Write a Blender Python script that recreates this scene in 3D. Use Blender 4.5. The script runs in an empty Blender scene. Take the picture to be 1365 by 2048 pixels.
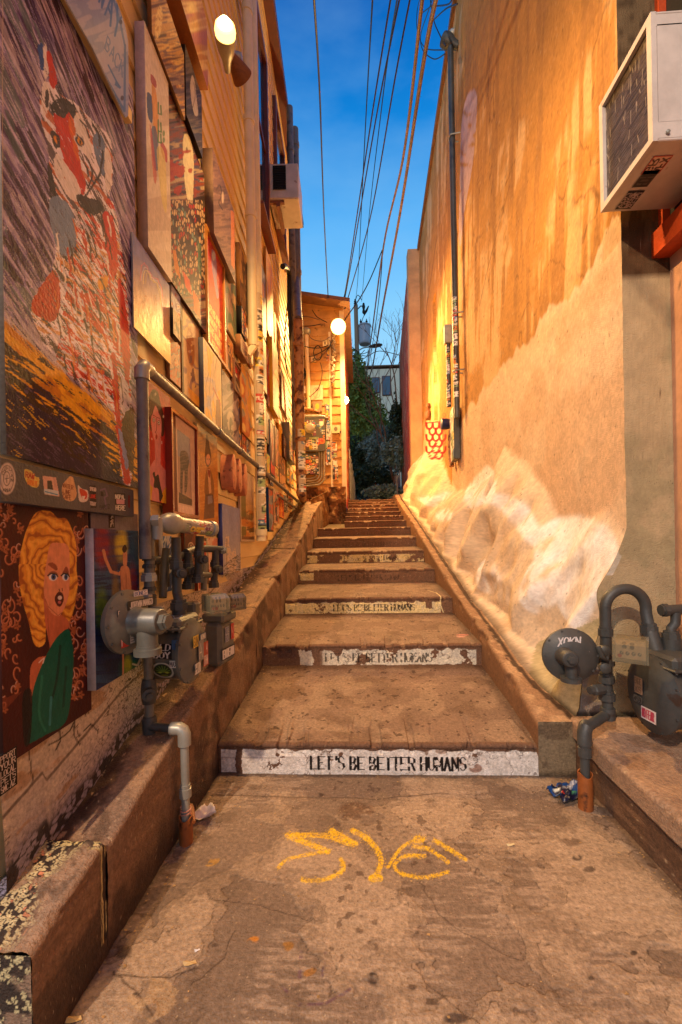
import bpy, math, random
import numpy as np
from mathutils import Vector, Matrix

# ------------------------------------------------------------------ camera model
F, CX, CY, ROLL, YAW = 850.0, 682.0, 1085.0, 0.018, math.radians(2.7)
CAM = np.array([0.0, 0.0, 1.214])
_f = np.array([-math.sin(YAW), math.cos(YAW), 0.0]); _r0 = np.array([math.cos(YAW), math.sin(YAW), 0.0]); _u0 = np.array([0, 0, 1.0])
_r = _r0 * math.cos(ROLL) - _u0 * math.sin(ROLL); _u = _u0 * math.cos(ROLL) + _r0 * math.sin(ROLL)
scene = bpy.context.scene
cam = bpy.data.cameras.new('camera'); camo = bpy.data.objects.new('camera', cam); scene.collection.objects.link(camo)
cam.sensor_fit = 'AUTO'; cam.sensor_width = 36.0; cam.lens = F / 2048 * 36.0
cam.shift_y = (CY - 1024) / 2048.0; cam.shift_x = (682.5 - CX) / 2048.0
cam.clip_start = 0.02; cam.clip_end = 2000
M4 = Matrix(((_r[0], _u[0], -_f[0], CAM[0]), (_r[1], _u[1], -_f[1], CAM[1]), (_r[2], _u[2], -_f[2], CAM[2]), (0, 0, 0, 1)))
camo.matrix_world = M4
scene.camera = camo

STREET, LAMP1, LAMP2, LAMP3 = 1700.0, 440.0, 1050.0, 420.0
# ------------------------------------------------------------------ view, world, lights
scene.view_settings.view_transform = 'Standard'; scene.view_settings.look = 'None'
scene.view_settings.exposure = EXPOSURE = 0.0; scene.view_settings.gamma = 1.0
scene.cycles.max_bounces = 6; scene.cycles.diffuse_bounces = 4; scene.cycles.glossy_bounces = 3
scene.cycles.sample_clamp_indirect = 4.0
w = bpy.data.worlds.new('World'); scene.world = w; w.use_nodes = True
nt = w.node_tree; nt.nodes.clear()
def _n(t, **k):
    n = nt.nodes.new(t)
    for a, b in k.items(): setattr(n, a, b)
    return n
out = _n('ShaderNodeOutputWorld'); bg = _n('ShaderNodeBackground'); tc = _n('ShaderNodeTexCoord'); sp = _n('ShaderNodeSeparateXYZ')
ramp = _n('ShaderNodeValToRGB'); mp = _n('ShaderNodeMapping'); no = _n('ShaderNodeTexNoise'); cr = _n('ShaderNodeValToRGB'); mx = _n('ShaderNodeMixRGB')
L = nt.links.new
L(tc.outputs['Generated'], sp.inputs[0]); L(sp.outputs['Z'], ramp.inputs[0])
E = ramp.color_ramp.elements
E[0].position = 0.0; E[0].color = (0.22, 0.42, 0.58, 1)
E[1].position = 1.0; E[1].color = (0.002, 0.05, 0.30, 1)
for p, c in ((0.36, (0.34, 0.66, 0.92, 1)), (0.48, (0.21, 0.56, 0.90, 1)), (0.59, (0.07, 0.39, 0.84, 1)), (0.70, (0.006, 0.21, 0.63, 1)), (0.80, (0.002, 0.10, 0.42, 1))):
    e = E.new(p); e.color = c
mp.inputs['Scale'].default_value = (1.6, 1.2, 5.0); L(tc.outputs['Generated'], mp.inputs[0]); L(mp.outputs[0], no.inputs['Vector'])
no.inputs['Scale'].default_value = 1.6; no.inputs['Detail'].default_value = 7; no.inputs['Roughness'].default_value = 0.55
cr.color_ramp.elements[0].position = 0.42; cr.color_ramp.elements[0].color = (0, 0, 0, 1)
cr.color_ramp.elements[1].position = 0.80; cr.color_ramp.elements[1].color = (0.42, 0.42, 0.42, 1)
L(no.outputs['Fac'], cr.inputs[0]); L(cr.outputs[0], mx.inputs['Fac']); L(ramp.outputs[0], mx.inputs[1]); mx.inputs[2].default_value = (0.26, 0.52, 0.80, 1)
L(mx.outputs[0], bg.inputs[0]); bg.inputs[1].default_value = 1.15; L(bg.outputs[0], out.inputs[0])

def lamp(name, loc, power, color, size=0.06, kind='POINT', target=None, cone=80, blend=0.6):
    d = bpy.data.lights.new(name, kind); d.energy = power; d.color = color; d.shadow_soft_size = size
    if kind == 'SPOT': d.spot_size = math.radians(cone); d.spot_blend = blend
    o = bpy.data.objects.new(name, d); scene.collection.objects.link(o); o.location = loc
    if target is not None:
        o.rotation_euler = (Vector(target) - Vector(loc)).to_track_quat('-Z', 'Y').to_euler()
    return o

_s = bpy.data.lights.new('dusk_glow', 'SUN'); _s.energy = 0.5; _s.angle = math.radians(24); _s.color = (1.0, 0.90, 0.86)
_so = bpy.data.objects.new('dusk_glow', _s); scene.collection.objects.link(_so); _so.rotation_euler = Vector((0.22, 0.86, -0.46)).to_track_quat('-Z', 'Y').to_euler()

# ------------------------------------------------------------------ planes and unprojection
def ray(px, py):
    return _f + (px - CX) / F * _r + (CY - py) / F * _u
def proj(P):
    d = P - CAM
    z = d @ _f
    return CX + F * (d @ _r) / z, CY - F * (d @ _u) / z
class Plane:
    def __init__(s, o, u, n):
        s.o = np.array(o, float); s.u = np.array(u, float); s.n = np.array(n, float)
        s.u /= np.linalg.norm(s.u); s.n /= np.linalg.norm(s.n)
    def hit(s, px, py, off=0.0):
        d = ray(px, py); o = s.o + s.n * off
        t = ((o - CAM) @ s.n) / (d @ s.n)
        p = CAM + d * t
        return (p - s.o) @ s.u, p[2]
    def at(s, u, z, off=0.0):
        u = np.asarray(u, float); z = np.asarray(z, float)
        P = s.o + u[..., None] * s.u + np.asarray(off, float)[..., None] * s.n
        P = P + 0 * z[..., None]
        P[..., 2] = z
        return P
    def W(s, px, py, off=0.0):
        u, z = s.hit(px, py, off); return s.at(u, z, off)
SL = 0.0376
LW = Plane((-0.975 + SL * 1.3, 0, 0), (-SL, 1, 0), (1, SL, 0))           # left wall
RWX, RSL = 1.36 - 0.034 * 2.24, 0.034
RW = Plane((RWX, 0, 0), (-RSL, -1, 0), (-1, RSL, 0))                      # right wall
def YP(y): return Plane((0, y, 0), (1, 0, 0), (0, -1, 0))                 # planes facing the camera
def XP(x): return Plane((x, 0, 0), (0, 1, 0), (1, 0, 0))
def XN(x): return Plane((x, 0, 0), (0, -1, 0), (-1, 0, 0))
def atY(px, py, y):
    d = ray(px, py); return CAM + d * (y / d[1])
def atX(px, py, x):
    d = ray(px, py); return CAM + d * (x / d[0])
def atZ(px, py, z):
    d = ray(px, py); return CAM + d * ((z - CAM[2]) / d[2])

# ------------------------------------------------------------------ numpy noise
def lin(c):
    c = np.asarray(c, float) / 255.0
    return c ** 2.2
def _tab(seed): return np.random.RandomState(seed).rand(128, 128)
_tabs = {}
def vnoise(x, y, seed=0):
    if seed not in _tabs: _tabs[seed] = _tab(seed)
    T = _tabs[seed]
    xi = np.floor(x).astype(int); yi = np.floor(y).astype(int); fx = x - xi; fy = y - yi
    fx = fx * fx * (3 - 2 * fx); fy = fy * fy * (3 - 2 * fy)
    a = T[yi % 128, xi % 128]; b = T[yi % 128, (xi + 1) % 128]; c = T[(yi + 1) % 128, xi % 128]; d = T[(yi + 1) % 128, (xi + 1) % 128]
    return (a * (1 - fx) + b * fx) * (1 - fy) + (c * (1 - fx) + d * fx) * fy
def fbm(x, y, s=1.0, o=4, seed=0, g=0.5):
    r = 0; a = 1; t = 0
    for i in range(o):
        r = r + a * vnoise(x * s + 17.3 * i, y * s + 9.1 * i, seed + i); t += a; a *= g; s *= 2.03
    return r / t
def ridge(x, y, s=1.0, o=3, seed=0):
    return 1 - np.abs(2 * fbm(x, y, s, o, seed) - 1)
def cells(x, y, s, seed=0):
    x = x * s; y = y * s; xi = np.floor(x); yi = np.floor(y)
    if seed not in _tabs: _tabs[seed] = _tab(seed)
    if seed + 900 not in _tabs: _tabs[seed + 900] = _tab(seed + 900)
    A, B = _tabs[seed], _tabs[seed + 900]
    f1 = np.full(x.shape, 9.0); f2 = np.full(x.shape, 9.0); idd = np.zeros(x.shape)
    for dx in (-1, 0, 1):
        for dy in (-1, 0, 1):
            cx = (xi + dx).astype(int) % 128; cy = (yi + dy).astype(int) % 128
            a = A[cy, cx]; b = B[cy, cx]
            d = np.hypot(xi + dx + a - x, yi + dy + b - y)
            m = d < f1
            f2 = np.where(m, f1, np.minimum(f2, d)); idd = np.where(m, a, idd); f1 = np.where(m, d, f1)
    return f1, f2 - f1, idd
def ss(a, b, x):
    t = np.clip((x - a) / (b - a), 0, 1); return t * t * (3 - 2 * t)

# ------------------------------------------------------------------ stroke font
_FD = dict(A='0,0 2,6 4,0|0.8,2.2 3.2,2.2', B='0,0 0,6 2.6,6 3.6,5 2.6,3.2 0,3.2|2.6,3.2 4,1.8 2.8,0 0,0', C='4,5 2.8,6 1.2,6 0,4.6 0,1.4 1.2,0 2.8,0 4,1',
 D='0,0 0,6 2.4,6 4,4.4 4,1.6 2.4,0 0,0', E='4,6 0,6 0,0 4,0|0,3.1 3,3.1', F='4,6 0,6 0,0|0,3.1 3,3.1', G='4,5 2.8,6 1.2,6 0,4.6 0,1.4 1.2,0 2.8,0 4,1.2 4,2.8 2.4,2.8',
 H='0,0 0,6|4,0 4,6|0,3 4,3', I='2,0 2,6', J='3.4,6 3.4,1.4 2.4,0 1,0 0,1.2', K='0,0 0,6|4,6 0,2.6|1.3,3.6 4,0', L='0,6 0,0 4,0', M='0,0 0,6 2,2 4,6 4,0', N='0,0 0,6 4,0 4,6',
 O='1.2,0 0,1.4 0,4.6 1.2,6 2.8,6 4,4.6 4,1.4 2.8,0 1.2,0', P='0,0 0,6 2.8,6 4,5 4,3.8 2.8,2.8 0,2.8', Q='1.2,0 0,1.4 0,4.6 1.2,6 2.8,6 4,4.6 4,1.4 2.8,0 1.2,0|2.4,1.6 4.2,-0.4',
 R='0,0 0,6 2.8,6 4,5 4,3.9 2.8,3 0,3|2,3 4,0', S='4,5 2.8,6 1.1,6 0,5 0.4,3.6 3.6,2.5 4,1.2 2.9,0 1.1,0 0,1', T='0,6 4,6|2,6 2,0', U='0,6 0,1.4 1.2,0 2.8,0 4,1.4 4,6', V='0,6 2,0 4,6',
 W='0,6 1,0 2,4 3,0 4,6', X='0,0 4,6|0,6 4,0', Y='0,6 2,3 4,6|2,3 2,0', Z='0,6 4,6 0,0 4,0')
_FD.update({'0': _FD['O'], '1': '1,5 2,6 2,0', '4': '3,0 3,6 0,2 4,2', '5': '4,6 0.4,6 0.2,3.4 2.8,3.6 4,2 3,0 0,0', '9': '4,3 1,2.8 0,4.4 1,6 3.4,6 4,4.6 4,1.6 2.8,0 0.6,0',
 '2': '0,5 1.2,6 3,6 4,4.6 0,0 4,0', '8': '2,3.2 0.3,4.5 1.2,6 2.8,6 3.7,4.5 2,3.2 0,1.6 1.2,0 2.8,0 4,1.6 2,3.2', "'": '2,6 1.8,4.6', '.': '1.8,0 2.2,0', '-': '0.6,3 3.4,3', ',': '2,0.4 1.6,-1', '!': '2,6 2,2|2,0.4 2,0'})
FONT = {k: [[tuple(map(float, q.split(','))) for q in s.split(' ')] for s in v.split('|')] for k, v in _FD.items()}

# ------------------------------------------------------------------ canvas
def spl(pts, closed=True, n=6):
    P = [np.array(p, float) for p in pts]; m = len(P); o = []
    rng = range(m) if closed else range(m - 1)
    for i in rng:
        if closed: a, b, c, d = P[(i - 1) % m], P[i], P[(i + 1) % m], P[(i + 2) % m]
        else: a, b, c, d = P[max(i - 1, 0)], P[i], P[i + 1], P[min(i + 2, m - 1)]
        for k in range(n):
            t = k / n
            o.append(0.5 * ((2 * b) + (-a + c) * t + (2 * a - 5 * b + 4 * c - d) * t * t + (-a + 3 * b - 3 * c + d) * t ** 3))
    if not closed: o.append(P[-1])
    return [tuple(q) for q in o]
def crop(pts, ox, oy, s): return [(ox + x / s, oy + y / s) for x, y in pts]
class Cv:
    def __init__(s, X, Y, base=(128, 128, 128)):
        s.X = X; s.Y = Y; s.c = np.zeros(X.shape + (3,)) + lin(base)
        s.aa = max(1e-6, float(np.median(np.abs(np.diff(X, axis=1)))) * 1.0)
    def put(s, m, col, a=1.0):
        m = np.clip(np.asarray(m, float) * a, 0, 1)[..., None]
        col = lin(col) if not (isinstance(col, np.ndarray) and col.ndim == 3) else col
        s.c = s.c * (1 - m) + col * m; return s
    def poly(s, pts):
        X, Y = s.X, s.Y; xs = [p[0] for p in pts]; ys = [p[1] for p in pts]
        m = (X >= min(xs)) & (X <= max(xs)) & (Y >= min(ys)) & (Y <= max(ys))
        o = np.zeros(X.shape); x = X[m]; y = Y[m]
        if x.size == 0: return o
        ins = np.zeros(x.shape, bool); j = len(pts) - 1
        for i in range(len(pts)):
            xi, yi = pts[i]; xj, yj = pts[j]
            if yi != yj: ins ^= ((yi > y) != (yj > y)) & (x < (xj - xi) * (y - yi) / (yj - yi) + xi)
            j = i
        o[m] = ins; return o
    def ell(s, cx, cy, rx, ry, rot=0.0, soft=0.12):
        x = s.X - cx; y = s.Y - cy; c, n = math.cos(rot), math.sin(rot)
        d = np.hypot((x * c + y * n) / rx, (-x * n + y * c) / ry)
        return 1 - ss(1 - soft, 1 + soft, d)
    def line(s, pts, w, sx=1.0):
        X, Y = s.X, s.Y; o = np.zeros(X.shape); r = w / 2 + s.aa
        for (x0, y0), (x1, y1) in zip(pts[:-1], pts[1:]):
            m = (X * 1.0 >= min(x0, x1) - r / sx) & (X <= max(x0, x1) + r / sx) & (Y >= min(y0, y1) - r) & (Y <= max(y0, y1) + r)
            x = (X[m] - x0) * sx; y = Y[m] - y0
            if x.size == 0: continue
            dx, dy = (x1 - x0) * sx, y1 - y0; l2 = dx * dx + dy * dy + 1e-12
            t = np.clip((x * dx + y * dy) / l2, 0, 1); d = np.hypot(x - t * dx, y - t * dy)
            o[m] = np.maximum(o[m], np.clip((w / 2 - d) / (s.aa * 0.7) + 0.5, 0, 1))
        return o
    def text(s, t, o, ex, ey, w, serif=False, sx=1.0, gap=1.35):
        """o = lower left, ex = advance vector of one letter, ey = height vector"""
        m = np.zeros(s.X.shape); ox, oy = o; k = 0
        for ch in t:
            if ch == ' ': k += 0.55; continue
            for st in FONT.get(ch.upper(), []):
                pts = [(ox + ex[0] * (k + x / 4 / gap) + ey[0] * y / 6, oy + ex[1] * (k + x / 4 / gap) + ey[1] * y / 6) for x, y in st]
                if serif:
                    for q in range(len(pts) - 1):
                        (a, b), (c, d) = st[q], st[q + 1]
                        vert = abs(d - b) > abs(c - a) * 1.2
                        m = np.maximum(m, s.line(pts[q:q + 2], w * (1.25 if vert else 0.55), sx))
                    for (x, y) in (st[0], st[-1]):
                        if y in (0, 6) and ch not in 'CSOGJU':
                            e = 0.75
                            p2 = [(ox + ex[0] * (k + (x + q) / 4 / gap) + ey[0] * y / 6, oy + ex[1] * (k + (x + q) / 4 / gap) + ey[1] * y / 6) for q in (-e, e)]
                            m = np.maximum(m, s.line(p2, w * 0.45, sx))
                else: m = np.maximum(m, s.line(pts, w, sx))
            k += 0.62 if ch in "'.I," else 1
        return m
    def streak(s, ang, su, sv, seed=0, o=3):
        c, n = math.cos(ang), math.sin(ang)
        return fbm((s.X * c + s.Y * n) * su, (-s.X * n + s.Y * c) * sv, 1, o, seed)
    def pal(s, f, cols, m=1.0, a=1.0, hard=0.03):
        f = (f - 0.28) / 0.44; k = len(cols); r = np.zeros(s.c.shape) + lin(cols[0])
        for i in range(1, k):
            t = ss(i / k - hard, i / k + hard, f)[..., None]; r = r * (1 - t) + lin(cols[i]) * t
        return s.put(np.ones(s.X.shape) * m, r, a)

# ------------------------------------------------------------------ materials
_mats = {}
def _bsdf(name):
    m = bpy.data.materials.new(name); m.use_nodes = True; return m, m.node_tree, m.node_tree.nodes['Principled BSDF']
def mat(name, c=(128, 128, 128), rough=0.7, metal=0.0, var=0.25, vs=8.0, bump=0.15, bs=60.0, attr=False, spec=0.5, dirt=None, emit=None, coat=0.0, stretch=(1, 1, 1), bd=0.01, trans=0.0):
    if name in _mats: return _mats[name]
    m, t, b = _bsdf(name); N = t.nodes.new; K = t.links.new
    tc = N('ShaderNodeTexCoord'); mp = N('ShaderNodeMapping'); mp.inputs['Scale'].default_value = stretch
    geo = N('ShaderNodeNewGeometry')
    K(geo.outputs['Position'] if not trans == 'obj' else tc.outputs['Object'], mp.inputs[0])
    n1 = N('ShaderNodeTexNoise'); n1.inputs['Scale'].default_value = vs; n1.inputs['Detail'].default_value = 9; n1.inputs['Roughness'].default_value = 0.62; K(mp.outputs[0], n1.inputs['Vector'])
    mr = N('ShaderNodeMapRange'); mr.inputs[1].default_value = 0.3; mr.inputs[2].default_value = 0.7; mr.inputs[3].default_value = 1 - var; mr.inputs[4].default_value = 1 + var * 0.6
    K(n1.outputs['Fac'], mr.inputs[0])
    mul = N('ShaderNodeMixRGB'); mul.blend_type = 'MULTIPLY'; mul.inputs['Fac'].default_value = 1
    if attr:
        a = N('ShaderNodeAttribute'); a.attribute_name = 'Col'; K(a.outputs['Color'], mul.inputs[1])
    else: mul.inputs[1].default_value = tuple(lin(c)) + (1,)
    K(mr.outputs[0], mul.inputs[2]); last = mul.outputs[0]
    if dirt:
        n3 = N('ShaderNodeTexNoise'); n3.inputs['Scale'].default_value = dirt[1]; n3.inputs['Detail'].default_value = 8; K(mp.outputs[0], n3.inputs['Vector'])
        r3 = N('ShaderNodeMapRange'); r3.inputs[1].default_value = dirt[2]; r3.inputs[2].default_value = dirt[2] + 0.09; K(n3.outputs['Fac'], r3.inputs[0])
        m3 = N('ShaderNodeMixRGB'); K(r3.outputs[0], m3.inputs['Fac']); K(last, m3.inputs[1]); m3.inputs[2].default_value = tuple(lin(dirt[0])) + (1,); last = m3.outputs[0]
    K(last, b.inputs['Base Color'])
    b.inputs['Roughness'].default_value = rough; b.inputs['Metallic'].default_value = metal; b.inputs['Specular IOR Level'].default_value = spec
    b.inputs['Coat Weight'].default_value = coat
    if isinstance(trans, float) and trans: b.inputs['Transmission Weight'].default_value = trans
    if bump:
        n2 = N('ShaderNodeTexNoise'); n2.inputs['Scale'].default_value = bs; n2.inputs['Detail'].default_value = 5; K(mp.outputs[0], n2.inputs['Vector'])
        bp = N('ShaderNodeBump'); bp.inputs['Strength'].default_value = bump; bp.inputs['Distance'].default_value = bd; K(n2.outputs['Fac'], bp.inputs['Height']); K(bp.outputs[0], b.inputs['Normal'])
    if emit: b.inputs['Emission Color'].default_value = emit[0] + (1,); b.inputs['Emission Strength'].default_value = emit[1]
    _mats[name] = m; return m

# ------------------------------------------------------------------ objects
def link(o, parent=None):
    scene.collection.objects.link(o)
    if parent is not None: o.parent = parent
    return o
def tag(o, label=None, cat=None, group=None, kind=None):
    if label: o['label'] = label
    if cat: o['category'] = cat
    if group: o['group'] = group
    if kind: o['kind'] = kind
    return o
def empty(name, loc=(0, 0, 0), label=None, cat=None, group=None):
    o = bpy.data.objects.new(name, None); o.empty_display_size = 0.1; o.location = tuple(loc); link(o); return tag(o, label, cat, group)
def put(o, parent):
    """parent o (built in world coordinates) under an unrotated empty"""
    if parent is not None:
        o.parent = parent; o.matrix_parent_inverse = Matrix.Translation(-_wloc(parent))
    return o
def _wloc(p):
    v = Vector(p.location)
    return v if p.parent is None or p.type == 'MESH' and p.location.length == 0 else v
def gridobj(name, P, C, m, parent=None, smooth=False, mask=None, xv=None, xf=None, xc=None):
    H, W = P.shape[:2]
    idx = np.arange(H * W).reshape(H, W)
    q = np.stack([idx[:-1, :-1], idx[:-1, 1:], idx[1:, 1:], idx[1:, :-1]], -1)
    if mask is not None: q = q[mask[:-1, :-1] > 0.5]
    q = q.reshape(-1, 4)
    V = P.reshape(-1, 3); CC = C.reshape(-1, 3)
    if xv is not None:
        xf = np.array(xf, int) + len(V); V = np.vstack([V, xv]); q = np.vstack([q, xf]); CC = np.vstack([CC, xc])
    if mask is not None:
        use = np.unique(q); mp_ = np.full(len(V), -1); mp_[use] = np.arange(len(use)); V = V[use]; CC = CC[use]; q = mp_[q]
    me = bpy.data.meshes.new(name)
    me.vertices.add(len(V)); me.vertices.foreach_set('co', np.ascontiguousarray(V, np.float32).ravel())
    me.loops.add(q.size); me.loops.foreach_set('vertex_index', q.astype(np.int32).ravel())
    me.polygons.add(len(q)); me.polygons.foreach_set('loop_start', np.arange(0, q.size, 4, dtype=np.int32)); me.polygons.foreach_set('loop_total', np.full(len(q), 4, np.int32))
    me.update(calc_edges=True)
    if smooth: me.polygons.foreach_set('use_smooth', np.ones(len(q), bool))
    at = me.color_attributes.new('Col', 'FLOAT_COLOR', 'POINT')
    at.data.foreach_set('color', np.hstack([np.clip(CC, 0, 1), np.ones((len(CC), 1))]).astype(np.float32).ravel())
    me.materials.append(m)
    o = bpy.data.objects.new(name, me); link(o)
    return put(o, parent)
class MB:
    def __init__(s): s.v = []; s.f = []; s.sm = []
    def add(s, vs, fs, smooth=False):
        b = len(s.v); s.v += [tuple(map(float, p)) for p in vs]; s.f += [tuple(b + i for i in f) for f in fs]; s.sm += [smooth] * len(fs); return s
    def box(s, c, d, ax=None, bev=0.0):
        """c centre, d full sizes, ax 3 axes"""
        ax = [np.array(a, float) for a in (ax or ((1, 0, 0), (0, 1, 0), (0, 0, 1)))]; c = np.array(c, float); h = [q / 2 for q in d]
        if not bev:
            vs = [c + ax[0] * h[0] * i + ax[1] * h[1] * j + ax[2] * h[2] * k for k in (-1, 1) for j in (-1, 1) for i in (-1, 1)]
            return s.add(vs, [(0, 2, 3, 1), (4, 5, 7, 6), (0, 1, 5, 4), (2, 6, 7, 3), (0, 4, 6, 2), (1, 3, 7, 5)])
        vs = []; key = {}
        for i in (-1, 1):
            for j in (-1, 1):
                for k in (-1, 1):
                    for a in range(3):
                        e = [h[0], h[1], h[2]]
                        for b in range(3):
                            if b != a: e[b] -= bev
                        key[(i, j, k, a)] = len(vs); vs.append(c + ax[0] * e[0] * i + ax[1] * e[1] * j + ax[2] * e[2] * k)
        fs = []
        for a in range(3):
            o = [q for q in range(3) if q != a]
            for sg in (-1, 1):
                cyc = []
                for (p, q) in ((-1, -1), (1, -1), (1, 1), (-1, 1)):
                    t = [0, 0, 0]; t[a] = sg; t[o[0]] = p; t[o[1]] = q; cyc.append(key[tuple(t) + (a,)])
                if (sg < 0) != (a == 1): cyc.reverse()
                fs.append(tuple(cyc))
        for a in range(3):
            for b in range(a + 1, 3):
                c3 = 3 - a - b
                for p in (-1, 1):
                    for q in (-1, 1):
                        def K(x, w_):
                            t = [0, 0, 0]; t[a] = p; t[b] = q; t[c3] = x; return key[tuple(t) + (w_,)]
                        fs.append((K(-1, a), K(1, a), K(1, b), K(-1, b)))
        for i in (-1, 1):
            for j in (-1, 1):
                for k in (-1, 1): fs.append(tuple(key[(i, j, k, a)] for a in range(3)))
        return s.add(vs, fs)
    def tube(s, pts, r, n=10, caps=True, smooth=True):
        P = [np.array(p, float) for p in pts]; m = len(P); rs = r if isinstance(r, (list, tuple, np.ndarray)) else [r] * m
        ref = None; vs = []
        for i in range(m):
            t = P[min(i + 1, m - 1)] - P[max(i - 1, 0)]; t /= np.linalg.norm(t) + 1e-12
            if ref is None:
                ref = np.cross(t, (0, 0, 1) if abs(t[2]) < 0.9 else (1, 0, 0))
            ref = ref - t * (ref @ t); ref /= np.linalg.norm(ref) + 1e-12; b = np.cross(t, ref)
            for k in range(n):
                a = 2 * math.pi * k / n; vs.append(P[i] + (ref * math.cos(a) + b * math.sin(a)) * rs[i])
        fs = [(i * n + k, i * n + (k + 1) % n, (i + 1) * n + (k + 1) % n, (i + 1) * n + k) for i in range(m - 1) for k in range(n)]
        s.add(vs, fs, smooth)
        if caps:
            b = len(s.v) - m * n
            s.f += [tuple(b + k for k in reversed(range(n))), tuple(b + (m - 1) * n + k for k in range(n))]; s.sm += [False, False]
        return s
    def lathe(s, o, ax, prof, n=20, smooth=True, sq=1.0, up=None):
        """prof = [(distance along ax, radius)...]"""
        o = np.array(o, float); ax = np.array(ax, float); ax /= np.linalg.norm(ax)
        ref = np.cross(ax, up if up is not None else ((0, 0, 1) if abs(ax[2]) < 0.9 else (1, 0, 0))); ref /= np.linalg.norm(ref); b = np.cross(ax, ref)
        vs = [o + ax * h + (ref * math.cos(2 * math.pi * k / n) + b * sq * math.sin(2 * math.pi * k / n)) * max(r, 1e-5) for h, r in prof for k in range(n)]
        m = len(prof)
        fs = [(i * n + k, i * n + (k + 1) % n, (i + 1) * n + (k + 1) % n, (i + 1) * n + k) for i in range(m - 1) for k in range(n)]
        s.add(vs, fs, smooth); bse = len(s.v) - m * n
        s.f += [tuple(bse + k for k in reversed(range(n))), tuple(bse + (m - 1) * n + k for k in range(n))]; s.sm += [False, False]
        return s
    def prism(s, pts, o, ax, ay, az, h):
        """2D outline in (ax, ay) from o, extruded by az*h"""
        o = np.array(o, float); ax, ay, az = (np.array(a, float) for a in (ax, ay, az)); n = len(pts)
        vs = [o + ax * x + ay * y for x, y in pts] + [o + ax * x + ay * y + az * h for x, y in pts]
        fs = [tuple(reversed(range(n))), tuple(range(n, 2 * n))] + [(i, (i + 1) % n, n + (i + 1) % n, n + i) for i in range(n)]
        return s.add(vs, fs)
    def build(s, name, m, parent=None, sharp=None):
        me = bpy.data.meshes.new(name); me.from_pydata(s.v, [], s.f); me.update()
        import bmesh
        bm = bmesh.new(); bm.from_mesh(me); bmesh.ops.recalc_face_normals(bm, faces=bm.faces); bm.to_mesh(me); bm.free()
        me.polygons.foreach_set('use_smooth', np.array(s.sm, bool))
        if any(s.sm):
            try: me.set_sharp_from_angle(angle=math.radians(40))
            except Exception: pass
        me.materials.append(m); o = bpy.data.objects.new(name, me); link(o); return put(o, parent)

def axes_of(pl): return [pl.u, pl.n, np.array([0, 0, 1.0])]
def flat(pl, u0, u1, z0, z1, off, W, H, base=(128, 128, 128), px=True, t=0.0, side=(120, 110, 100)):
    """canvas on a rectangle of a wall plane; px: shapes in photograph pixels, else 0..1 with Y down"""
    u, z = np.meshgrid(np.linspace(u0, u1, W), np.linspace(z0, z1, H))
    P = pl.at(u, z, off)
    if px: X, Y = proj(P)
    else: X = (u - u0) / (u1 - u0); Y = 1 - (z - z0) / (z1 - z0)
    cv = Cv(X, Y, base); cv.P = P; cv.u = u; cv.z = z; cv.pl = pl; cv.rect = (u0, u1, z0, z1, off, t, side); return cv
def board(name, cv, m, parent=None):
    u0, u1, z0, z1, off, t, side = cv.rect; pl = cv.pl
    xv = xf = xc = None
    if getattr(cv, 'mask', None) is not None: return gridobj(name, cv.P, cv.c, m, parent, mask=cv.mask)
    if t > 0:
        c4 = [(u0, z0), (u1, z0), (u1, z1), (u0, z1)]
        fr = [pl.at(a, b, off) for a, b in c4]; bk = [pl.at(a, b, off - t) for a, b in c4]
        xv = np.array(fr + bk + fr); sc = lin(side); xc = np.tile(sc, (12, 1))
        xf = [(4 + i, 4 + (i + 1) % 4, 8 + (i + 1) % 4, 8 + i) for i in range(4)] + [(7, 6, 5, 4)]
        xv = np.array(xv)
    return gridobj(name, cv.P, cv.c, m, parent, xv=xv, xf=xf, xc=xc)

# ------------------------------------------------------------------ shared materials
M_conc = mat('concrete_painted', attr=True, rough=0.8, var=0.36, vs=70, bump=0.8, bs=150, spec=0.35, bd=0.009)
M_stuc = mat('stucco_painted', attr=True, rough=0.9, var=0.16, vs=9, bump=1.0, bs=190, spec=0.2, bd=0.010)
M_art = mat('painted_canvas', attr=True, rough=0.55, var=0.16, vs=40, bump=0.4, bs=110, spec=0.3, bd=0.004)
M_gloss = mat('painted_glossy', attr=True, rough=0.38, var=0.08, vs=20, bump=0.25, bs=40, spec=0.6, bd=0.004)
M_metal = mat('painted_metal_print', attr=True, rough=0.30, var=0.12, vs=20, bump=0.3, bs=25, spec=0.8, bd=0.004, metal=0.35)
M_stick = mat('sticker_paper', attr=True, rough=0.45, var=0.15, vs=60, bump=0.1, bs=80)
M_siding = mat('cream_siding_paint', c=(222, 190, 132), rough=0.6, var=0.13, vs=2.5, bump=0.25, bs=55, dirt=((120, 78, 48), 9.0, 0.68), stretch=(1, 0.3, 3))
M_cream = mat('cream_metal_paint', c=(225, 208, 172), rough=0.45, var=0.15, vs=6, bump=0.1, bs=40)
M_wood = mat('brown_wood', c=(120, 72, 42), rough=0.65, var=0.35, vs=14, bump=0.4, bs=50, stretch=(1, 1, 6))
M_orange = mat('orange_trim_paint', c=(188, 72, 28), rough=0.5, var=0.25, vs=12, bump=0.3, bs=70)
M_redtrim = mat('red_trim_paint', c=(104, 48, 34), rough=0.55, var=0.25, vs=10, bump=0.2, bs=60)
M_grey = mat('grey_gas_paint', c=(102, 100, 92), rough=0.36, var=0.35, vs=10, bump=0.22, bs=120, bd=0.003, dirt=((70, 52, 36), 14.0, 0.66))
M_dgrey = mat('dark_grey_gas_paint', c=(68, 68, 66), rough=0.5, var=0.4, vs=10, bump=0.22, bs=120, bd=0.003, dirt=((60, 42, 30), 14.0, 0.64))
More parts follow.
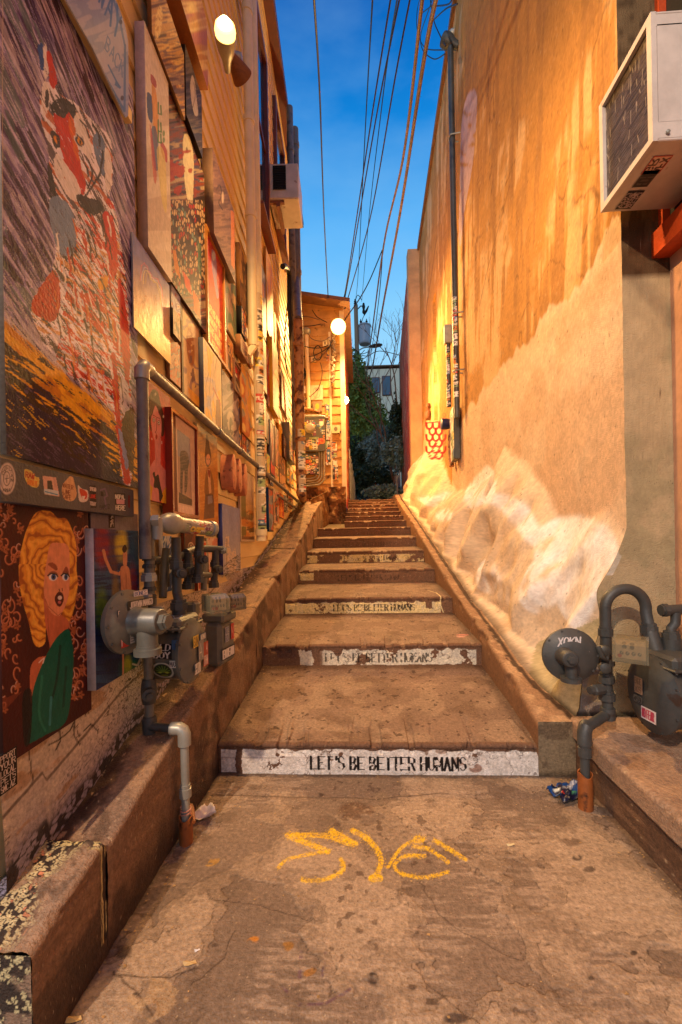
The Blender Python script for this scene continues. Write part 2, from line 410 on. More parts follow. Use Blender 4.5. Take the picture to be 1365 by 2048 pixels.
M_lgrey = mat('light_grey_galvanised', c=(158, 156, 146), rough=0.4, var=0.2, vs=12, metal=0.3, bump=0.15, bs=80, bd=0.003)
M_conduit = mat('weathered_grey_pipe', c=(112, 106, 104), rough=0.5, var=0.3, vs=10, bump=0.3, bs=60, dirt=((70, 62, 70), 9.0, 0.58))
M_rust = mat('rusty_vent_pipe', c=(168, 118, 74), rough=0.7, var=0.45, vs=9, bump=0.5, bs=50, dirt=((80, 40, 22), 11.0, 0.52))
M_black = mat('black_rubber', c=(22, 20, 20), rough=0.6, var=0.3, vs=20)
M_cable = mat('black_cable', c=(30, 26, 30), rough=0.6, var=0.2)
M_cablebr = mat('brown_twisted_cable', c=(118, 96, 76), rough=0.55, var=0.45, vs=5, bump=0.3, bs=40)
M_copper = mat('rusty_orange_sleeve', c=(150, 84, 40), rough=0.55, var=0.35, vs=12, bump=0.2, dirt=((52, 30, 18), 18.0, 0.60))
M_white = mat('white_enamel', c=(196, 184, 176), rough=0.4, var=0.2, vs=7, bump=0.08, dirt=((124, 90, 64), 11.0, 0.66))
M_dark = mat('dark_void', c=(18, 16, 16), rough=0.8, var=0.3)
M_glassy = mat('clear_plastic_cover', c=(190, 180, 150), rough=0.12, var=0.1, bump=0.05, spec=0.8, trans=0.8)
M_pane = mat('window_glass', c=(40, 55, 80), rough=0.06, var=0.1, bump=0.03, bs=3, spec=1.0)
M_asph = mat('rough_ground', c=(120, 96, 74), rough=0.9, var=0.3, vs=3, bump=0.5, bs=40)
M_rock = mat('rough_rubble', c=(128, 96, 66), rough=0.95, var=0.5, vs=9, bump=1.0, bs=24, bd=0.04)
M_roof = mat('brown_eave', c=(120, 84, 56), rough=0.7, var=0.3, vs=10)
M_bulb = mat('lit_bulb', c=(255, 230, 170), emit=((1.0, 0.74, 0.32), 14.0), bump=0); M_glow = mat('glowing_reflector', c=(255, 220, 150), emit=((1.0, 0.55, 0.14), 4.5), bump=0)

WARM = (1.0, 0.57, 0.18)
# ------------------------------------------------------------------ street lamp light that falls in from behind the camera, and the lit lamps of the photo
lamp('street_lamp_light', (-1.95, -3.2, 5.3), STREET, (1.0, 0.73, 0.50), 0.06)

# ------------------------------------------------------------------ terrain
def terr_z(y): return float(np.interp(y, [-30, 2.3, 11.2, 14, 30, 60], [-0.02, -0.02, 2.22, 2.3, 5.2, 9.0]))
ys = [-60, -10, 0, 2.3, 4, 6, 8, 9.5, 11.2, 14, 20, 30, 45, 60, 120]; xs = [-80, -12, -4, -0.5, 1.2, 4, 12, 80]
P = np.array([[(x, y, terr_z(y) - (0.10 if y > 2 else 0)) for x in xs] for y in ys])
tag(gridobj('ground', P[::1], np.zeros(P.shape) + lin((110, 92, 72)), M_conc, smooth=False), kind='structure')

# ------------------------------------------------------------------ pavement in front of the stairs
nx, ny = 560, 470
x = np.linspace(-0.80, 1.09, nx); t = np.linspace(0, 1, ny); y = 0.62 * (2.24 / 0.62) ** t
Y, Xg = np.meshgrid(y, x, indexing='ij')
P = np.stack([Xg, Y, np.zeros(Xg.shape)], -1)
PX, PY = proj(P); cv = Cv(PX, PY, (126, 106, 90)); X0, Y0 = Xg, Y
def speck(cv, a, b, amt=0.16, fs=150, seed=3):
    n = fbm(a, b, fs, 3, seed, 0.7); cv.c *= (1 + amt * 2.6 * (n - 0.5))[..., None]
    n2 = vnoise(a * fs * 1.9, b * fs * 1.9, seed + 5); cv.put(n2 > 0.955, (205, 178, 142), 0.55); cv.put(n2 < 0.04, (52, 38, 28), 0.6)
cv.c *= (0.80 + 0.45 * fbm(X0, Y0, 2.2, 4, 11))[..., None]
lay = fbm(X0 + 0.05 * fbm(X0, Y0, 9, 2, 4), Y0, 3.1, 5, 21, 0.55)
for th, seed, col in ((0.52, 21, (172, 146, 120)), (0.60, 22, (186, 160, 134))):
    cv.put(ss(th, th + 0.008, lay), col, 0.40); cv.put((np.abs(lay - th) < 0.003) * ss(.4, .5, fbm(X0, Y0, 5, 3, 77)), (70, 52, 38), 0.6)
worn = ss(0.50, 0.62, fbm(X0 * 1.0, Y0 * 5.5, 14, 4, 31)) * ss(0.44, 0.56, fbm(X0, Y0, 2.4, 3, 33))
cv.put(worn, (180, 156, 134), 0.45)
dk = ss(0.58, 0.63, fbm(X0, Y0, 6, 5, 41)); cv.put(dk, (96, 76, 60), 0.3)
pit = ss(0.69, 0.73, fbm(X0, Y0, 34, 3, 47)) * ss(0.45, 0.6, fbm(X0, Y0, 2, 2, 48)); cv.put(pit, (70, 48, 36), 0.6)
for (a, b, rx, ry, c_, al) in ((712, 1621, 34, 17, (98, 72, 54), .8), (746, 1957, 11, 12, (34, 26, 28), .9), (640, 1590, 9, 4, (60, 44, 34), .8), (1155, 1717, 10, 6, (50, 38, 34), .8), (1180, 1740, 12, 6, (60, 44, 36), .7),
    (1268, 1908, 7, 5, (40, 30, 28), .8), (912, 2038, 24, 12, (52, 40, 40), .8), (825, 1976, 9, 6, (60, 44, 36), .7), (1140, 1686, 24, 8, (84, 62, 48), .6), (1183, 1958, 6, 5, (44, 32, 28), .7),
    (430, 1890, 8, 4, (60, 44, 34), .6), (270, 1990, 5, 3, (40, 30, 24), .8), (500, 1575, 22, 6, (84, 60, 42), .5), (245, 1905, 20, 14, (64, 46, 32), .7), (380, 1675, 40, 14, (88, 64, 44), .6), (1092, 1890, 9, 4, (60, 44, 36), .7)):
    cv.put(cv.ell(a, b, rx * (1 + 0.0), ry, 0, 0.25) * ss(0.3, 0.42, fbm(X0, Y0, 22, 3, int(a))), c_, al)
for pts, wd in (([(225, 1945), (270, 1985), (330, 2060)], 4), ([(235, 1950), (320, 1958), (400, 1935)], 2.5), ([(380, 1970), (440, 1925), (470, 1860)], 2), ([(420, 1800), (520, 1812), (610, 1838), (640, 1840)], 1.8), ([(820, 1930), (880, 1990), (960, 2050)], 2), ([(430, 1590), (700, 1598), (900, 1588)], 1.6), ([(840, 1760), (862, 1800), (905, 1850), (1040, 1920)], 1.8)):
    J = [(a + random.Random(i).uniform(-5, 5), b + random.Random(i + 9).uniform(-3, 3)) for i, (a, b) in enumerate(spl(pts, False, 5))]
    cv.put(cv.line(J, wd), (58, 40, 28), 0.75)
cv.put((cv.poly([(232, 1950), (330, 1958), (380, 2000), (300, 2048), (250, 2000)]) > 0) * ss(0.42, 0.5, fbm(X0, Y0, 14, 3, 61)), (178, 148, 112), 0.6)
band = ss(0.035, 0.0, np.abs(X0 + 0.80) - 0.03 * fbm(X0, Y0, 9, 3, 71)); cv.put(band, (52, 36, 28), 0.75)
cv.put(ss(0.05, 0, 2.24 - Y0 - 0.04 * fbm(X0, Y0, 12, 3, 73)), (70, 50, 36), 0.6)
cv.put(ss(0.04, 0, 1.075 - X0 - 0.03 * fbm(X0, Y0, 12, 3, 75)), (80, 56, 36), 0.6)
# yellow spray marks
yel = (236, 186, 20); spn = .15 + 1.0 * ss(.30, .52, fbm(X0, Y0, 230, 3, 81)) * (0.45 + 0.75 * ss(.3, .5, fbm(X0, Y0, 30, 3, 82)))
yw = [([(586, 1672), (650, 1672), (700, 1688), (712, 1688)], 9), ([(576, 1672), (620, 1690), (656, 1704)], 9), ([(656, 1704), (610, 1712), (575, 1720), (558, 1736)], 5), ([(664, 1662), (690, 1678), (708, 1688)], 9),
    ([(606, 1761), (640, 1762), (676, 1750), (688, 1735), (683, 1720)], 6.5), ([(706, 1662), (738, 1680), (758, 1706), (762, 1730), (748, 1760)], 8), ([(830, 1680), (800, 1700), (776, 1735)], 5), ([(833, 1678), (846, 1680), (833, 1684)], 8),
    ([(828, 1694), (860, 1700), (896, 1724)], 6), ([(870, 1682), (900, 1700), (932, 1720)], 6), ([(850, 1712), (810, 1714), (790, 1730), (800, 1746), (840, 1755), (870, 1752), (896, 1744)], 5.5)]
for p_, wd in [(q_, w_ * 1.35) for q_, w_ in yw]: cv.put(cv.line(spl(p_, False, 4), wd) * np.clip(spn, 0, 1), yel, 0.86); cv.put(cv.line(spl(p_, False, 4), wd * 1.9) * (vnoise(X0 * 400, Y0 * 400, 7) > .8), yel, .5)
cv.put(cv.ell(752, 1758, 15, 9) * spn, yel, 0.9)
for p_, wd in (([(603, 1905), (600, 1955)], 8), ([(652, 1908), (645, 1952)], 5), ([(566, 1975), (600, 2010), (650, 2008), (700, 1980)], 6)):
    cv.put(cv.line(p_, wd) * ss(0.35, 0.6, fbm(X0, Y0, 60, 3, 83)), (96, 66, 86), 0.7)
for (a, b, rx, ry, c_) in ((505, 1882, 14, 8, (206, 130, 30)), (570, 1895, 20, 10, (150, 104, 40)), (425, 1723, 16, 8, (176, 132, 58)), (620, 1945, 14, 7, (160, 110, 50))):
    cv.put(cv.ell(a, b, rx, ry, -0.4) * ss(0.42, 0.55, fbm(X0, Y0, 30, 3, 85)), c_, 0.8)
speck(cv, X0, Y0, 0.20, 120)
P[..., 2] += 0.004 * (fbm(X0, Y0, 5, 4, 91) - 0.5) + 0.0025 * ss(0.52, 0.53, lay)
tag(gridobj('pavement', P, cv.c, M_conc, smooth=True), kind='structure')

# ------------------------------------------------------------------ stairs
RIS = [(2.22, 0.0, 0.17), (3.24, 0.275, 0.44), (4.24, 0.505, 0.665), (5.22, 0.72, 0.885), (6.07, 0.925, 1.09), (6.88, 1.13, 1.285), (7.64, 1.325, 1.475), (8.30, 1.50, 1.63), (8.85, 1.655, 1.76), (9.35, 1.78, 1.88), (9.80, 1.90, 2.0), (10.2, 2.01, 2.11), (10.6, 2.12, 2.21), (11.0, 2.22, 2.31)]
stairs = empty('staircase', (0.06, 2.22, 0), 'long brown concrete staircase with peeling white painted risers climbing between the two walls', 'staircase')
def words_on(cv, T, s, col, a, x0=0.293, x1=0.782, hb=0.25, ht=0.68):
    """stencil slab letters; text is drawn in a frame where both axes have the same real scale"""
    n = sum(0.55 if c == ' ' else 0.62 if c in "'I" else 1 for c in s); k = 0.17 / 1.66          # riser height over width
    c2 = Cv(cv.X, cv.Y / 0.9 * k); c2.aa = 1.0 / cv.X.shape[1] * .8; ex = (x1 - x0) / n
    m = c2.text(s, (x0, hb * k), (ex, 0), (0, (ht - hb) * k), 0.0064, serif=True, gap=1.42)
    cv.put(m * T, col, a)
for i, (yr, z0, z1) in enumerate(RIS):
    yn, zn = (RIS[i + 1][0], RIS[i + 1][1]) if i + 1 < len(RIS) else (13.2, 2.33)
    xl, xr = (-0.77, 0.895) if i < 7 else (-0.31, 0.895)
    q = 2.22 / yr; W = int(560 * q * (xr - xl) / 1.66) + 24; nr = int(max(10, 62 * q)); ntr = int(max(10, 300 * q * q * (yn - yr)))
    prof = []; kind_ = []
    for k in range(nr): prof.append((yr, z0 - 0.01 + (z1 - 0.03 - z0 + 0.01) * k / (nr - 1))); kind_.append(k / (nr - 1) * 0.9)
    for a in (20, 50, 80): prof.append((yr - 0.012 + 0.02 - 0.028 * math.cos(math.radians(a)) + 0.0, z1 - 0.026 + 0.026 * math.sin(math.radians(a)))); kind_.append(0.95 + a / 2000)
    for k in range(1, ntr + 1):
        e = (k / ntr) ** 1.25; prof.append((yr + 0.012 + (yn - yr - 0.01) * e, z1 + (zn - z1) * e)); kind_.append(1.0 + e)
    prof = np.array(prof); kind_ = np.array(kind_); xs = np.linspace(xl, xr, W)
    T, Xs = np.meshgrid(kind_, xs, indexing='ij'); Yy = np.repeat(prof[:, :1], W, 1); Zz = np.repeat(prof[:, 1:], W, 1)
    sx = (Xs - xl) / (xr - xl)
    wob = 0.010 * (fbm(Xs, Yy * 0 + i * 3.3, 4, 4, 100 + i) - 0.5)
    nose = np.clip(1 - np.abs(T - 0.97) * 3, 0, 1)
    chip = ss(0.56, 0.66, fbm(Xs, Yy * 0 + Zz, 16, 4, 120 + i)) * nose
    Yy = Yy + wob * (T < 1.2) + 0.026 * chip; Zz = Zz - 0.018 * chip + 0.004 * (fbm(Xs, Yy, 5, 3, 130 + i) - 0.5)
    P = np.stack([Xs, Yy, Zz], -1)
    cv = Cv(sx, T, (134, 108, 90)); a_, b_ = Xs, Yy + Zz
    cv.aa = 0.0016 if i < 3 else 0.003
    cv.c *= (0.78 + 0.42 * fbm(a_, b_, 2.5, 4, 140 + i))[..., None]
    tread = T >= 1.0
    cv.put(tread * ss(0.55, 0.68, fbm(a_, b_, 5, 4, 150 + i)), (104, 80, 62), 0.5); cv.put(tread * ss(0.52, 0.6, fbm(a_, b_, 7, 4, 155 + i)) , (168, 142, 116), 0.35)
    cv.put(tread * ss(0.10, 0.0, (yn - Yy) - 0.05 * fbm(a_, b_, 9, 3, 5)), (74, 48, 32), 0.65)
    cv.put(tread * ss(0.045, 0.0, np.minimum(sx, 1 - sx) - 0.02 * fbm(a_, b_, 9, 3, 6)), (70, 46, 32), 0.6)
    cv.put(tread * (fbm(a_, b_, 30, 3, 160 + i) > 0.74), (64, 42, 30), 0.7)
    cv.put((T < 1.0) * 1.0, (104, 66, 42) if i else (96, 62, 42), 0.65)
    rn = fbm(a_ * 1.0, Zz, 9, 5, 170 + i, 0.6); big = fbm(a_, Zz, 3.2, 3, 175 + i)
    ris = (T < 0.9) * 1.0; hr = T / 0.9
    edge = 0.11 * (fbm(a_, a_ * 0, 22, 4, 180 + i) - 0.5)
    if i == 0: m = ss(0.0, 0.01, 0.93 - hr + edge * 1.3) * ss(0, .01, hr - 0.03 + edge * .4) * (rn > 0.235) * (np.abs(sx - 0.062 + .18 * edge + .012 * (fbm(Zz, a_ * 0, 30, 3, 9) - .5)) > .008 + .006 * rn) * (sx > .006 + .02 * edge) * (hr > .12 * (sx < .06))
    elif i == 1: m = ss(0, .02, 0.9 - hr + edge * 2) * (hr > 0.1 + edge) * ((big > 0.46 - 0.25 * ss(.3, .5, sx)) & (rn > 0.36)) * (sx < .975) * np.maximum(ss(0.26, .30, sx + edge * .5), ((np.abs(sx - .075) < .018) | (np.abs(sx - .18) < .045 * (0.6 + rn)))); m = np.maximum(m, (sx > .30) * (sx < .96) * (hr > .12 + edge) * (hr < .86 + edge) * (rn > .40))
    elif i == 2: m = (hr > 0.04 + edge) * (hr < 0.84 + edge * 2.4) * (rn > 0.34) * (sx < .93) * (1 - (np.abs(sx - .86) < .02) * (hr > .4))
    elif i == 3: m = (hr > .3) * (rn > .55) * (sx < .11)
    elif i == 4: m = (hr > .08 + edge) * (hr < .82) * (((rn > .47) & ((sx < .17) | (sx > .74) | ((sx > .28) & (sx < .72)))))
    else: m = np.zeros(T.shape)
    m = m * ris
    cols = [(232, 222, 212), (226, 214, 190), (226, 202, 146), (206, 180, 130), (214, 186, 128)]
    if i < 5:
        cv.put(m, cols[i], 0.96); cv.put(m * ss(.53, .62, fbm(a_, Zz, 30, 3, 190 + i)), (196, 182, 168), 0.35)
        cr_ = (ridge(a_, Zz * 1.0, 14, 4, 195 + i) > 0.965) & (fbm(a_, Zz, 4, 2, 7) > .5); cv.put(m * cr_, (90, 64, 48), 0.6)
        if i == 0:
            cv.put(m * (np.abs(hr - .62 - .03 * big) < .012) * (sx < .3), (150, 130, 120), .6)
            cv.put(m * cv.ell(.765, .50, .030, .13) * (rn > .45), (196, 160, 140), .75); cv.put(m * cv.ell(.805, .28, .02, .14) * (rn > .42), (150, 104, 80), .8); cv.put(m * cv.ell(.655, .80, .006, .12), (120, 90, 66), .8); cv.put(m*cv.ell(.70,.82,.018,.09)*(rn>.4), (150,110,84),.7)
    tx = "LET'S BE BETTER HUMANS"; wear = [1, .86, .9, .55, .75, .3, .25, .22]
    if i < 8:
        tm = ris * (fbm(a_, Zz, 40, 3, 200 + i) > (0.30, .40, .36, .5, .46, .4, .4, .4)[i])
        words_on(cv, tm, tx, (26, 20, 18), wear[i])
    if i == 1: cv.put(tread * cv.ell(.93, 1.16, .022, .012) * (rn > .35), (236, 170, 160), .8); cv.put(tread*cv.ell(.945,1.21,.03,.014)*(rn>.45),(236,150,140),.8)
    if i == 2: cv.put(cv.line([(.885, 1.35), (.925, 1.2), (.93, 1.02), (.93, .5), (.945, .02)], .006), (236, 214, 160), .9)
    speck(cv, a_, b_, 0.15, 120 if i < 3 else 60, 5 + i)
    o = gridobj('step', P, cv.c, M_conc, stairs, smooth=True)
    if i in (0, 1, 2, 4): o['label'] = ['lowest step with a white riser lettered in black stencil', 'second step with badly peeled white riser', 'third step with cream peeling riser and drip', '', 'fifth step with scattered cream patches on the riser'][i]

# ------------------------------------------------------------------ cheek walls and ledges
def poly_interp(y, pts): return np.interp(y, [p[0] for p in pts], [p[1] for p in pts])
LZ = [(-3, 0.0), (0.5, 0.19), (0.97, 0.285), (1.22, 0.345), (1.235, 0.315), (1.67, 0.43), (1.80, 0.450), (3.08, 0.754), (5.03, 1.157), (7.88, 1.92), (8.6, 2.06), (9.3, 2.12)]
LX = -0.775
def lwx(y): return -0.975 + SL * 1.3 - SL * y
def ledge(name, y0, y1, label, seed, nyy, zdrop=0.0):
    y = np.linspace(y0, y1, nyy); z = poly_interp(np.clip(y, y0 + 0.003, y1 - 0.003), LZ)
    # cross profile: ground -> face -> bevel -> top -> wall
    ks = [(0.0, 0)] ; rows = []
    n1, n2 = (46, 50) if nyy > 150 else (24, 24)
    zb = np.where(y < 2.22, -0.02, poly_interp(y, [(r[0], r[1]) for r in RIS]) - 0.35)
    for k in range(n1): rows.append((np.full(nyy, LX), zb + (z - 0.02 - zb) * k / (n1 - 1), np.full(nyy, k / n1 * 0.5)))
    for a in (22, 45, 68): rows.append((np.full(nyy, LX - 0.02 + 0.02 * math.cos(math.radians(a))), z - 0.02 + 0.02 * math.sin(math.radians(a)), np.full(nyy, 0.5)))
    for k in range(n2 + 1): rows.append((LX - 0.022 + (lwx(y) - 0.02 - LX + 0.022) * k / n2, z + 0 * y, np.full(nyy, 0.55 + 0.45 * k / n2)))
    Xs = np.array([r[0] for r in rows]); Z = np.array([r[1] for r in rows]); T = np.array([r[2] for r in rows]); Yy = np.repeat(y[None], len(rows), 0)
    nz = fbm(Yy + T * 2, Z + Xs, 7, 4, seed)
    Xs = Xs - 0.012 * (nz - .5) * (T < .55) - 0.02 * ss(.62, .75, nz) * (np.abs(T - .5) < .06); Z = Z + 0.012 * (nz - .5) * (T > .5)
    P = np.stack([Xs, Yy, Z], -1)[:, ::-1]; T = T[:, ::-1]; P = P[::1]
    P = np.stack([Xs, Yy, Z], -1); T = np.array([r[2] for r in rows])
    PX, PY = proj(P); cv = Cv(PX, PY, (150, 120, 96)); a_, b_ = Yy, Xs * 1.0 + Z
    cv.aa = 1.0
    cv.c *= (0.75 + 0.45 * fbm(a_, b_, 3, 4, seed + 1))[..., None]
    face = T < 0.5
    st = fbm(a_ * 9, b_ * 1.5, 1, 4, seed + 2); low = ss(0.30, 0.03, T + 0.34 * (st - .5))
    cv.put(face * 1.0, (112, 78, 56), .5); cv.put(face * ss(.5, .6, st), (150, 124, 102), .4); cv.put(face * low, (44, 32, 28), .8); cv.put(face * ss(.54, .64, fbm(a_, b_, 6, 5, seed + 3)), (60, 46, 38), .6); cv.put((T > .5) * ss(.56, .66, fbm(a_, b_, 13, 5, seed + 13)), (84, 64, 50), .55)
    cv.put((T >= .5) * ss(.54, .64, fbm(a_, b_, 8, 4, seed + 4)), (182, 146, 110), .5)
    if y0 < 1.0:
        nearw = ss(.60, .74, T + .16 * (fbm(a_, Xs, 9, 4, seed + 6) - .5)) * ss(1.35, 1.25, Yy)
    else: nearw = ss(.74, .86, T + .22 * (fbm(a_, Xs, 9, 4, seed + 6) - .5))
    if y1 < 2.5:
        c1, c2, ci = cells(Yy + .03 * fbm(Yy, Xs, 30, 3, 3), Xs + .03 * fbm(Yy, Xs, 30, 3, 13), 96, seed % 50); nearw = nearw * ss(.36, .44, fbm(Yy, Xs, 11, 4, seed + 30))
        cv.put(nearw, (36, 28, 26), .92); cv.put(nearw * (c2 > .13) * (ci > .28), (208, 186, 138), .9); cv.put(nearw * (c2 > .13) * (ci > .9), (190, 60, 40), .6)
        joint = ss(.045, .02, np.abs(Yy - 1.235) + .02 * (nz - .5)) * (T > .1)
        cv.put(joint, (36, 28, 26), .8); cv.put(joint * (c2 > .16) * (ci > .45), (214, 190, 130), .9)
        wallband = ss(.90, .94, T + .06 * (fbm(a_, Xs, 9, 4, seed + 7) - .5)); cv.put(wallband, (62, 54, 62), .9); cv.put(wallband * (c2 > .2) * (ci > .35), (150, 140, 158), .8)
    else:
        cv.put(nearw, (54, 34, 24), .85); c1, c2, ci = cells(Yy, Xs, 40, 9); cv.put(nearw * (c2 > .3) * (ci > .8), (200, 160, 120), .7)
    speck(cv, a_, b_, 0.2, 110, seed)
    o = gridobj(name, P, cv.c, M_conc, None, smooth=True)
    return tag(o, label, 'ledge')
ledge('concrete_ledge', 0.945, 1.229, 'low concrete kerb block with flaking cream paint at the lower left corner', 300, 260)
pl = YP(.946); cv = flat(pl, lwx(.946), LX - .004, -.02, .272, 0, 60, 90, (150, 120, 96)); c1, c2, ci = cells(cv.u + .02 * fbm(cv.u, cv.z, 30, 3, 3), cv.z, 95, 21); n_ = fbm(cv.u, cv.z, 12, 4, 23)
cv.c *= (.6 + .7 * n_)[..., None]; mk_ = ss(.42, .5, n_ + .3 * (cv.z - .1)); cv.put(mk_, (40, 32, 28), .9); cv.put(mk_ * (c2 > .14) * (ci > .55), (206, 186, 136), .9)
tag(board('kerb_end', cv, M_conc), 'paint chipped near end of the low kerb block', 'kerb')
ledge('concrete_ledge', 1.234, 3.075, 'concrete ledge rising beneath the left gas meters', 320, 330)
ledge('concrete_cheek_wall', 3.085, 5.02, 'sloping brown cheek wall left of the second to fourth steps', 340, 200)
ledge('concrete_cheek_wall', 5.032, 9.2, 'upper sloping cheek wall left of the steps, ending at the shed', 350, 200)

RZ = [(2.22, 0.275), (3.14, 0.511), (4.11, 0.716), (6.93, 1.42), (10.2, 2.2), (11, 2.42), (13.2, 2.5)]
def rbase(y): return np.interp(y, [2.2, 2.5, 2.75, 3.2, 11, 14], [1.10, 1.02, 0.985, 0.985, 1.02, 1.3])
y = np.concatenate([np.linspace(2.215, 6, 260), np.linspace(6.05, 13.2, 140)]); z = poly_interp(y, RZ); n_ = len(y)
rows = []
zb = poly_interp(y, [(r[0], r[1]) for r in RIS]) - 0.3
for k in range(30): rows.append((np.full(n_, 0.888), zb + (z - .012 - zb) * k / 29, 0.5 * k / 30))
for k in range(24): rows.append((0.9 + (rbase(y) + 0.22 - 0.9) * k / 23, z + 0.01 * k / 23, 0.5 + 0.5 * k / 23))
Xs = np.array([r[0] for r in rows]); Z = np.array([r[1] for r in rows]); T = np.repeat(np.array([[r[2]] for r in rows]), n_, 1); Yy = np.repeat(y[None], len(rows), 0)
nz = fbm(Yy, Z + Xs, 8, 4, 401); Xs = Xs + .01 * (nz - .5) + .016 * ss(.6, .7, nz) * (np.abs(T - .5) < .05); Z = Z + .012 * (nz - .5)
PX, PY = proj(np.stack([Xs, Yy, Z], -1)); cv = Cv(PX, PY, (156, 120, 90)); cv.c *= (.75 + .45 * fbm(Yy, Z + Xs, 3, 4, 403))[..., None]
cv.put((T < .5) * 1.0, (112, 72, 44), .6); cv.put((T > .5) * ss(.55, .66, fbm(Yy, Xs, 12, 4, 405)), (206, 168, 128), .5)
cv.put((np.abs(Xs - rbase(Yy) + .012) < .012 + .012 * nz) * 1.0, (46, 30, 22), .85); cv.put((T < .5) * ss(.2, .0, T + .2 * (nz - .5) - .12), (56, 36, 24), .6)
speck(cv, Yy, Z + Xs, .18, 110, 7)
cheek = empty('concrete_cheek_wall', (0.98, 2.22, 0), 'narrow sloping concrete cheek wall along the right side of the stairs', 'cheek wall')
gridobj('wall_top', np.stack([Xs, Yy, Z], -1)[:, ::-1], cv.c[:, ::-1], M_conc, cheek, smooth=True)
pl = YP(2.212); cv = flat(pl, .886, 1.105, -.02, .282, 0, 90, 110, (138, 118, 92)); cv.c *= (.65 + .6 * fbm(cv.u * 6, cv.z * 2.2, 1, 4, 411))[..., None]
cv.put(ss(.55, .62, fbm(cv.u, cv.z, 14, 4, 413)), (88, 70, 54), .6); cv.put(ss(.05, .0, cv.z), (56, 44, 34), .6); speck(cv, cv.u, cv.z, .2, 120)
board('end_block', cv, M_conc, cheek)

# right ledge
rl = empty('concrete_ledge', (1.3, 1.5, 0), 'wide concrete ledge carrying the right gas meter, lighter slab on darker base', 'ledge')
y = np.linspace(-1.5, 2.235, 320); rows = []
top = lambda yy: np.interp(yy, [-1.5, 1.4, 1.94, 2.24], [.235, .258, .262, .30])
zt = top(y)
for k in range(30): rows.append((1.072 + 0 * y, -.02 + (zt - .095 + .02) * k / 29, .3 * k / 30))
for k in range(16): rows.append((1.058 + 0 * y, zt - .093 + .078 * k / 15, .3 + .2 * k / 16))
rows.append((1.064 + 0 * y, zt - .004, .5))
for k in range(60): rows.append((1.074 + .74 * k / 59 + 0 * y, zt + 0 * y, .5 + .5 * k / 60))
Xs = np.array([r[0] for r in rows]); Z = np.array([r[1] for r in rows]); T = np.repeat(np.array([[r[2]] for r in rows]), len(y), 1); Yy = np.repeat(y[None], len(rows), 0)
nz = fbm(Yy, Z + Xs, 9, 4, 421); Xs = Xs + .008 * (nz - .5) + .012 * ss(.58, .7, nz) * (np.abs(T - .5) < .04); Z = Z + .007 * (nz - .5)
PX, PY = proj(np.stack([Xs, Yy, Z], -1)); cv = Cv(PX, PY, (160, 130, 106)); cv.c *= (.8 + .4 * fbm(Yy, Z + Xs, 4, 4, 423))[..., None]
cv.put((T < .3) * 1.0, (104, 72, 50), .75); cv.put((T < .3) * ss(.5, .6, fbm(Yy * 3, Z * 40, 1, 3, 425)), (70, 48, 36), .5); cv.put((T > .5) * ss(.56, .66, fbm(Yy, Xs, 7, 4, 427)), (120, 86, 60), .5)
speck(cv, Yy, Z + Xs, .2, 110, 9)
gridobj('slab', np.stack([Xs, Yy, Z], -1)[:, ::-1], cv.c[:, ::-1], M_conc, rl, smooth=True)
mb = MB(); mb.box((1.12, 2.236, .13), (.09, .008, .26)); mb.build('end_face', M_asph, rl)

# ------------------------------------------------------------------ left building
lb = empty('clapboard_building', LW.at(4, 0), 'tall cream clapboard building on the left, its wall crowded with paintings', 'building')
mb = MB(); hb = 0.162; z0 = 0.93; zt = 8.08; prof = []
zz = z0
while zz < zt: prof += [(zz, 0.0), (zz + 0.004, 0.018), (zz + hb, 0.004)]; zz += hb
ua, ub = 1.07, 9.15
for i, (zz, of) in enumerate(prof):
    mb.v.append(tuple(LW.at(ua, zz, of))); mb.v.append(tuple(LW.at(ub, zz, of)))
    if i: b = 2 * i; mb.f.append((b - 2, b - 1, b + 1, b)); mb.sm.append(False)
mb.build('siding', M_siding, lb)
# painted lower wall
uu = np.concatenate([np.linspace(1.07, 4.2, 560), np.linspace(4.25, 9.15, 60)])
vv = np.linspace(0, 1, 240); zb = poly_interp(uu, LZ) - 0.03
U, V = np.meshgrid(uu, vv); ZZ = zb[None] + (np.where(uu < 4.2, 1.0, np.interp(uu, [4.2, 9.15], [1.02, 2.2]))[None] - zb[None]) * V
h = ZZ - zb[None] - .03
n4 = fbm(U, ZZ, 6, 4, 501)
off = .012 + .012 * (ss(.3, .0, h)) + .006 * (n4 - .5)
P = LW.at(U, ZZ, off); PX, PY = proj(P); cv = Cv(PX, PY, (208, 190, 172)); cv.c *= (.82 + .3 * n4)[..., None]
c1, c2, ci = cells(U + .03 * fbm(U, ZZ, 25, 3, 5), ZZ * 1.3, 34, 31)
crk = (c2 < .06) * ss(.50, .66, fbm(U, ZZ, 3.2, 3, 503) + .35 * ss(.35, 0, h)); cv.put(crk, (44, 30, 24), .9)
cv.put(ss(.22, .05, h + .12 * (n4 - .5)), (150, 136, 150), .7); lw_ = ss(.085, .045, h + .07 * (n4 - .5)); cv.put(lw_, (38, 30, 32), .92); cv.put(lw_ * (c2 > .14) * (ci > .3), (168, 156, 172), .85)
for bz in (.62, .78): cv.put(ss(.008, .003, np.abs(h - bz + .42 + .01 * (n4 - .5))), (70, 50, 36), .7)
cv.put(ss(.60, .68, fbm(U * 6, ZZ * 20, 1, 4, 505)) * (h > .1), (176, 136, 100), .7)
cv.put((ridge(U, ZZ * 2, 11, 4, 507) > .975) * (fbm(U, ZZ, 5, 2, 8) > .5), (56, 36, 28), .8)
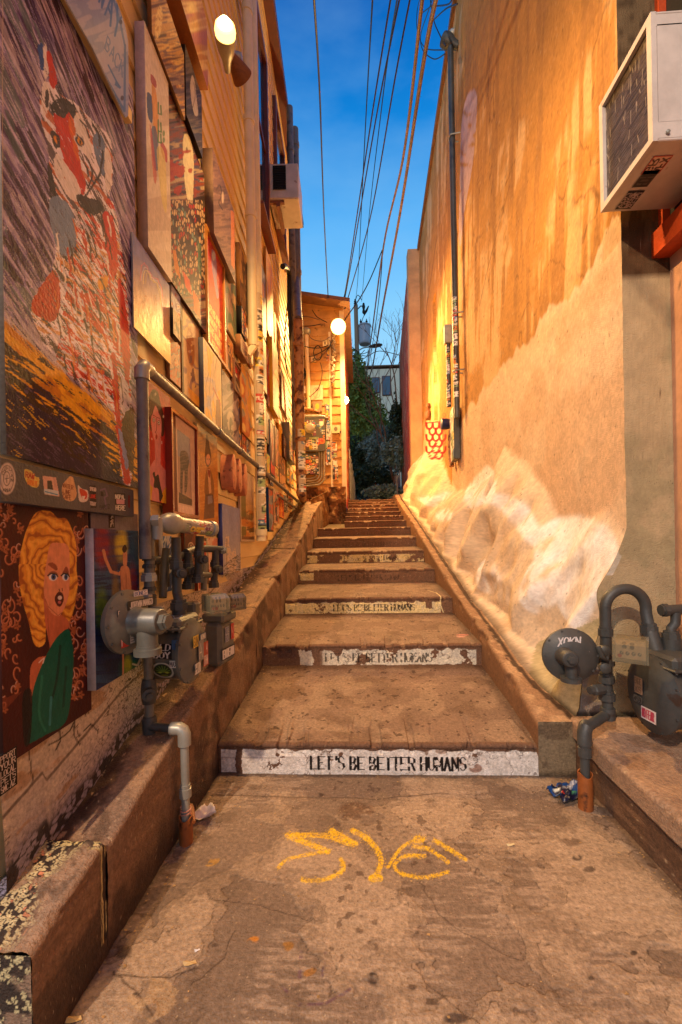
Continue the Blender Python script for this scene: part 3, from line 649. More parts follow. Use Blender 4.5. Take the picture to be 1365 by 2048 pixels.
for p_ in ([(98, 1490), (118, 1480), (140, 1462), (150, 1442), (148, 1470), (160, 1490)], [(58, 1500), (62, 1530), (66, 1560)], [(168, 1462), (182, 1448), (196, 1462)], [(118, 1455), (122, 1480), (112, 1500)]): cv.put(cv.line(p_, 3.0), (30, 24, 22), .85)
speck(cv, U, ZZ, .12, 120, 12)
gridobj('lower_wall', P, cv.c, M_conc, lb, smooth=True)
mb = MB()
mb.box(LW.at(5.1, 8.12, .07), (8.2, .16, .10), axes_of(LW)); mb.build('fascia', M_redtrim, lb)
mb = MB(); mb.box(LW.at(5.1, 8.20, -2.0), (8.3, 4.3, .05), axes_of(LW)); mb.build('roof', M_roof, lb)
mb = MB(); mb.box(LW.at(9.19, 4.2, -2.0), (.08, 4.0, 7.9), axes_of(LW)); mb.build('end_wall', M_siding, lb)
mb = MB(); mb.box(LW.at(1.112, 4.0, -2.02), (.08, 3.98, 8.1), axes_of(LW)); mb.build('street_facade', M_siding, lb)
mb = MB(); mb.box(LW.at(5.1, 4.0, -4.05), (8.0, .1, 8.2), axes_of(LW)); mb.build('rear_wall', M_siding, lb)
mb = MB(); mb.box(LW.at(9.13, 4.4, .02), (.05, .10, 7.4), axes_of(LW)); mb.build('corner_board', M_siding, lb)
def win(pl, u0, u1, z0, z1, parent, m=M_orange, fw=.07, proud=.035):
    mb = MB(); A = axes_of(pl); um, zm = (u0 + u1) / 2, (z0 + z1) / 2
    for (c, d) in (((u0 - fw / 2, zm), (fw, z1 - z0 + 2 * fw)), ((u1 + fw / 2, zm), (fw, z1 - z0 + 2 * fw)), ((um, z1 + fw / 2), (u1 - u0, fw)), ((um, z0 - fw / 2), (u1 - u0, fw))):
        mb.box(pl.at(c[0], c[1], proud), (d[0], .05, d[1]), A)
    mb.box(pl.at(um, zm, proud - .012), (u1 - u0, .02, .05), A); mb.box(pl.at(um, z0 - fw - .012, proud + .03), (u1 - u0 + .24, .10, .03), A)
    f = mb.build('window', m, parent)
    mb = MB(); mb.box(pl.at(um, zm, proud - .022), (u1 - u0, .012, z1 - z0), A); mb.build('pane', M_pane, f); return f
def UZ(px, py, off=0, pl=LW): return pl.hit(px, py, off)
win(LW, 4.68, 5.25, 5.0, 7.2, lb, M_redtrim); win(LW, 6.05, 6.85, 5.78, 7.5, lb, M_redtrim)

# ------------------------------------------------------------------ right building
NR, NZ = 330, 620
tt = np.linspace(0, 1, NR); Yr = 1 / ((1 - tt) / 2.245 + tt / 11.25); zf = np.linspace(0, 1, NZ)
zb = poly_interp(Yr, RZ) - .06; YY, ZF = np.meshgrid(Yr, zf); ZZ = zb[None] + (8.85 - zb[None]) * ZF ** 1.25
hh = ZZ - zb[None] - .06
# ridge line of the sculpted snow bank (depth, height above the kerb)
rg = [(2.2, .95), (2.45, 1.02), (2.75, .92), (3.0, .86), (3.2, 1.02), (3.6, 1.22), (4.0, 1.32), (4.25, 1.38), (4.55, 1.10), (5.2, .92), (6.0, .74), (6.6, .62), (7.1, .70), (7.8, .95), (8.6, 1.5), (9.4, 1.3), (11.3, 1.0)]
RH = np.interp(YY, [a for a, b in rg], [b for a, b in rg])
frac = np.clip(hh / RH, 0, 1)
base_out = (RWX + RSL * YY) - np.interp(YY, [2.2, 2.5, 2.75, 3.2, 11, 14], [1.10, 1.02, 0.985, 0.985, 1.02, 1.3])
body = (1 - frac ** 1.5) ** .9 * (1 - .0 * frac)
fold = fbm(YY * 1.0 + .35 * hh + .25 * fbm(YY, hh, 2.4, 2, 602), hh * .35, 3.1, 3, 601)
fold2 = ridge(YY + .55 * hh, hh * .5, 2.1, 3, 605)
flare = base_out * body * (0.72 + .75 * (fold - .35)) + base_out * .55 * (fold2 - .72) * np.clip(np.sin(np.pi * np.clip(frac, 0, 1)) * 1.2, 0, 1) * (frac < 1)
flare = np.clip(flare, 0, None)
edge0 = ss(0, .06, hh); flare = flare * edge0 + base_out * (1 - edge0) * 1.0
# bring the flare down so the wall stays inside the kerb
flare = np.minimum(flare, base_out + .01)
for ax_, kn_ in ((0, 5), (1, 3), (0, 5), (1, 3)): flare = np.apply_along_axis(lambda q_: np.convolve(np.pad(q_, kn_ // 2, mode='edge'), np.ones(kn_) / kn_, 'valid'), ax_, flare)
lump = .012 * (fbm(YY, ZZ, 2.0, 3, 611) - .5) + .004 * (fbm(YY, ZZ, 14, 3, 612) - .5)
off = flare + lump
def slot(px0, px1, z0, z1, d=.14):
    u0 = -RW.hit(px0, 700)[0]; u1 = -RW.hit(px1, 700)[0]
    return ((YY > min(u0, u1)) & (YY < max(u0, u1)) & (ZZ > z0) & (ZZ < z1))
s1 = (YY > 6.35) & (YY < 6.78) & (ZZ > 3.55) & (ZZ < 6.1); s2 = (YY > 8.6) & (YY < 8.95) & (ZZ > 3.5) & (ZZ < 6.2)
off = np.where(s1 | s2, -.16, off)
P = RW.at(-YY, ZZ, off); PX, PY = proj(P); cv = Cv(PX, PY, (190, 138, 76)); cv.aa = 1.2
n5 = fbm(YY, ZZ, 1.3, 5, 621); diag = .55 * fbm(YY * 2.2 + ZZ * .45, ZZ * .55, 1.5, 5, 623) + .45 * fbm(YY * 9 + ZZ * .8, ZZ * .9, 1.5, 4, 627)
cv.c *= (.78 + .40 * n5)[..., None]; cv.put(ss(.50, .62, diag), (150, 108, 70), .5); cv.put(ss(.60, .68, fbm(YY * 26, ZZ * 1.1, 1, 4, 629)) * ss(.45, .6, n5), (120, 84, 56), .35); cv.put((ridge(YY * 1.3, ZZ, 1.4, 4, 635) > .985) * (n5 > .45), (96, 66, 44), .5); cv.put(ss(.54, .46, diag) * ss(.5, .6, n5), (228, 192, 146), .6)
# cream scrubbed area below the jagged edge
ex = np.array([900, 925, 960, 1000, 1040, 1080, 1130, 1180, 1222, 1300]); ey = np.array([905, 850, 790, 735, 700, 640, 590, 540, 450, 430])
jag = 34 * (fbm(PX * .05, PY * 0, 1, 4, 631) - .5) * 2 + 14 * (vnoise(PX * .11, PY * 0 + 3, 632) - .5)
d = PY - (np.interp(PX, ex, ey) + jag); cv.put(ss(-4, 6, d) * (PX > 905), (226, 198, 170), .9)
cv.put(ss(0, 60, d) * (PX > 905) * ss(.46, .6, fbm(YY, ZZ, 2.6, 4, 633)), (204, 160, 124), .4)
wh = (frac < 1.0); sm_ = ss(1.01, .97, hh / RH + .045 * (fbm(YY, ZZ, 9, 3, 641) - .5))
cv.put(sm_, (230, 206, 176), .85)
jx = 12 * (fbm(YY, ZZ, 5, 4, 901) - .5); jy = 12 * (fbm(YY, ZZ, 5, 4, 905) - .5); cv.X = PX + jx; cv.Y = PY + jy
snow = np.zeros(PX.shape)
for pts in (spl([(975, 930), (990, 945), (992, 985), (1020, 990), (1060, 1020), (1085, 1060), (1110, 1090), (1060, 1090), (1025, 1045), (990, 1012), (955, 1012), (945, 1020), (930, 985), (950, 955)]), spl([(838, 995), (880, 990), (905, 985), (880, 1012), (850, 1008)]), spl([(870, 1030), (900, 1018), (905, 1035), (880, 1045)]),
    spl([(1080, 1060), (1130, 1035), (1190, 1040), (1230, 1075), (1240, 1120), (1205, 1150), (1185, 1220), (1150, 1260), (1110, 1200), (1070, 1130)]), spl([(960, 1130), (985, 1120), (1000, 1150), (980, 1185), (955, 1170)]), spl([(1060, 1130), (1120, 1110), (1130, 1180), (1080, 1230), (1040, 1200)])):
    snow = np.maximum(snow, cv.poly(pts))
ks = np.ones(3) / 3
for ax_ in (0, 1, 0, 1): snow = np.apply_along_axis(lambda q_: np.convolve(q_, ks, 'same'), ax_, snow)
snow = snow * ss(.25, .55, fbm(YY, ZZ, 6, 4, 645) + .12)
cv.put(snow, (250, 246, 244), .95)
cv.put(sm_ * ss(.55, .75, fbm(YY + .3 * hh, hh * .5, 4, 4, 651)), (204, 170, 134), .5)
green = cv.poly(spl([(1068, 1300), (1100, 1275), (1140, 1262), (1200, 1230), (1216, 1160), (1260, 1120), (1260, 1460), (1110, 1410), (1060, 1400)])); cv.put(green, (186, 172, 132), .85)
cv.X = PX; cv.Y = PY
lav = cv.poly(spl([(942, 182), (954, 190), (952, 260), (944, 340), (930, 420), (922, 490), (918, 470), (920, 370), (922, 270), (930, 205)])); cv.put(lav * ss(.3, .5, fbm(PX, PY, .1, 3, 655) + .1), (200, 178, 196), .75)
# pale painted pillar shape with red scales
pil = cv.poly([(852, 842), (884, 842), (886, 900), (884, 960), (872, 985), (846, 990), (846, 900)]); cv.put(pil, (232, 204, 160), .9)
for r_ in range(6):
    for c_ in range(3):
        a0 = 853 + c_ * 13 + (6 if r_ % 2 else 0); b0 = 846 + r_ * 12
        if a0 < 884: cv.put(cv.line(spl([(a0, b0), (a0 + 1.5, b0 + 9), (a0 + 7, b0 + 12), (a0 + 12, b0 + 7), (a0 + 12.5, b0)], False, 4), 4.4), (150, 8, 34), .98)
cv.put(cv.line([(852, 846), (884, 843)], 3), (176, 24, 50), .9)
for k in range(7): cv.put(cv.ell(889, 838 + k * 9 - 8, 3.5, 4.5, 0, .5) - cv.ell(889, 838 + k * 9 - 8, 1.8, 2.6, 0, .5), (196, 60, 50), .6)
for p_ in ([(1020, 370), (975, 540), (960, 610)], [(880, 430), (862, 560), (850, 640)]): cv.put(cv.line(p_, 1.4), (130, 92, 60), .6)
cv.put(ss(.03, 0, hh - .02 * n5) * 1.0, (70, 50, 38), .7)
speck(cv, YY, ZZ, .22, 75, 15)
rb = empty('stucco_building', RW.at(-5, 0), 'tall ochre stucco building on the right with a sculpted white snow bank at its foot', 'building')
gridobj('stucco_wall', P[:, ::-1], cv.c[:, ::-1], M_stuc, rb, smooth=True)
# return face at the corner and the set-back wall
cornx = RWX + RSL * 2.245
zz = np.concatenate([np.linspace(.2, 1.6, 220), np.linspace(1.62, 8.85, 200)]); base = off[:, 0]; zc = ZZ[:, 0]
edge = cornx - np.interp(zz, zc, base); SBX = 1.60
ww = np.linspace(0, 1, 90); Wg, Zg = np.meshgrid(ww, zz); Xg = edge[:, None] + (SBX - edge[:, None]) * Wg
P = np.stack([Xg, 0 * Xg + 2.245, Zg], -1); PX, PY = proj(P); cv = Cv(PX, PY, (196, 172, 132)); n6 = fbm(Xg, Zg, 3, 4, 661); cv.c *= (.8 + .35 * n6)[..., None]
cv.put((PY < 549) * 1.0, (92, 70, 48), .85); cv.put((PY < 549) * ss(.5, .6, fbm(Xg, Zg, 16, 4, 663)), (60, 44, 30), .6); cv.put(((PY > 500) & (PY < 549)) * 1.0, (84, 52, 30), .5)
cv.put((PX < 1225) * (PY > 560) * (PY < 1120) * (Wg < .04), (230, 210, 190), .7)
cv.put((PY > 1040) * (PY < 1150) * (Wg < .10) * (n6 > .45), (232, 220, 204), .8)
cv.put(ss(.5, .62, fbm(Xg, Zg, 6, 4, 665)) * (PY > 560), (160, 150, 112), .4)
cv.put(ss(.50, .58, fbm(Xg, Zg, 9, 4, 667)) * (PY > 1330) * (PX > 1120) * (PX < 1215), (112, 112, 128), .55)  # mottled blue-grey shadow of the regulator, painted into the wall colour
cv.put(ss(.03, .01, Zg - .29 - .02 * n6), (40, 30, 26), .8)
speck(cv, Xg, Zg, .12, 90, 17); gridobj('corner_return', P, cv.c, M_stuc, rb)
pl = XN(SBX); u, z = np.meshgrid(np.linspace(-2.245, 2.5, 300), np.linspace(.2, 8.85, 300)); P = pl.at(u, z, .006 * (fbm(u, z, 4, 3, 671) - .5)); cv = Cv(*proj(P), (212, 158, 122)); cv.c *= (.85 + .3 * fbm(u, z, 2, 4, 673))[..., None]; speck(cv, u, z, .1, 90, 19)
gridobj('set_back_wall', P, cv.c, M_stuc, rb, smooth=True)
mb = MB(); mb.box(RW.at(-6.7, 8.9, -.02), (9.1, .14, .11), axes_of(RW)); mb.build('parapet', M_roof, rb)
mb = MB(); mb.box((3.85, 4.5, 4.4), (4.0, 13.3, 8.8)); mb.build('building_mass', M_asph, rb)
mb = MB()   # dark tall slot windows inside the recesses
for (a, b, c, d) in ((6.36, 6.77, 3.56, 6.09), (8.61, 8.94, 3.51, 6.19)): mb.box(RW.at(-(a + b) / 2, (c + d) / 2, -.15), (b - a, .01, d - c), axes_of(RW))
mb.build('slot_glazing', M_pane, rb)
# window with orange frame in the set-back wall
A = axes_of(pl)
wz0 = atX(1293, 545, SBX - .03); zb_ = wz0[2]; yb_ = wz0[1]
mb = MB()
mb.box((SBX - .03, yb_ - .05, zb_ + 1.1), (.06, .11, 2.2), None); mb.box((SBX - .045, yb_ - .95, zb_ + .05), (.09, 1.7, .12), None); mb.box((SBX - .028, yb_ - .14, zb_ + 1.1), (.05, .045, 2.0), None)
mb.box((SBX - .028, yb_ - .95, zb_ + .80), (.05, 1.5, .06), None)
wf = mb.build('window', M_orange, rb); mb = MB(); mb.box((SBX - .012, yb_ - 1.0, zb_ + 1.1), (.01, 1.7, 2.1)); mb.build('pane', M_dark, wf)

# pilaster and red brick building beyond
mb = MB(); mb.box((1.62, 11.42, 4.75), (.50, .32, 8.3)); pil_ = mb.build('stucco_pilaster', mat('tan_stucco', c=(196, 150, 110), rough=.9, var=.25, vs=3, bump=.6, bs=60), None); tag(pil_, 'square tan stucco pier at the far end of the right hand wall', 'pier')
bk = empty('brick_building', (1.6, 14, 2.3), 'red painted brick building wall beyond the tan pier', 'building')
pl = Plane((1.43 - .05 * 11.6, 0, 0), (-.05, -1, 0), (-1, .05, 0)); u, z = np.meshgrid(np.linspace(-17.5, -11.6, 160), np.linspace(2.2, 8.8, 300))
row = np.floor(z / .075); f1 = np.abs((z / .075) % 1 - .5) > .42; f2 = np.abs(((u + (row % 2) * .1) / .21) % 1 - .5) > .46
P = pl.at(u, z, .01 * (~(f1 | f2))); cv = Cv(*proj(P), (200, 78, 36)); cv.c *= (.6 + .8 * fbm(u, z, 3, 4, 681))[..., None]; cv.put(f1 | f2, (96, 40, 24), .6); cv.put(ss(.6, .66, fbm(u * 2, z * .8, 3, 4, 683)), (216, 160, 120), .6)
gridobj('brick_wall', P, cv.c, M_conc, bk); mb = MB(); mb.box((3.2, 14.6, 5.5), (3.0, 5.8, 6.6)); mb.build('building_mass', M_asph, bk)

# ------------------------------------------------------------------ shed facing down the alley (meter wall)
SY = 9.25
pl = YP(SY); sh = empty('clapboard_shed', (-0.9, SY, 2.0), 'small cream clapboard shed jutting over the steps, its front crowded with meters and wires', 'shed')
mb = MB(); xl, xr = -1.45, -0.30
zz = 2.3; prof = []
while zz < 6.3: prof += [(zz, 0.0), (zz + .004, .018), (zz + .19, .003)]; zz += .19
zt = lambda x: 6.52 - .22 * (x - xl) / (xr - xl)
for i, (zz, of) in enumerate(prof):
    mb.v.append((xl, SY - of, zz)); mb.v.append((xr, SY - of, zz))
    if i: b = 2 * i; mb.f.append((b - 2, b - 1, b + 1, b)); mb.sm.append(False)
M_shed = mat('golden_shed_paint', c=(190, 142, 78), rough=.6, var=.3, vs=5, bump=.3, bs=50, dirt=((90, 60, 36), 7.0, .62)); mb.build('front_siding', M_shed, sh)
mb = MB(); mb.prism([(xl, 6.2), (xr, 6.2), (xr, zt(xr)), (xl, zt(xl))], (0, SY + .02, 0), (1, 0, 0), (0, 0, 1), (0, 1, 0), .05); mb.build('gable', M_shed, sh)
mb = MB(); mb.prism([(xl - .05, zt(xl)), (xr + .16, zt(xr) - .03), (xr + .16, zt(xr) + .05), (xl - .05, zt(xl) + .08)], (0, SY - .32, 0), (1, 0, 0), (0, 0, 1), (0, 1, 0), 4.6); mb.build('roof', M_roof, sh)
mb = MB(); mb.box((xr - .03, SY - .015, 4.2), (.10, .03, 4.1)); mb.box((xr - .30, SY - .012, 4.0), (.045, .024, 3.6)); mb.build('corner_board', M_cream, sh)
u, z = np.meshgrid(np.linspace(-13.8, -9.25, 60), np.linspace(2.0, 6.2, 90)); pls = Plane((xr, 0, 0), (0, 1, 0), (1, 0, 0)); u = -u
P = pls.at(u, z, 0); cv = Cv(u, z, (170, 60, 34)); cv.c *= (.6 + .8 * fbm(u, z, 3, 4, 691))[..., None]; c1, c2, ci = cells(u, z, 5, 12); cv.put(ci > .55, (226, 190, 140), .6); cv.put((z > 4.3) * 1.0, (196, 110, 50), .8)
gridobj('side_wall', P[:, ::-1], cv.c[:, ::-1], M_conc, sh)
# rubble plinth below the shed
u, z = np.meshgrid(np.linspace(-1.4, -.30, 90), np.linspace(1.4, 2.42, 90)); nn = fbm(u, z, 7, 4, 695)
P = np.stack([u, SY - .02 - .10 * nn, z], -1); cv = Cv(u, z, (128, 86, 54)); cv.c *= (.4 + 1.1 * nn)[..., None]; cv.put(nn > .62, (200, 160, 110), .6); cv.put(nn < .4, (60, 38, 24), .6); gridobj('rubble_plinth', P, cv.c, M_conc, sh, smooth=True)
u, z = np.meshgrid(np.linspace(8.0, 9.25, 60), np.linspace(1.3, 2.55, 60)); nn = fbm(u, z, 7, 4, 697); P = np.stack([-.32 - .40 * ss(2.35, 2.1, 0 * z + 2.1) * (1 - nn * .2) - .25 * (9.25 - u) / 1.25 + .0 * z, u, np.minimum(z, 2.35 - .25 * (9.25 - u))], -1)
cv = Cv(u, z, (120, 84, 54)); cv.c *= (.4 + 1.1 * nn)[..., None]; rub = tag(gridobj('rubble_footing', P, cv.c, M_conc, None, smooth=True), 'crumbling rubble footing between the left cheek wall and the shed corner', 'footing')

# utilities on the shed front
def px3(px, py, off=0.0): return atY(px, py, SY - off)
pipe = lambda pts, r, off: [px3(a, b, off) for a, b in pts]
def tube_thing(name, pts, r, m, label, cat, group=None, n=10):
    mb = MB(); mb.tube(pts, r, n); return tag(mb.build(name, m), label, cat, group)
sx = SY / 850
em = empty('electric_meter_panel', px3(628, 900, .05), 'sticker covered electric meter panel with a round glass meter on the shed front', 'meter panel')
def shbox(name, x0, y0, x1, y1, d, m, parent=None, off=0.018, bev=.01):
    a = px3(x0, y1, 0); b = px3(x1, y0, 0); mb = MB(); mb.box(((a[0] + b[0]) / 2, SY - off - d / 2, (a[2] + b[2]) / 2), (b[0] - a[0], d, b[2] - a[2]), bev=bev); return mb.build(name, m, parent)
def stick_cv(pl, x0, y0, x1, y1, off, W=40, H=40, base=(200, 190, 170)):
    a = pl.hit(x0, y1, off); b = pl.hit(x1, y0, off); return flat(pl, min(a[0], b[0]), max(a[0], b[0]), a[1], b[1], off, W, H, base, px=False)
STICKW = ['ICE', 'LOVE', 'ART', 'PEACE', 'OK', 'YES', 'JEROME', 'MINT', 'DO IT', 'SKATE', 'ROCK', 'HI', 'VAN', 'KIND']
def collage(cv, rnd, n=60, mn=.07, mx=.22, base=None):
    cols = [(226, 214, 196), (40, 36, 36), (190, 60, 46), (236, 196, 60), (70, 110, 150), (150, 170, 120), (232, 226, 216), (120, 60, 90), (200, 120, 60), (84, 84, 84)]
    for i in range(n):
        cx, cy = rnd.random(), rnd.random(); w_, h_ = rnd.uniform(mn, mx), rnd.uniform(mn, mx) * .7; c = rnd.choice(cols); k = rnd.random()
        if k < .35: cv.put(cv.ell(cx, cy, w_ / 2, h_ / 2), c, .95); cv.put(cv.ell(cx, cy, w_ / 4, h_ / 4), rnd.choice(cols), .9)
        else:
            m = (abs(cv.X - cx) < w_ / 2) & (abs(cv.Y - cy) < h_ / 2); cv.put(m, c, .95); c2 = (30, 28, 28) if sum(c) > 330 else (230, 224, 210)
            for q in range(rnd.randint(1, 2)): cv.put(m * (abs(cv.Y - cy - h_ * .22 * (q * 2 - .5)) < h_ * .11) * (vnoise(cv.X * 60 / mx * .3, cv.Y * 3, i % 7) > .45), c2, .9)
shbox('meter_cabinet', 608, 836, 651, 904, .12, M_dgrey, em)
cv = stick_cv(pl, 609, 838, 650, 903, .142, 90, 120, (86, 84, 80)); collage(cv, random.Random(5), 46, .10, .26); board('sticker_front', cv, M_stick, em)
mb = MB(); c = px3(621, 857, .14); mb.lathe(c + np.array([0, 0, 0]), (0, -1, 0), [(0, .105), (.03, .105), (.035, .095), (.09, .09), (.11, .07), (.115, 0)], 20); mb.build('meter_glass', M_lgrey, em)
eb = empty('junction_box', px3(628, 950, .05), 'dark sticker plastered utility box low on the shed front', 'utility box')
shbox('box_body', 605, 908, 638, 950, .10, M_dgrey, eb); cv = stick_cv(pl, 606, 909, 637, 949, .121, 70, 80, (60, 54, 50)); collage(cv, random.Random(8), 60, .12, .3)
for s_, y_, c_ in (('PATS', .28, (200, 60, 50)), ('VILLAGE', .62, (220, 200, 170))): cv.put(cv.text(s_, (.1, y_ + .12), (.11, 0), (0, -.14), .03), c_, .9)
board('sticker_front', cv, M_stick, eb)
small = [(622, 770, 646, 800, 'paper_poster', 'pale paper drawing pinned on the shed siding', 'poster', (214, 186, 160)), (626, 802, 644, 823, 'junction_box', 'small square junction box with yellow sticker under the paper drawing', 'junction box', (140, 120, 96)), (623, 713, 632, 724, 'junction_box', 'tiny cream box in the middle of the shed front', 'junction box', (210, 190, 150)),
    (646, 680, 655, 692, 'junction_box', 'small cream box just below the bright shed lamp', 'junction box', (216, 196, 150)), (664, 884, 674, 916, 'sticker_plate', 'narrow plate of stickers on the shed corner board', 'plate', (150, 90, 70)), (664, 850, 680, 866, 'junction_box', 'pale box on the right corner of the shed beneath the second lamp', 'junction box', (220, 200, 160)), (603, 772, 612, 786, 'junction_box', 'white box beside the tall conduit on the shed', 'junction box', (220, 210, 200))]
for x0, y0, x1, y1, nm, lab, cat, c_ in small:
    cv = stick_cv(pl, x0, y0, x1, y1, .07 if 'box' in nm else .03, 24, 24, c_); a_ = cv.rect
    if 'box' in nm: cv.rect = a_[:5] + (.05, c_); cv.put(cv.ell(.5, .5, .22, .3), (190, 180, 60) if x0 == 626 else (60, 50, 40), .8)
    elif 'poster' in nm:
        cv.put(cv.line(spl([(.3, .8), (.25, .3), (.5, .15), (.75, .3), (.7, .8)]), .03), (110, 60, 60), .8); cv.put(cv.ell(.5, .3, .14, .1), (150, 80, 80), .7); cv.rect = a_[:5] + (.006, c_)
    else: collage(cv, random.Random(x0), 20, .3, .6); cv.rect = a_[:5] + (.006, c_)
    tag(board(nm, cv, M_stick), lab, cat)
# corner board sticker strips
for k, (x0, y0, x1, y1) in enumerate(((652, 806, 659, 836), (653, 840, 661, 880), (652, 882, 662, 930), (654, 700, 659, 722), (666, 920, 676, 960))):
    cv = stick_cv(pl, x0, y0, x1, y1, .040, 16, 50, (180, 150, 120)); collage(cv, random.Random(k + 70), 24, .35, .9); cv.rect = cv.rect[:5] + (.005, (190, 170, 140)); tag(board('sticker_strip', cv, M_stick), ('sticker strip beside the pale drawing on the shed', 'sticker strip beside the electric meter cabinet', 'longest sticker strip beside the bent conduits', 'short sticker strip just under the upper shed lamp', 'sticker strip low on the right shed corner')[k], 'stickers', 'sticker strips on the shed corner')
mb = MB(); mb.tube(pipe([(613, 660), (614, 700), (617, 760), (618, 822)], .02, .06), .045, 10); cd = mb.build('conduit', M_cream); tag(cd, 'tall cream conduit with a round weatherhead above the meter panel', 'conduit')
mb = MB(); mb.lathe(px3(613, 666, .06), (0, 0, 1), [(-.05, .05), (0, .09), (.05, .10), (.09, .07), (.10, 0)], 14); mb.build('weatherhead', M_lgrey, cd)
for k, x0 in enumerate((634, 639, 644, 649)):
    pts = pipe([(x0, 903), (x0, 930), (x0 + .5, 948 + k * 3)] + [(x0 - 3, 954 + k * 3), (x0 - 10, 957 + k * 4), (606, 958 + k * 5)], 0, .06 + .02 * (k % 2)); tube_thing('bent_conduit', pts, .018, M_lgrey, ('innermost', 'second', 'third', 'outermost')[k] + ' of four thin grey conduits bending left below the meter panel', 'conduit', 'bent conduits under the meter panel', 8)
for pts, r, m, lab in (([(595, 812), (612, 818), (628, 820), (640, 826)], .03, M_rust, 'short rusty pipe crossing above the meter panel'), ([(608, 832), (640, 832), (652, 834)], .03, M_lgrey, 'grey gutter like pipe along the top of the meter cabinet')):
    tube_thing('pipe', pipe(pts, 0, .10), r, m, lab, 'pipe')
wires = [[(595, 634), (615, 633), (640, 640)], [(595, 652), (620, 652), (643, 648)], [(598, 712), (625, 712), (650, 700), (662, 690)], [(622, 725), (640, 715), (655, 700), (668, 686)], [(641, 725), (645, 745), (640, 770), (630, 785), (605, 804)], [(600, 690), (625, 696), (645, 695), (657, 690)],
    [(615, 664), (625, 678), (645, 682), (660, 674)], [(625, 620), (635, 634), (655, 645)], [(660, 680), (664, 700), (662, 720)]]
WL = ['topmost thin wire crossing the shed gable', 'thin wire just below the gable wire on the shed', 'wire sagging from the pipes towards the upper shed lamp', 'stiff dark wire slanting up to the upper shed lamp', 'long S shaped wire hanging down the middle of the shed', 'level wire through the wire loops on the shed', 'wire drooping from the conduit weatherhead to the shed corner', 'short wire hooked near the eave of the shed', 'short upright wire tail under the upper shed lamp']
for k, wv in enumerate(wires): tube_thing('wire', spl3 if False else [px3(a, b, .05 + .01 * k) for a, b in spl(wv, False, 5)], .009, M_black if k % 3 else M_cablebr, WL[k], 'wire', 'loose wires on the shed front', 6)
for k, (cx, cy, rr) in enumerate(((604, 745, 9), (604, 745, 6.5), (604, 747, 11), (636, 706, 12))):
    pts = [px3(cx + rr * math.cos(t) * .7, cy + rr * 1.2 * math.sin(t), .06 + .02 * k) for t in np.linspace(0, 6.1, 22)]; tube_thing('wire_coil', pts, .012, M_black, ('inner coil of black wire beside the rusty soil pipe', 'smallest inner ring of the black wire coil by the soil pipe', 'widest black wire coil beside the rusty soil pipe', 'loose round wire loop to the right of the conduit')[k], 'wire coil', 'wire coils on the shed front', 6)
mb = MB(); rr_ = random.Random(3)
for k in range(46):
    t = k / 46; c = px3(668 - 1.5 * t + rr_.uniform(-2.5, 2.5), 662 + 105 * t, .10); mb.lathe(c, (rr_.uniform(-1, 1), -1, rr_.uniform(-1, 1)), [(0, .012), (.015, .035), (.03, .035), (.045, .01)], 7)
tag(mb.build('cable_bundle', M_cablebr), 'lumpy knot of pale cables hanging down the shed corner from the lamp', 'cable bundle')

# lamps on the shed: bulb + fixture + real light
def fixture(px, py, y, power, label, bulb=.10, head=None, offx=0.0, tgt=(1.3, 6.3, 1.0)):
    c = atY(px, py, y); e = empty('wall_lamp', c, label, 'lamp')
    mb = MB(); mb.lathe(c + np.array([0, .02, 0]), (0, -1, -.3), [(-bulb, bulb * .5), (-bulb * .3, bulb * .95), (bulb * .4, bulb), (bulb * .9, bulb * .7), (bulb * 1.1, 0)], 16); mb.build('bulb', M_bulb, e); mb = MB(); mb.lathe(c + np.array([0, .02, 0]), (0, -1, -.3), [(-bulb * .9, bulb * .7), (-bulb * .2, bulb * 1.22), (-bulb * .1, bulb * 1.22), (-bulb * .1, bulb)], 18); mb.build('reflector', M_glow, e)
    mb = MB(); mb.lathe(c + np.array([0, .10, .03]), (0, 1, .3), [(0, bulb * .6), (.05, bulb * .8), (.12, .05), (.18, .04)], 14); mb.build('lamp_housing', M_lgrey, e)
    l = lamp('lamp_light', tuple(c + np.array([offx, -bulb * 1.6, -.04])), power, WARM, bulb * .9, 'SPOT' if tgt else 'POINT', tgt, 146, .6); return e, c
fixture(677, 652, 8.95, LAMP2, 'upper glaring lamp under the eave at the shed corner', .13)
fixture(690, 800, 9.42, LAMP3, 'lower glaring lamp on the shed side wall', .07, offx=.15, tgt=None)

# twin floodlight on the left wall
c = LW.W(452, 82, .26); e = empty('flood_lamp', LW.W(462, 110, .02), 'twin headed flood lamp on the clapboard wall, one head glowing', 'lamp')
mb = MB(); mb.lathe(LW.W(462, 118, .0), LW.n, [(0, .07), (.03, .07), (.05, .05), (.10, .04)], 16); mb.build('mounting_box', M_lgrey, e)
ax = np.array([.25, -1, .05]); ax /= np.linalg.norm(ax)
mb = MB(); mb.lathe(c - ax * .10, ax, [(-.06, .02), (0, .03), (.05, .05), (.10, .062), (.13, .062)], 18); mb.build('lamp_head', M_lgrey, e)
mb = MB(); mb.lathe(c + ax * .03, ax, [(0, .058), (.02, .062), (.045, .056), (.05, .044)], 20); mb.build('reflector', M_glow, e); mb = MB(); mb.lathe(c + ax * .03, ax, [(.03, .046), (.06, .040), (.078, .022), (.082, 0)], 18); mb.build('bulb', M_bulb, e)
c2 = LW.W(468, 120, .26); ax2 = np.array([.35, .9, -.25])
mb = MB(); mb.lathe(c2, ax2, [(-.06, .02), (-.02, .026), (.04, .052), (.09, .068), (.10, .068)], 18); mb.build('lamp_head', M_wood, e)
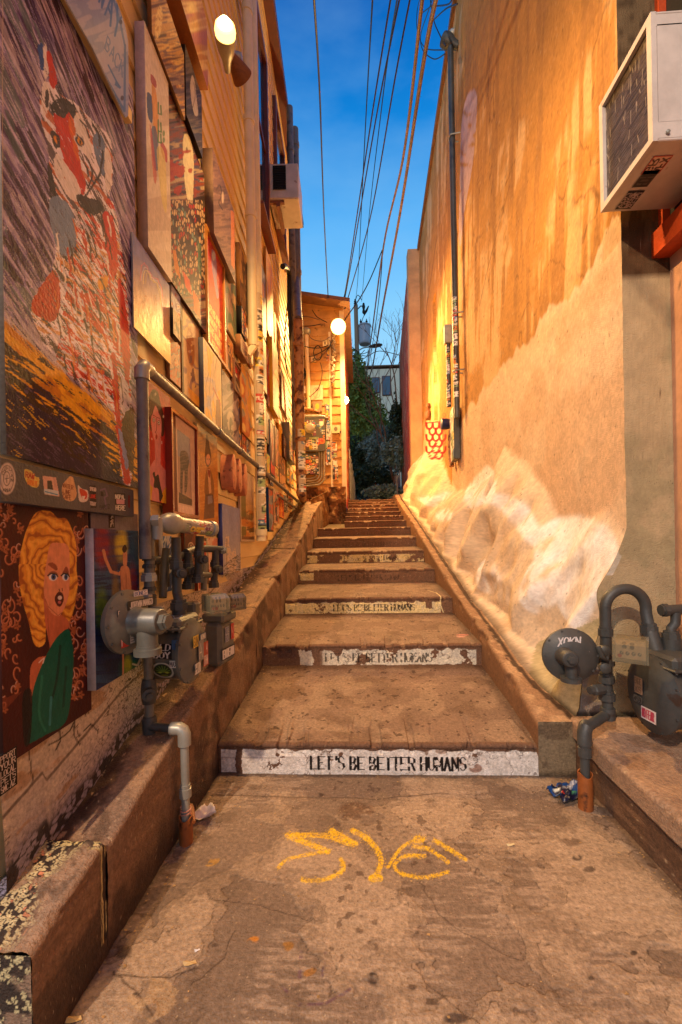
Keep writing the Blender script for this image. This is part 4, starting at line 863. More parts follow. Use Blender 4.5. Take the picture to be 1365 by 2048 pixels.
mb = MB(); mb.tube([LW.W(462, 118, .08), LW.W(460, 112, .16), c - ax * .12], .02, 8); mb.tube([LW.W(462, 118, .08), LW.W(464, 118, .18), c2 - ax2 * .06], .02, 8); mb.build('swivel_arm', M_lgrey, e)
lamp('lamp_light', tuple(c + ax * .10 + LW.n * .16), LAMP1, WARM, .06, 'SPOT', tuple(c + np.array([.88, .34, -.98])), 150, 1.0)

# ------------------------------------------------------------------ beyond the top of the stairs
def foliage(name, cen, rad, n, size, m, parent, seed, shape=None, squash=1.0):
    r = np.random.RandomState(seed); mbv = []; 
    d = r.normal(size=(n, 3)); d /= np.linalg.norm(d, axis=1)[:, None]; rr = r.rand(n) ** .38
    k = fbm(d[:, 0] * 2 + 5, d[:, 2] * 2 + d[:, 1] * 2 + 5, 1.6, 3, seed % 90); rr = rr * (.55 + .9 * k)
    p = d * rr[:, None] * np.array(rad)
    if shape == 'cone': p[:, :2] *= (1.1 - .75 * (p[:, 2:3] / rad[2] + 1) / 2)
    p += np.array(cen); clump = fbm(p[:, 0] * 1.0 + 3, p[:, 2] + p[:, 1], 2.2, 3, seed % 80 + 3); p = p[clump > .36]; n = len(p)
    a = r.normal(size=(n, 3)); a /= np.linalg.norm(a, axis=1)[:, None]; b = np.cross(a, r.normal(size=(n, 3))); b /= np.linalg.norm(b, axis=1)[:, None]
    s_ = size * (.5 + r.rand(n))[:, None]
    V = np.stack([p - a * s_, p + b * s_ * .45, p + a * s_, p - b * s_ * .45], 1).reshape(-1, 3)
    me = bpy.data.meshes.new(name); me.vertices.add(4 * n); me.vertices.foreach_set('co', V.astype(np.float32).ravel()); me.loops.add(4 * n); me.loops.foreach_set('vertex_index', np.arange(4 * n, dtype=np.int32))
    me.polygons.add(n); me.polygons.foreach_set('loop_start', np.arange(0, 4 * n, 4, dtype=np.int32)); me.polygons.foreach_set('loop_total', np.full(n, 4, np.int32)); me.update(calc_edges=True); me.materials.append(m)
    o = bpy.data.objects.new(name, me); link(o); return put(o, parent)
M_jun = mat('juniper_foliage', c=(104, 124, 52), rough=.7, var=.6, vs=1.6, bump=0); M_shrub = mat('grey_green_foliage', c=(104, 124, 120), rough=.7, var=.6, vs=3, bump=0); M_dkleaf = mat('dark_ivy_foliage', c=(34, 52, 32), rough=.7, var=.6, vs=3, bump=0)
M_bark = mat('bark', c=(104, 72, 54), rough=.9, var=.4, vs=8, bump=.6, bs=30)
t = empty('juniper_tree', (0.1, 21, 2.4), 'dense dark green juniper tree in front of the utility pole', 'tree')
mb = MB(); mb.tube([atY(722, 1000, 20.6), atY(724, 930, 20.6), atY(730, 840, 20.4)], [.16, .14, .08], 10); mb.tube([atY(724, 930, 20.6), atY(742, 870, 20.3), atY(755, 830, 20)], [.10, .07, .03], 8); mb.build('trunk', M_bark, t)
foliage('crown', atY(728, 850, 20.2), (1.45, 1.3, 2.3), 26000, .075, M_jun, t, 5, 'cone')
foliage('crown', atY(712, 775, 20.0), (.62, .8, 1.4), 9000, .075, M_jun, t, 6)
foliage('crown', atY(750, 880, 19.6), (.95, .9, 1.2), 7000, .08, M_jun, t, 8)
for k, (px, py, y, rad, n, m, lab) in enumerate(((768, 900, 18.5, (1.0, .7, .9), 8000, M_shrub, 'pale grey green shrub below the juniper by the rock wall'), (712, 940, 18.8, (.7, .6, 1.3), 7000, M_dkleaf, 'dark shrub left of the tree trunk at the top of the stairs'),
    (745, 960, 17.5, (.9, .5, .55), 5000, M_dkleaf, 'low dark shrub beside the trunk above the top step'), (796, 860, 16.5, (.35, .5, 1.2), 4000, M_dkleaf, 'narrow dark bush against the red brick wall'), (790, 905, 16.0, (.45, .5, .7), 4000, M_shrub, 'twiggy grey bush in front of the brick wall'), (770, 985, 15.0, (.7, .4, .25), 3000, M_shrub, 'low weeds along the top of the stairs'))):
    sb = empty('shrub', atY(px, min(py + 60, 1000), y), lab, 'shrub'); foliage('leaves', atY(px, py, y), rad, n, .065, m, sb, 20 + k)
    mb = MB(); mb.tube([atY(px, py + 60, y), atY(px + 3, py, y)], [.04, .02], 6); mb.build('stem', M_bark, sb)
bt = empty('bare_tree', atY(792, 1000, 17.2), 'leafless branching tree against the sky beside the brick building', 'tree'); mb = MB(); rb_ = random.Random(12)
def branch(p, d, l, r, depth):
    pts = [p]; q = p.copy()
    for i in range(4): d = d + np.array([rb_.uniform(-.22, .22), rb_.uniform(-.2, .2), rb_.uniform(-.08, .2)]); d /= np.linalg.norm(d); q = q + d * l / 4; pts.append(q.copy())
    mb.tube(pts, [r * (1 - .12 * i) for i in range(5)], 5, caps=False)
    if depth:
        for i in range(rb_.randint(2, 3)): nd = d + np.array([rb_.uniform(-.8, .8), rb_.uniform(-.6, .6), rb_.uniform(-.1, .6)]); branch(pts[rb_.randint(2, 4)], nd / np.linalg.norm(nd), l * rb_.uniform(.55, .8), r * .6, depth - 1)
for s_ in ((792, 1000, .0), (786, 960, -.1), (797, 900, .05)): branch(atY(s_[0], s_[1], 17.2), np.array([s_[2] - .05, 0, 1.]), 2.6, .05, 5)
mb.build('branches', M_bark, bt)
# rubble wall, fence, street level objects
u, z = np.meshgrid(np.linspace(.15, 2.0, 90), np.linspace(2.2, 3.5, 70)); c1, c2, ci = cells(u, z, 6.5, 44); P = np.stack([u, 19.6 - .15 * ss(0, .4, c2), z], -1); cv = Cv(u, z, (96, 84, 80)); cv.c *= (.5 + .9 * ci)[..., None]; cv.put(c2 < .1, (30, 26, 26), .8)
tag(gridobj('rubble_wall', P, cv.c, M_conc), 'dark stacked rock wall beyond the top of the stairs', 'wall')
fe = empty('plank_fence', (-.1, 13.9, 2.3), 'short grey plank fence at the upper left end of the stairs', 'fence'); mb = MB()
for k in range(6): mb.box((-.27 + .02 * k, 12.2 + k * .5, 3.0 - .06 * k), (.03, .46, 1.7 - .12 * k))
mb.build('planks', M_conduit, fe); mb = MB(); mb.box((-.31, 13.4, 3.1), (.03, 3.0, .08)); mb.build('rail', M_conduit, fe)
fe = empty('picket_fence', (1.5, 16, 2.3), 'weathered pickets leaning beside the foot of the brick wall', 'fence'); rr_ = random.Random(4)
for k in range(7): mb = MB(); mb.box(atY(797 + rr_.uniform(-4, 4), 975, 14.6 + k * .2), (.05, .02, rr_.uniform(.7, 1.3))); mb.build('picket', M_conduit, fe)
# far cream building
fb = empty('cream_building', atY(745, 900, 36), 'flat roofed cream building with two narrow windows far behind the tree', 'building'); Y_ = 36
def fbox(x0, y0, x1, y1, d, yy=Y_): a = atY(x0, y1, yy); b = atY(x1, y0, yy); return ((a[0] + b[0]) / 2, yy + d / 2, (a[2] + b[2]) / 2), (b[0] - a[0], d, b[2] - a[2])
M_fb = mat('cream_far_stucco', c=(232, 208, 178), rough=.9, var=.12, vs=1, bump=.2, bs=10)
mb = MB(); mb.box(*fbox(690, 735, 840, 1010, 8)); mb.build('wall', M_fb, fb); mb = MB(); mb.box(*fbox(686, 727, 844, 735, 8.4, Y_ - .2)); mb.build('roof', M_roof, fb)
for x0, y0, x1, y1 in ((744, 754, 760, 786), (765, 751, 782, 791), (706, 757, 722, 790)):
    mb = MB(); mb.box(*fbox(x0, y0, x1, y1, .1, Y_ - .08)); wd_ = mb.build('window', M_redtrim, fb); mb = MB(); mb.box(*fbox(x0 + 1.5, y0 + 1.5, x1 - 1.5, y1 - 1.5, .04, Y_ - .13)); mb.build('pane', M_pane, wd_)
mb = MB(); mb.box(*fbox(728, 722, 732, 728, .4)); mb.build('vent', M_roof, fb)

# utility pole with transformer and street lamp head
PYY = 23.5; A3 = lambda a, b, y=PYY: atY(a, b, y)
up = empty('utility_pole', (A3(724, 1000)[0], PYY, 2.6), 'tall wooden utility pole rising behind the juniper', 'pole')
M_pole = mat('pole_wood', c=(140, 112, 92), rough=.85, var=.3, vs=3, bump=.5, bs=30, stretch=(1, 1, .15))
mb = MB(); mb.tube([A3(712, 610), A3(716, 760), A3(727, 1003)], [.115, .13, .17], 14); mb.build('post', M_pole, up)
mb = MB(); mb.lathe(A3(711, 609), (0, 0, 1), [(0, .05), (.06, .09), (.12, .05), (.17, .08), (.22, .04), (.28, .05), (.32, 0)], 10); mb.build('insulator', M_dark, up)
mb = MB(); mb.tube([A3(712, 622), A3(722, 612), A3(730, 613)], .03, 6); mb.lathe(A3(728, 628), (0, 0, 1), [(0, .04), (.1, .09), (.25, .06), (.4, .09), (.6, .05)], 8); mb.lathe(A3(733, 622), (.5, 0, 1), [(-.3, .02), (0, .07), (.3, .03)], 8); mb.build('fuse_cutout', M_dark, up)
tr = empty('transformer', A3(730, 690), 'pale grey cylindrical transformer hung on the utility pole', 'transformer')
cc = A3(730, 689); mb = MB(); mb.lathe(cc, (0, 0, 1), [(0, .28), (.04, .31), (.12, .32), (.95, .34), (.97, .37), (1.03, .37), (1.08, .30), (1.12, 0)], 22); mb.build('tank', mat('transformer_grey', c=(150, 148, 160), rough=.4, var=.15), tr)
for dx in (-.2, .12): mb = MB(); mb.lathe(cc + np.array([dx, -.1, 1.06]), (0, 0, 1), [(0, .03), (.05, .07), (.1, .04), (.16, .07), (.22, .03), (.3, .02)], 8); mb.build('bushing', M_dark, tr)
mb = MB(); mb.box(cc + np.array([-.42, 0, .75]), (.2, .1, .08)); mb.box(cc + np.array([-.42, 0, .25]), (.2, .1, .08)); mb.build('bracket', M_dark, tr)
sl = empty('street_lamp', A3(750, 695), 'unlit flat cobra street lamp head on an arm below the transformer', 'street lamp'); mb = MB(); mb.lathe(A3(737, 694), (1, -.25, .02), [(0, .04), (.12, .13), (.35, .19), (.62, .17), (.78, .08), (.8, 0)], 16, sq=.45); mb.build('lamp_head', M_dgrey, sl)
mb = MB(); mb.tube([A3(716, 702), A3(726, 696), A3(738, 694)], .035, 8); mb.build('arm', M_lgrey, sl)
for k, w_ in enumerate(([(700, 690), (712, 700), (724, 708), (740, 702)], [(707, 695), (716, 712), (730, 700)], [(716, 708), (735, 712), (760, 702), (806, 712)], [(716, 705), (690, 724)], [(728, 632), (724, 645), (728, 652)], [(711, 603), (716, 590), (724, 600)], [(712, 700), (722, 716), (733, 714), (738, 700)])):
    tube_thing('pole_wire', [A3(a, b, PYY - .3) for a, b in spl(w_, False, 5)], .018, M_cable, ('wire looping across the pole below the transformer', 'small wire arch at the left side of the pole', 'line leaving the pole to the right above the cream roof', 'wire leaving the pole down to the left', 'curly lead above the transformer', 'little hoop of wire at the very top of the pole', 'wire hanging in a loop under the transformer')[k], 'wire', 'loop wires at the utility pole', 6)

# ------------------------------------------------------------------ overhead cables
def cable(pts, ys, r, m, label, group=None, n=7, rs=None):
    """pts in the picture with the depth of each"""
    P = spl([tuple(atY(a, b, y)) for (a, b), y in zip(pts, ys)], False, 8)
    a_, b_ = np.array(P[0]), np.array(P[1]); d_ = (a_ - b_) / np.linalg.norm(a_ - b_); P = ([tuple(a_ + d_ * 9 * np.array([1, 1, .55])), tuple(a_ + d_ * 3 * np.array([1, 1, .85]))] if pts[0][1] < 0 else []) + P
    mb = MB(); mb.tube(P, r if rs is None else list(np.linspace(rs[0], rs[1], len(P))), n); return tag(mb.build('overhead_cable', m), label, 'cable', group)
gp = 'overhead cables running up the alley'
cable([(628, -10), (640, 190), (648, 420), (657, 600)], [3.2, 4.8, 7.0, 9.0], .010, M_cable, 'lone thick black cable nearest the left roofline', gp)
cable([(746, -10), (730, 280), (716, 560), (711, 603)], [5, 9, 18, 23.3], .011, M_cable, 'thin dark cable dropping straight to the pole top insulator', gp)
cable([(796, -10), (768, 180), (738, 440), (724, 603)], [5, 8, 15, 23.3], .011, M_cable, 'thin dark cable reaching the fuse cutout on the pole', gp)
cable([(783, -10), (740, 260), (695, 560), (684, 612)], [4.5, 6.2, 8.6, 9.2], .010, M_cable, 'left strand of the close dark cable pair running to the shed eave', gp)
cable([(801, -10), (752, 240), (704, 520), (687, 614)], [4.5, 6.2, 8.4, 9.2], .010, M_cable, 'middle black strand slanting down to the shed eave', gp)
cable([(822, -10), (790, 160), (740, 440), (690, 618)], [4.5, 5.4, 7.8, 9.2], .010, M_cable, 'rightmost black strand slanting down to the shed eave', gp)
cable([(846, -10), (806, 320), (768, 490), (745, 660), (730, 770)], [4.0, 6.5, 9.5, 14, 20], .019, M_cablebr, 'thick reddish brown cable left of the heaviest cable', gp, 8)
cable([(874, -10), (845, 140), (800, 430), (765, 620), (745, 735), (733, 768)], [4.0, 5, 8.0, 12, 17, 20], .024, M_cablebr, 'heaviest twisted tan cable, rightmost over the alley', gp, 8)
cable([(765, 500), (740, 560), (718, 600), (690, 640), (655, 700)], [9.8, 9.6, 9.4, 9.2, 9.1], .012, M_cable, 'dark drop cable crossing from the brown cable to the shed', gp)
cable([(766, 500), (758, 600), (744, 700), (735, 740)], [9.8, 13, 18, 21], .012, M_cable, 'dark cable hugging the brown cable down to the trees', gp)
# service mast on the right wall
ms = empty('service_mast', RW.at(-5, 5, .1), 'tall dark electric service mast strapped to the stucco wall, covered with stickers low down', 'mast')
m0 = lambda a, b, o=.10: RW.W(a, b, o)
Um, _ = RW.hit(907, 600, .10)
mastp = lambda z, o=.10: RW.at(Um, z, o)
ztop = RW.hit(899, 100, .1)[1]; zbot = 2.5
Um2, zj = RW.hit(911, 560, .10)
P0 = [RW.W(903, 104, .10), RW.W(906, 330, .10), RW.W(909, 560, .10)]
U0 = np.mean([RW.hit(903, 104, .10)[0], RW.hit(906, 330, .10)[0], RW.hit(909, 560, .10)[0], RW.hit(914, 850, .10)[0]])
zz1 = RW.hit(912, 840, .1)[1]
mb = MB(); mb.tube([RW.at(U0, ztop - .02, .10), RW.at(U0, 5, .10), RW.at(U0, zz1, .10)], .040, 14); mb.build('pipe', M_dgrey, ms)
mb = MB(); mb.lathe(RW.at(U0, ztop, .10), np.array([-.75, .1, .55]), [(-.14, .045), (-.06, .06), (0, .085), (.06, .095), (.12, .085), (.125, .02)], 16); mb.build('weatherhead', M_dgrey, ms)
for zc_ in (6.9, 4.4, 3.6): mb = MB(); mb.tube([RW.at(U0 - .07, zc_, .0), RW.at(U0 - .055, zc_, .13), RW.at(U0, zc_, .15), RW.at(U0 + .055, zc_, .13), RW.at(U0 + .07, zc_, .0)], .01, 6); mb.build('strap', M_lgrey, ms)
def cylstick(U, z0, z1, r, seed, parent, W=26, base=(60, 54, 50), off=.10, pl=RW, name='sticker_wrap', n=60, a0=-2.0, a1=2.0, txt=None):
    H = max(12, int((z1 - z0) * 150)); th, z = np.meshgrid(np.linspace(a0, a1, W), np.linspace(z0, z1, H))
    P = pl.at(U + r * np.sin(th), z, off + r * np.cos(th)); cv = Cv((th - a0) / (a1 - a0), 1 - (z - z0) / (z1 - z0), base); sc = (z1 - z0)
    rnd = random.Random(seed); cols = [(226, 214, 196), (40, 36, 36), (190, 60, 46), (236, 196, 60), (70, 110, 150), (150, 170, 120), (232, 226, 216), (200, 120, 60)]
    for i in range(n):
        cy = rnd.random(); hh_ = rnd.uniform(.03, .09) / sc; c = rnd.choice(cols); cx = rnd.uniform(.1, .9); ww_ = rnd.uniform(.2, .5)
        m = (abs(cv.X - cx) < ww_) & (abs(cv.Y - cy) < hh_ / 2); cv.put(m, c, .95); c2 = (30, 28, 28) if sum(c) > 330 else (230, 224, 210); cv.put(m * (abs(cv.Y - cy) < hh_ * .28) * (vnoise(cv.X * 12, cv.Y * sc * 70, i % 7) > .5), c2, .9)
    if txt:
        for (s_, cy, hh_, bc, fc) in txt: cv.put(abs(cv.Y - cy) < hh_ / 2, bc, .95); cv.put(cv.text(s_, (.12, cy + hh_ * .32), (.8 / len(s_), 0), (0, -hh_ * .64), .05, sx=1), fc, .95)
    return gridobj(name, P, cv.c, M_stick, parent, smooth=True)
cylstick(U0, RW.hit(912, 800, .1)[1], RW.hit(909, 600, .1)[1], .043, 4, ms, n=50)
mt = empty('meter_box', RW.W(913, 925, .1), 'sticker covered electric box with a dark blue lamp socket at the foot of the mast', 'meter box')
def rbox(x0, y0, x1, y1, off, d, m, name, parent, pl_=RW):
    a = pl_.hit(x0, y1, off + d); b = pl_.hit(x1, y0, off + d); mb = MB(); mb.box(pl_.at((a[0] + b[0]) / 2, (a[1] + b[1]) / 2, off + d / 2), (abs(b[0] - a[0]), d, abs(b[1] - a[1])), axes_of(pl_), bev=.006); o = mb.build(name, m, parent); return o, (min(a[0], b[0]), max(a[0], b[0]), a[1], b[1])
o_, rc = rbox(902, 812, 907.5, 925, .02, .085, M_dgrey, 'box_body', mt)
cv = flat(RW, rc[0], rc[1], rc[2], rc[3], .108, 46, 150, (70, 66, 60), px=False); collage(cv, random.Random(9), 60, .2, .5); board('sticker_front', cv, M_stick, mt)
# near side of the box (faces the camera)
sidepl = Plane(RW.at(rc[0] - .002, 0, 0), (-1, 0, 0), (0, -1, 0)); sidepl = Plane(RW.at(rc[0], 0, 0) * np.array([1, 1, 0]) + np.array([0, -.004, 0]), (1, 0, 0), (0, -1, 0))
xw = RW.at(rc[0], 3, .02)[0]; yw = RW.at(rc[0], 3, .1)[1]
for (z0_, z1_) in ((rc[2], rc[3]),):
    spn_ = YP(yw - .006); cv = flat(spn_, xw - .082, xw - .003, z0_, z1_, 0, 40, 160, (90, 84, 76), px=False); collage(cv, random.Random(19), 50, .2, .6); cv.put((cv.Y > .80) * (cv.Y < .93), (60, 90, 40), .9); cv.put(cv.ell(.5, .86, .25, .04), (210, 220, 80), .9); board('sticker_side', cv, M_stick, mt)
mb = MB(); c = RW.W(893, 848, .10); mb.lathe(c, (-1, 0, 0), [(-.10, .07), (0, .09), (.08, .09), (.085, .075), (.086, 0)], 18); mb.build('lamp_socket', mat('dark_blue_plastic', c=(30, 40, 80), rough=.4), mt)
U1 = RW.hit(898, 760, .08)[0]; za, zb2, zc3 = RW.hit(898, 815, .08)[1], RW.hit(896, 690, .08)[1], RW.hit(895, 655, .08)[1]
cd2 = empty('conduit', RW.at(U1, zb2, .08), 'short sticker wrapped conduit with a grey box on top left of the mast', 'conduit'); mb = MB(); mb.tube([RW.at(U1, za, .08), RW.at(U1, zb2, .08)], .035, 12); mb.build('pipe', M_dgrey, cd2); cylstick(U1, za, zb2, .038, 14, cd2, off=.08, n=36)
mb = MB(); mb.box(RW.at(U1, (zb2 + zc3) / 2, .08), (.12, .12, abs(zc3 - zb2)), axes_of(RW), bev=.01); mb.build('box_body', M_lgrey, cd2)
mb = MB(); mb.tube([RW.W(902, 860, .06), RW.W(901, 900, .06), RW.W(904, 932, .06)], .04, 10); tag(mb.build('pipe_stub', M_rust), 'short rusty pipe stub beside the electric box on the stucco wall', 'pipe')
for k, w_ in enumerate(([(893, 100), (850, 95), (835, 60), (835, 20), (842, -8)], [(890, 108), (868, 118), (846, 100), (842, 70), (858, 20), (868, -8)], [(892, 92), (880, 70), (868, 40), (860, -8)], [(842, 28), (868, 8), (882, -8)], [(868, 40), (892, 18), (915, 8)], [(874, 12), (898, 8), (905, -8)])):
    mb = MB(); q = [RW.W(a, b, .14 + .03 * k) for a, b in w_]; mb.tube(spl([tuple(p) for p in q], False, 8), .0085, 7); tag(mb.build('drip_loop', M_cable), ('large left loop of black cable entering the mast head', 'lower loop of black cable under the mast head', 'short black cable rising from the mast head', 'short cable arc left of the heaviest cable', 'cable curving from the heavy cable to the parapet', 'topmost short cable curl beside the parapet')[k], 'cable', 'cable loops at the mast head')
mb = MB(); mb.lathe(RW.W(908, 66, .02), RW.n, [(0, .05), (.04, .05), (.07, .03), (.09, .0)], 12); tag(mb.build('cable_anchor', M_lgrey), 'small round cable anchor on the stucco wall above the mast head', 'anchor')
# small carved bust on top of the painted pillar
c = RW.W(857, 838, .05); mb = MB(); mb.lathe(c, (0, 0, 1), [(0, .10), (.06, .13), (.14, .12), (.19, .05), (.22, .045), (.25, .07), (.30, .08), (.34, .06), (.36, 0)], 14, sq=.7); tag(mb.build('carved_bust', M_wood), 'little brown carved figure perched on the painted pillar', 'figurine')

# ------------------------------------------------------------------ paintings on the left wall
_k = [0]
def rect_px(xl, yt, yb, xr, off, pl=LW):
    u0 = pl.hit(xl, (yt + yb) / 2, off)[0]; u1 = pl.hit(xr, (yt + yb) / 2, off)[0]
    return u0, u1, pl.hit(xl, yb, off)[1], pl.hit(xl, yt, off)[1]
def rich(cv): cv.c = np.clip(cv.c, 0, 1) ** 1.18 * (.84 + .32 * fbm(cv.u * 3, cv.z, 45, 3, 77))[..., None]; return cv
def art(name, xl, yt, yb, xr, label, fn, t=.025, side=(120, 100, 80), W=None, H=None, off=None, px=False, base=(150, 140, 130), m=None, cat='painting', frame=None, group=None, mm=None):
    _k[0] += 1; off = (off or .020) + t + .0011 * (_k[0] % 11)
    u0, u1, z0, z1 = rect_px(xl, yt, yb, xr, off)
    W = W or int(np.clip((xr - xl) * .9, 22, 220)); H = H or int(np.clip((yb - yt) * .75, 30, 300))
    if frame:
        fc, fw = frame; root = empty(name, LW.at((u0 + u1) / 2, z0, off), label, cat, group)
        mb = MB(); A = axes_of(LW); um, zm = (u0 + u1) / 2, (z0 + z1) / 2
        for c, d in (((u0 + fw / 2, zm), (fw, z1 - z0)), ((u1 - fw / 2, zm), (fw, z1 - z0)), ((um, z1 - fw / 2), (u1 - u0 - 2 * fw, fw)), ((um, z0 + fw / 2), (u1 - u0 - 2 * fw, fw))): mb.box(LW.at(c[0], c[1], off - t / 2 + .004), (d[0], t + .008, d[1]), A)
        mb.build('frame', fc, root); u0 += fw; u1 -= fw; z0 += fw; z1 -= fw
        cv = flat(LW, u0, u1, z0, z1, off - .006, W, H, base, px=px, t=t * .6, side=side); fn(cv); rich(cv); board('picture', cv, m or M_art, root); return root
    cv = flat(LW, u0, u1, z0, z1, off, W, H, base, px=px, t=t, side=side); fn(cv); rich(cv)
    return tag(board(name, cv, m or M_art), label, cat, group)
SLT, WHT, ORG, PUR = (66, 62, 82), (226, 216, 222), (206, 70, 30), (92, 62, 96)
def brushy(cv, ang, su, sv, cols, seed, m=1.0, a=1.0, hard=.03): cv.pal(cv.streak(ang, su, sv, seed), cols, m, a, hard)
def tiger(cv):
    sX, sY = cv.X.copy(), cv.Y.copy(); cv.X, cv.Y = cv.u * 100, -cv.z * 100
    S = cv.streak; b1 = S(-1.15, .34, .055, 701, 4); b2 = S(-1.0, .7, .10, 703, 3); g1 = S(-1.45, .9, .11, 705, 4); g2 = S(-1.3, .6, .12, 706, 3); f1 = S(-1.25, .8, .16, 707, 3); f2 = S(-1.7, .7, .14, 709, 3); fine = S(-1.2, 2.2, .3, 711, 2); lump = fbm(cv.X, cv.Y, .10, 4, 713)
    cv.X, cv.Y = sX + 5 * (f2 - .5), sY + 10 * (f1 - .5)
    cv.pal(b1, [(84, 46, 104), (120, 98, 146), (154, 138, 184), (190, 176, 212), (140, 128, 172), (98, 80, 128)], 1, 1)
    cv.put((b2 > .60) * (lump > .42), (58, 28, 60), .85); cv.put((b2 < .36), (190, 178, 190), .6); cv.put((b2 > .52) * (lump < .40), (84, 108, 104), .65); cv.put((fine > .72), (204, 194, 204), .45)
    cv.put(cv.poly(spl([(0, 330), (60, 360), (110, 450), (90, 560), (30, 520)])) * (b2 > .47), (70, 40, 78), .7)
    bound = np.interp(sX, [0, 60, 130, 215, 270], [632, 690, 748, 818, 880]); low = ss(-5, 5, sY - bound + 26 * (fine - .5)); d = np.clip((sY - bound) / 190, 0, 1)
    cv.put(ss(-34, -6, sY - bound) * (fine > .44), (206, 196, 204), .8); cv.put(low, (226, 170, 36), 1); cv.put(low * (g2 > .56), (196, 130, 30), .9)
    dk = low * ss(.50, .54, g1 + .75 * d - .20); cv.put(dk, (66, 40, 26), 1); cv.put(dk * (g2 + .4 * d > .66), (52, 26, 66), 1); cv.put(dk * (fine > .68) * (lump > .5), (206, 166, 36), .9); cv.put(dk * (fine < .27), (124, 100, 132), .7)
    body = cv.poly(spl([(100, 395), (160, 390), (222, 400), (240, 470), (252, 560), (262, 700), (264, 900), (262, 968), (246, 955), (232, 850), (218, 812), (140, 750), (90, 690), (62, 612), (104, 540), (112, 470)]))
    cv.put(body, (238, 230, 246), 1); cv.put(body * (b2 < .42), (186, 178, 202), .8); cv.put(body * ss(.53, .55, f1), (78, 66, 76), .95); cv.put(body * ss(.57, .59, f2) * (sX + .15 * sY > 220), (206, 66, 30), .95); cv.put(body * (f2 < .36) * (sY > 470), (214, 148, 62), .8); cv.put(body * (fine > .66), (240, 232, 236), .7); cv.put(body * (fine < .27), (96, 60, 44), .8)
    head = cv.poly(spl([(86, 250), (80, 200), (90, 165), (106, 168), (122, 190), (150, 205), (190, 245), (216, 268), (226, 310), (224, 370), (206, 412), (160, 420), (118, 410), (104, 350), (96, 300)]))
    cv.put(head, (232, 224, 240), 1); cv.put(head * (f1 > .55), (82, 72, 88), .9); cv.put(head * (f2 > .60), (196, 110, 60), .85)
    R, W_, D_, O_ = (200, 50, 34), (226, 218, 224), (56, 50, 64), (214, 112, 40)
    for pts, c_ in (([(104, 205), (128, 196), (150, 214), (148, 236), (122, 240), (104, 228)], D_), ([(108, 228), (124, 236), (140, 228), (150, 262), (160, 320), (172, 372), (160, 392), (144, 360), (128, 316), (114, 266)], R), ([(138, 240), (146, 236), (154, 280), (158, 320), (148, 300)], O_),
        ([(112, 308), (124, 318), (150, 350), (162, 384), (160, 402), (140, 398), (118, 362), (108, 330)], W_), ([(150, 232), (160, 230), (176, 262), (184, 300), (178, 316), (164, 300), (154, 266)], W_), ([(188, 268), (202, 272), (214, 300), (216, 336), (206, 352), (196, 326), (188, 296)], (112, 132, 172)), ([(210, 300), (222, 310), (224, 372), (212, 376)], W_),
        ([(104, 262), (118, 268), (122, 290), (112, 296), (104, 280)], D_), ([(84, 172), (94, 166), (100, 190), (96, 226), (86, 222)], W_), ([(90, 184), (96, 182), (97, 212), (91, 212)], D_), ([(76, 92), (86, 92), (88, 138), (80, 132)], (40, 86, 160)), ([(88, 90), (94, 100), (96, 150), (88, 150)], W_), ([(94, 108), (103, 110), (114, 160), (108, 176), (100, 164)], R),
        ([(96, 330), (104, 340), (116, 400), (112, 420), (100, 390)], D_), ([(100, 398), (128, 402), (150, 440), (150, 500), (124, 510), (104, 460)], (128, 148, 184)), ([(152, 392), (190, 398), (206, 420), (180, 430)], D_), ([(62, 612), (84, 570), (110, 540), (122, 590), (112, 640), (80, 636)], (190, 62, 34)), ([(206, 430), (226, 438), (236, 520), (226, 560), (214, 500)], R), ([(236, 560), (250, 600), (260, 700), (256, 780), (244, 700)], R),
        ([(196, 560), (214, 554), (216, 572), (200, 580)], (230, 170, 40)), ([(222, 720), (232, 712), (238, 800), (250, 900), (262, 962), (248, 955), (234, 860)], R), ([(240, 762), (256, 766), (260, 832), (248, 838), (240, 800)], W_), ([(246, 838), (268, 822), (268, 940), (256, 930), (246, 884)], (84, 62, 36)), ([(238, 860), (246, 870), (258, 930), (250, 930)], (150, 160, 206))):
        cv.put(cv.poly(spl(pts)) * (fine > .22), c_, .95)
    for p_, w_ in (([(112, 190), (126, 206), (146, 210)], 4), ([(104, 212), (124, 222), (152, 224)], 4), ([(160, 240), (172, 254), (180, 276)], 3), ([(186, 250), (196, 268), (200, 292)], 4), ([(206, 300), (204, 330), (196, 360)], 4), ([(200, 350), (180, 380), (160, 400)], 4), ([(178, 322), (186, 350), (176, 376)], 3.5), ([(160, 300), (172, 330), (178, 352)], 3)): cv.put(cv.line(spl(p_, False), w_), D_, .9)
    cv.put(cv.ell(160, 280, 10, 15, -.45), W_, .95); cv.put(cv.ell(160, 281, 7.5, 12, -.45), (40, 52, 84), .95); cv.put(cv.ell(161, 282, 4, 8, -.5), (222, 160, 50), .95); cv.put(cv.ell(162, 283, 1.8, 4), (16, 16, 20), 1); cv.put(cv.ell(112, 280, 3, 8, -.3), (222, 150, 50), .9)
    r_ = random.Random(3)
    for k in range(64):
        y0 = r_.uniform(430, 790); x0 = r_.uniform(110 + (y0 - 600) * .12, 240); cu = r_.uniform(4, 12); L_ = r_.uniform(26, 62); c_ = r_.choice([(70, 56, 60), (70, 56, 60), (196, 62, 30), (236, 228, 232), (214, 130, 54)])
        if x0 + cu < 258: cv.put(cv.line(spl([(x0, y0), (x0 + cu * .7, y0 + L_ * .5), (x0 + cu, y0 + L_)], False, 4), r_.uniform(1.8, 4.2)) * (body > 0), c_, .9)
    cv.X, cv.Y = sX, sY; cv.c *= (.82 + .36 * fine)[..., None]
    cv.put(cv.line([(6, -200), (5, 915)], 1.6), (216, 196, 170), .6)
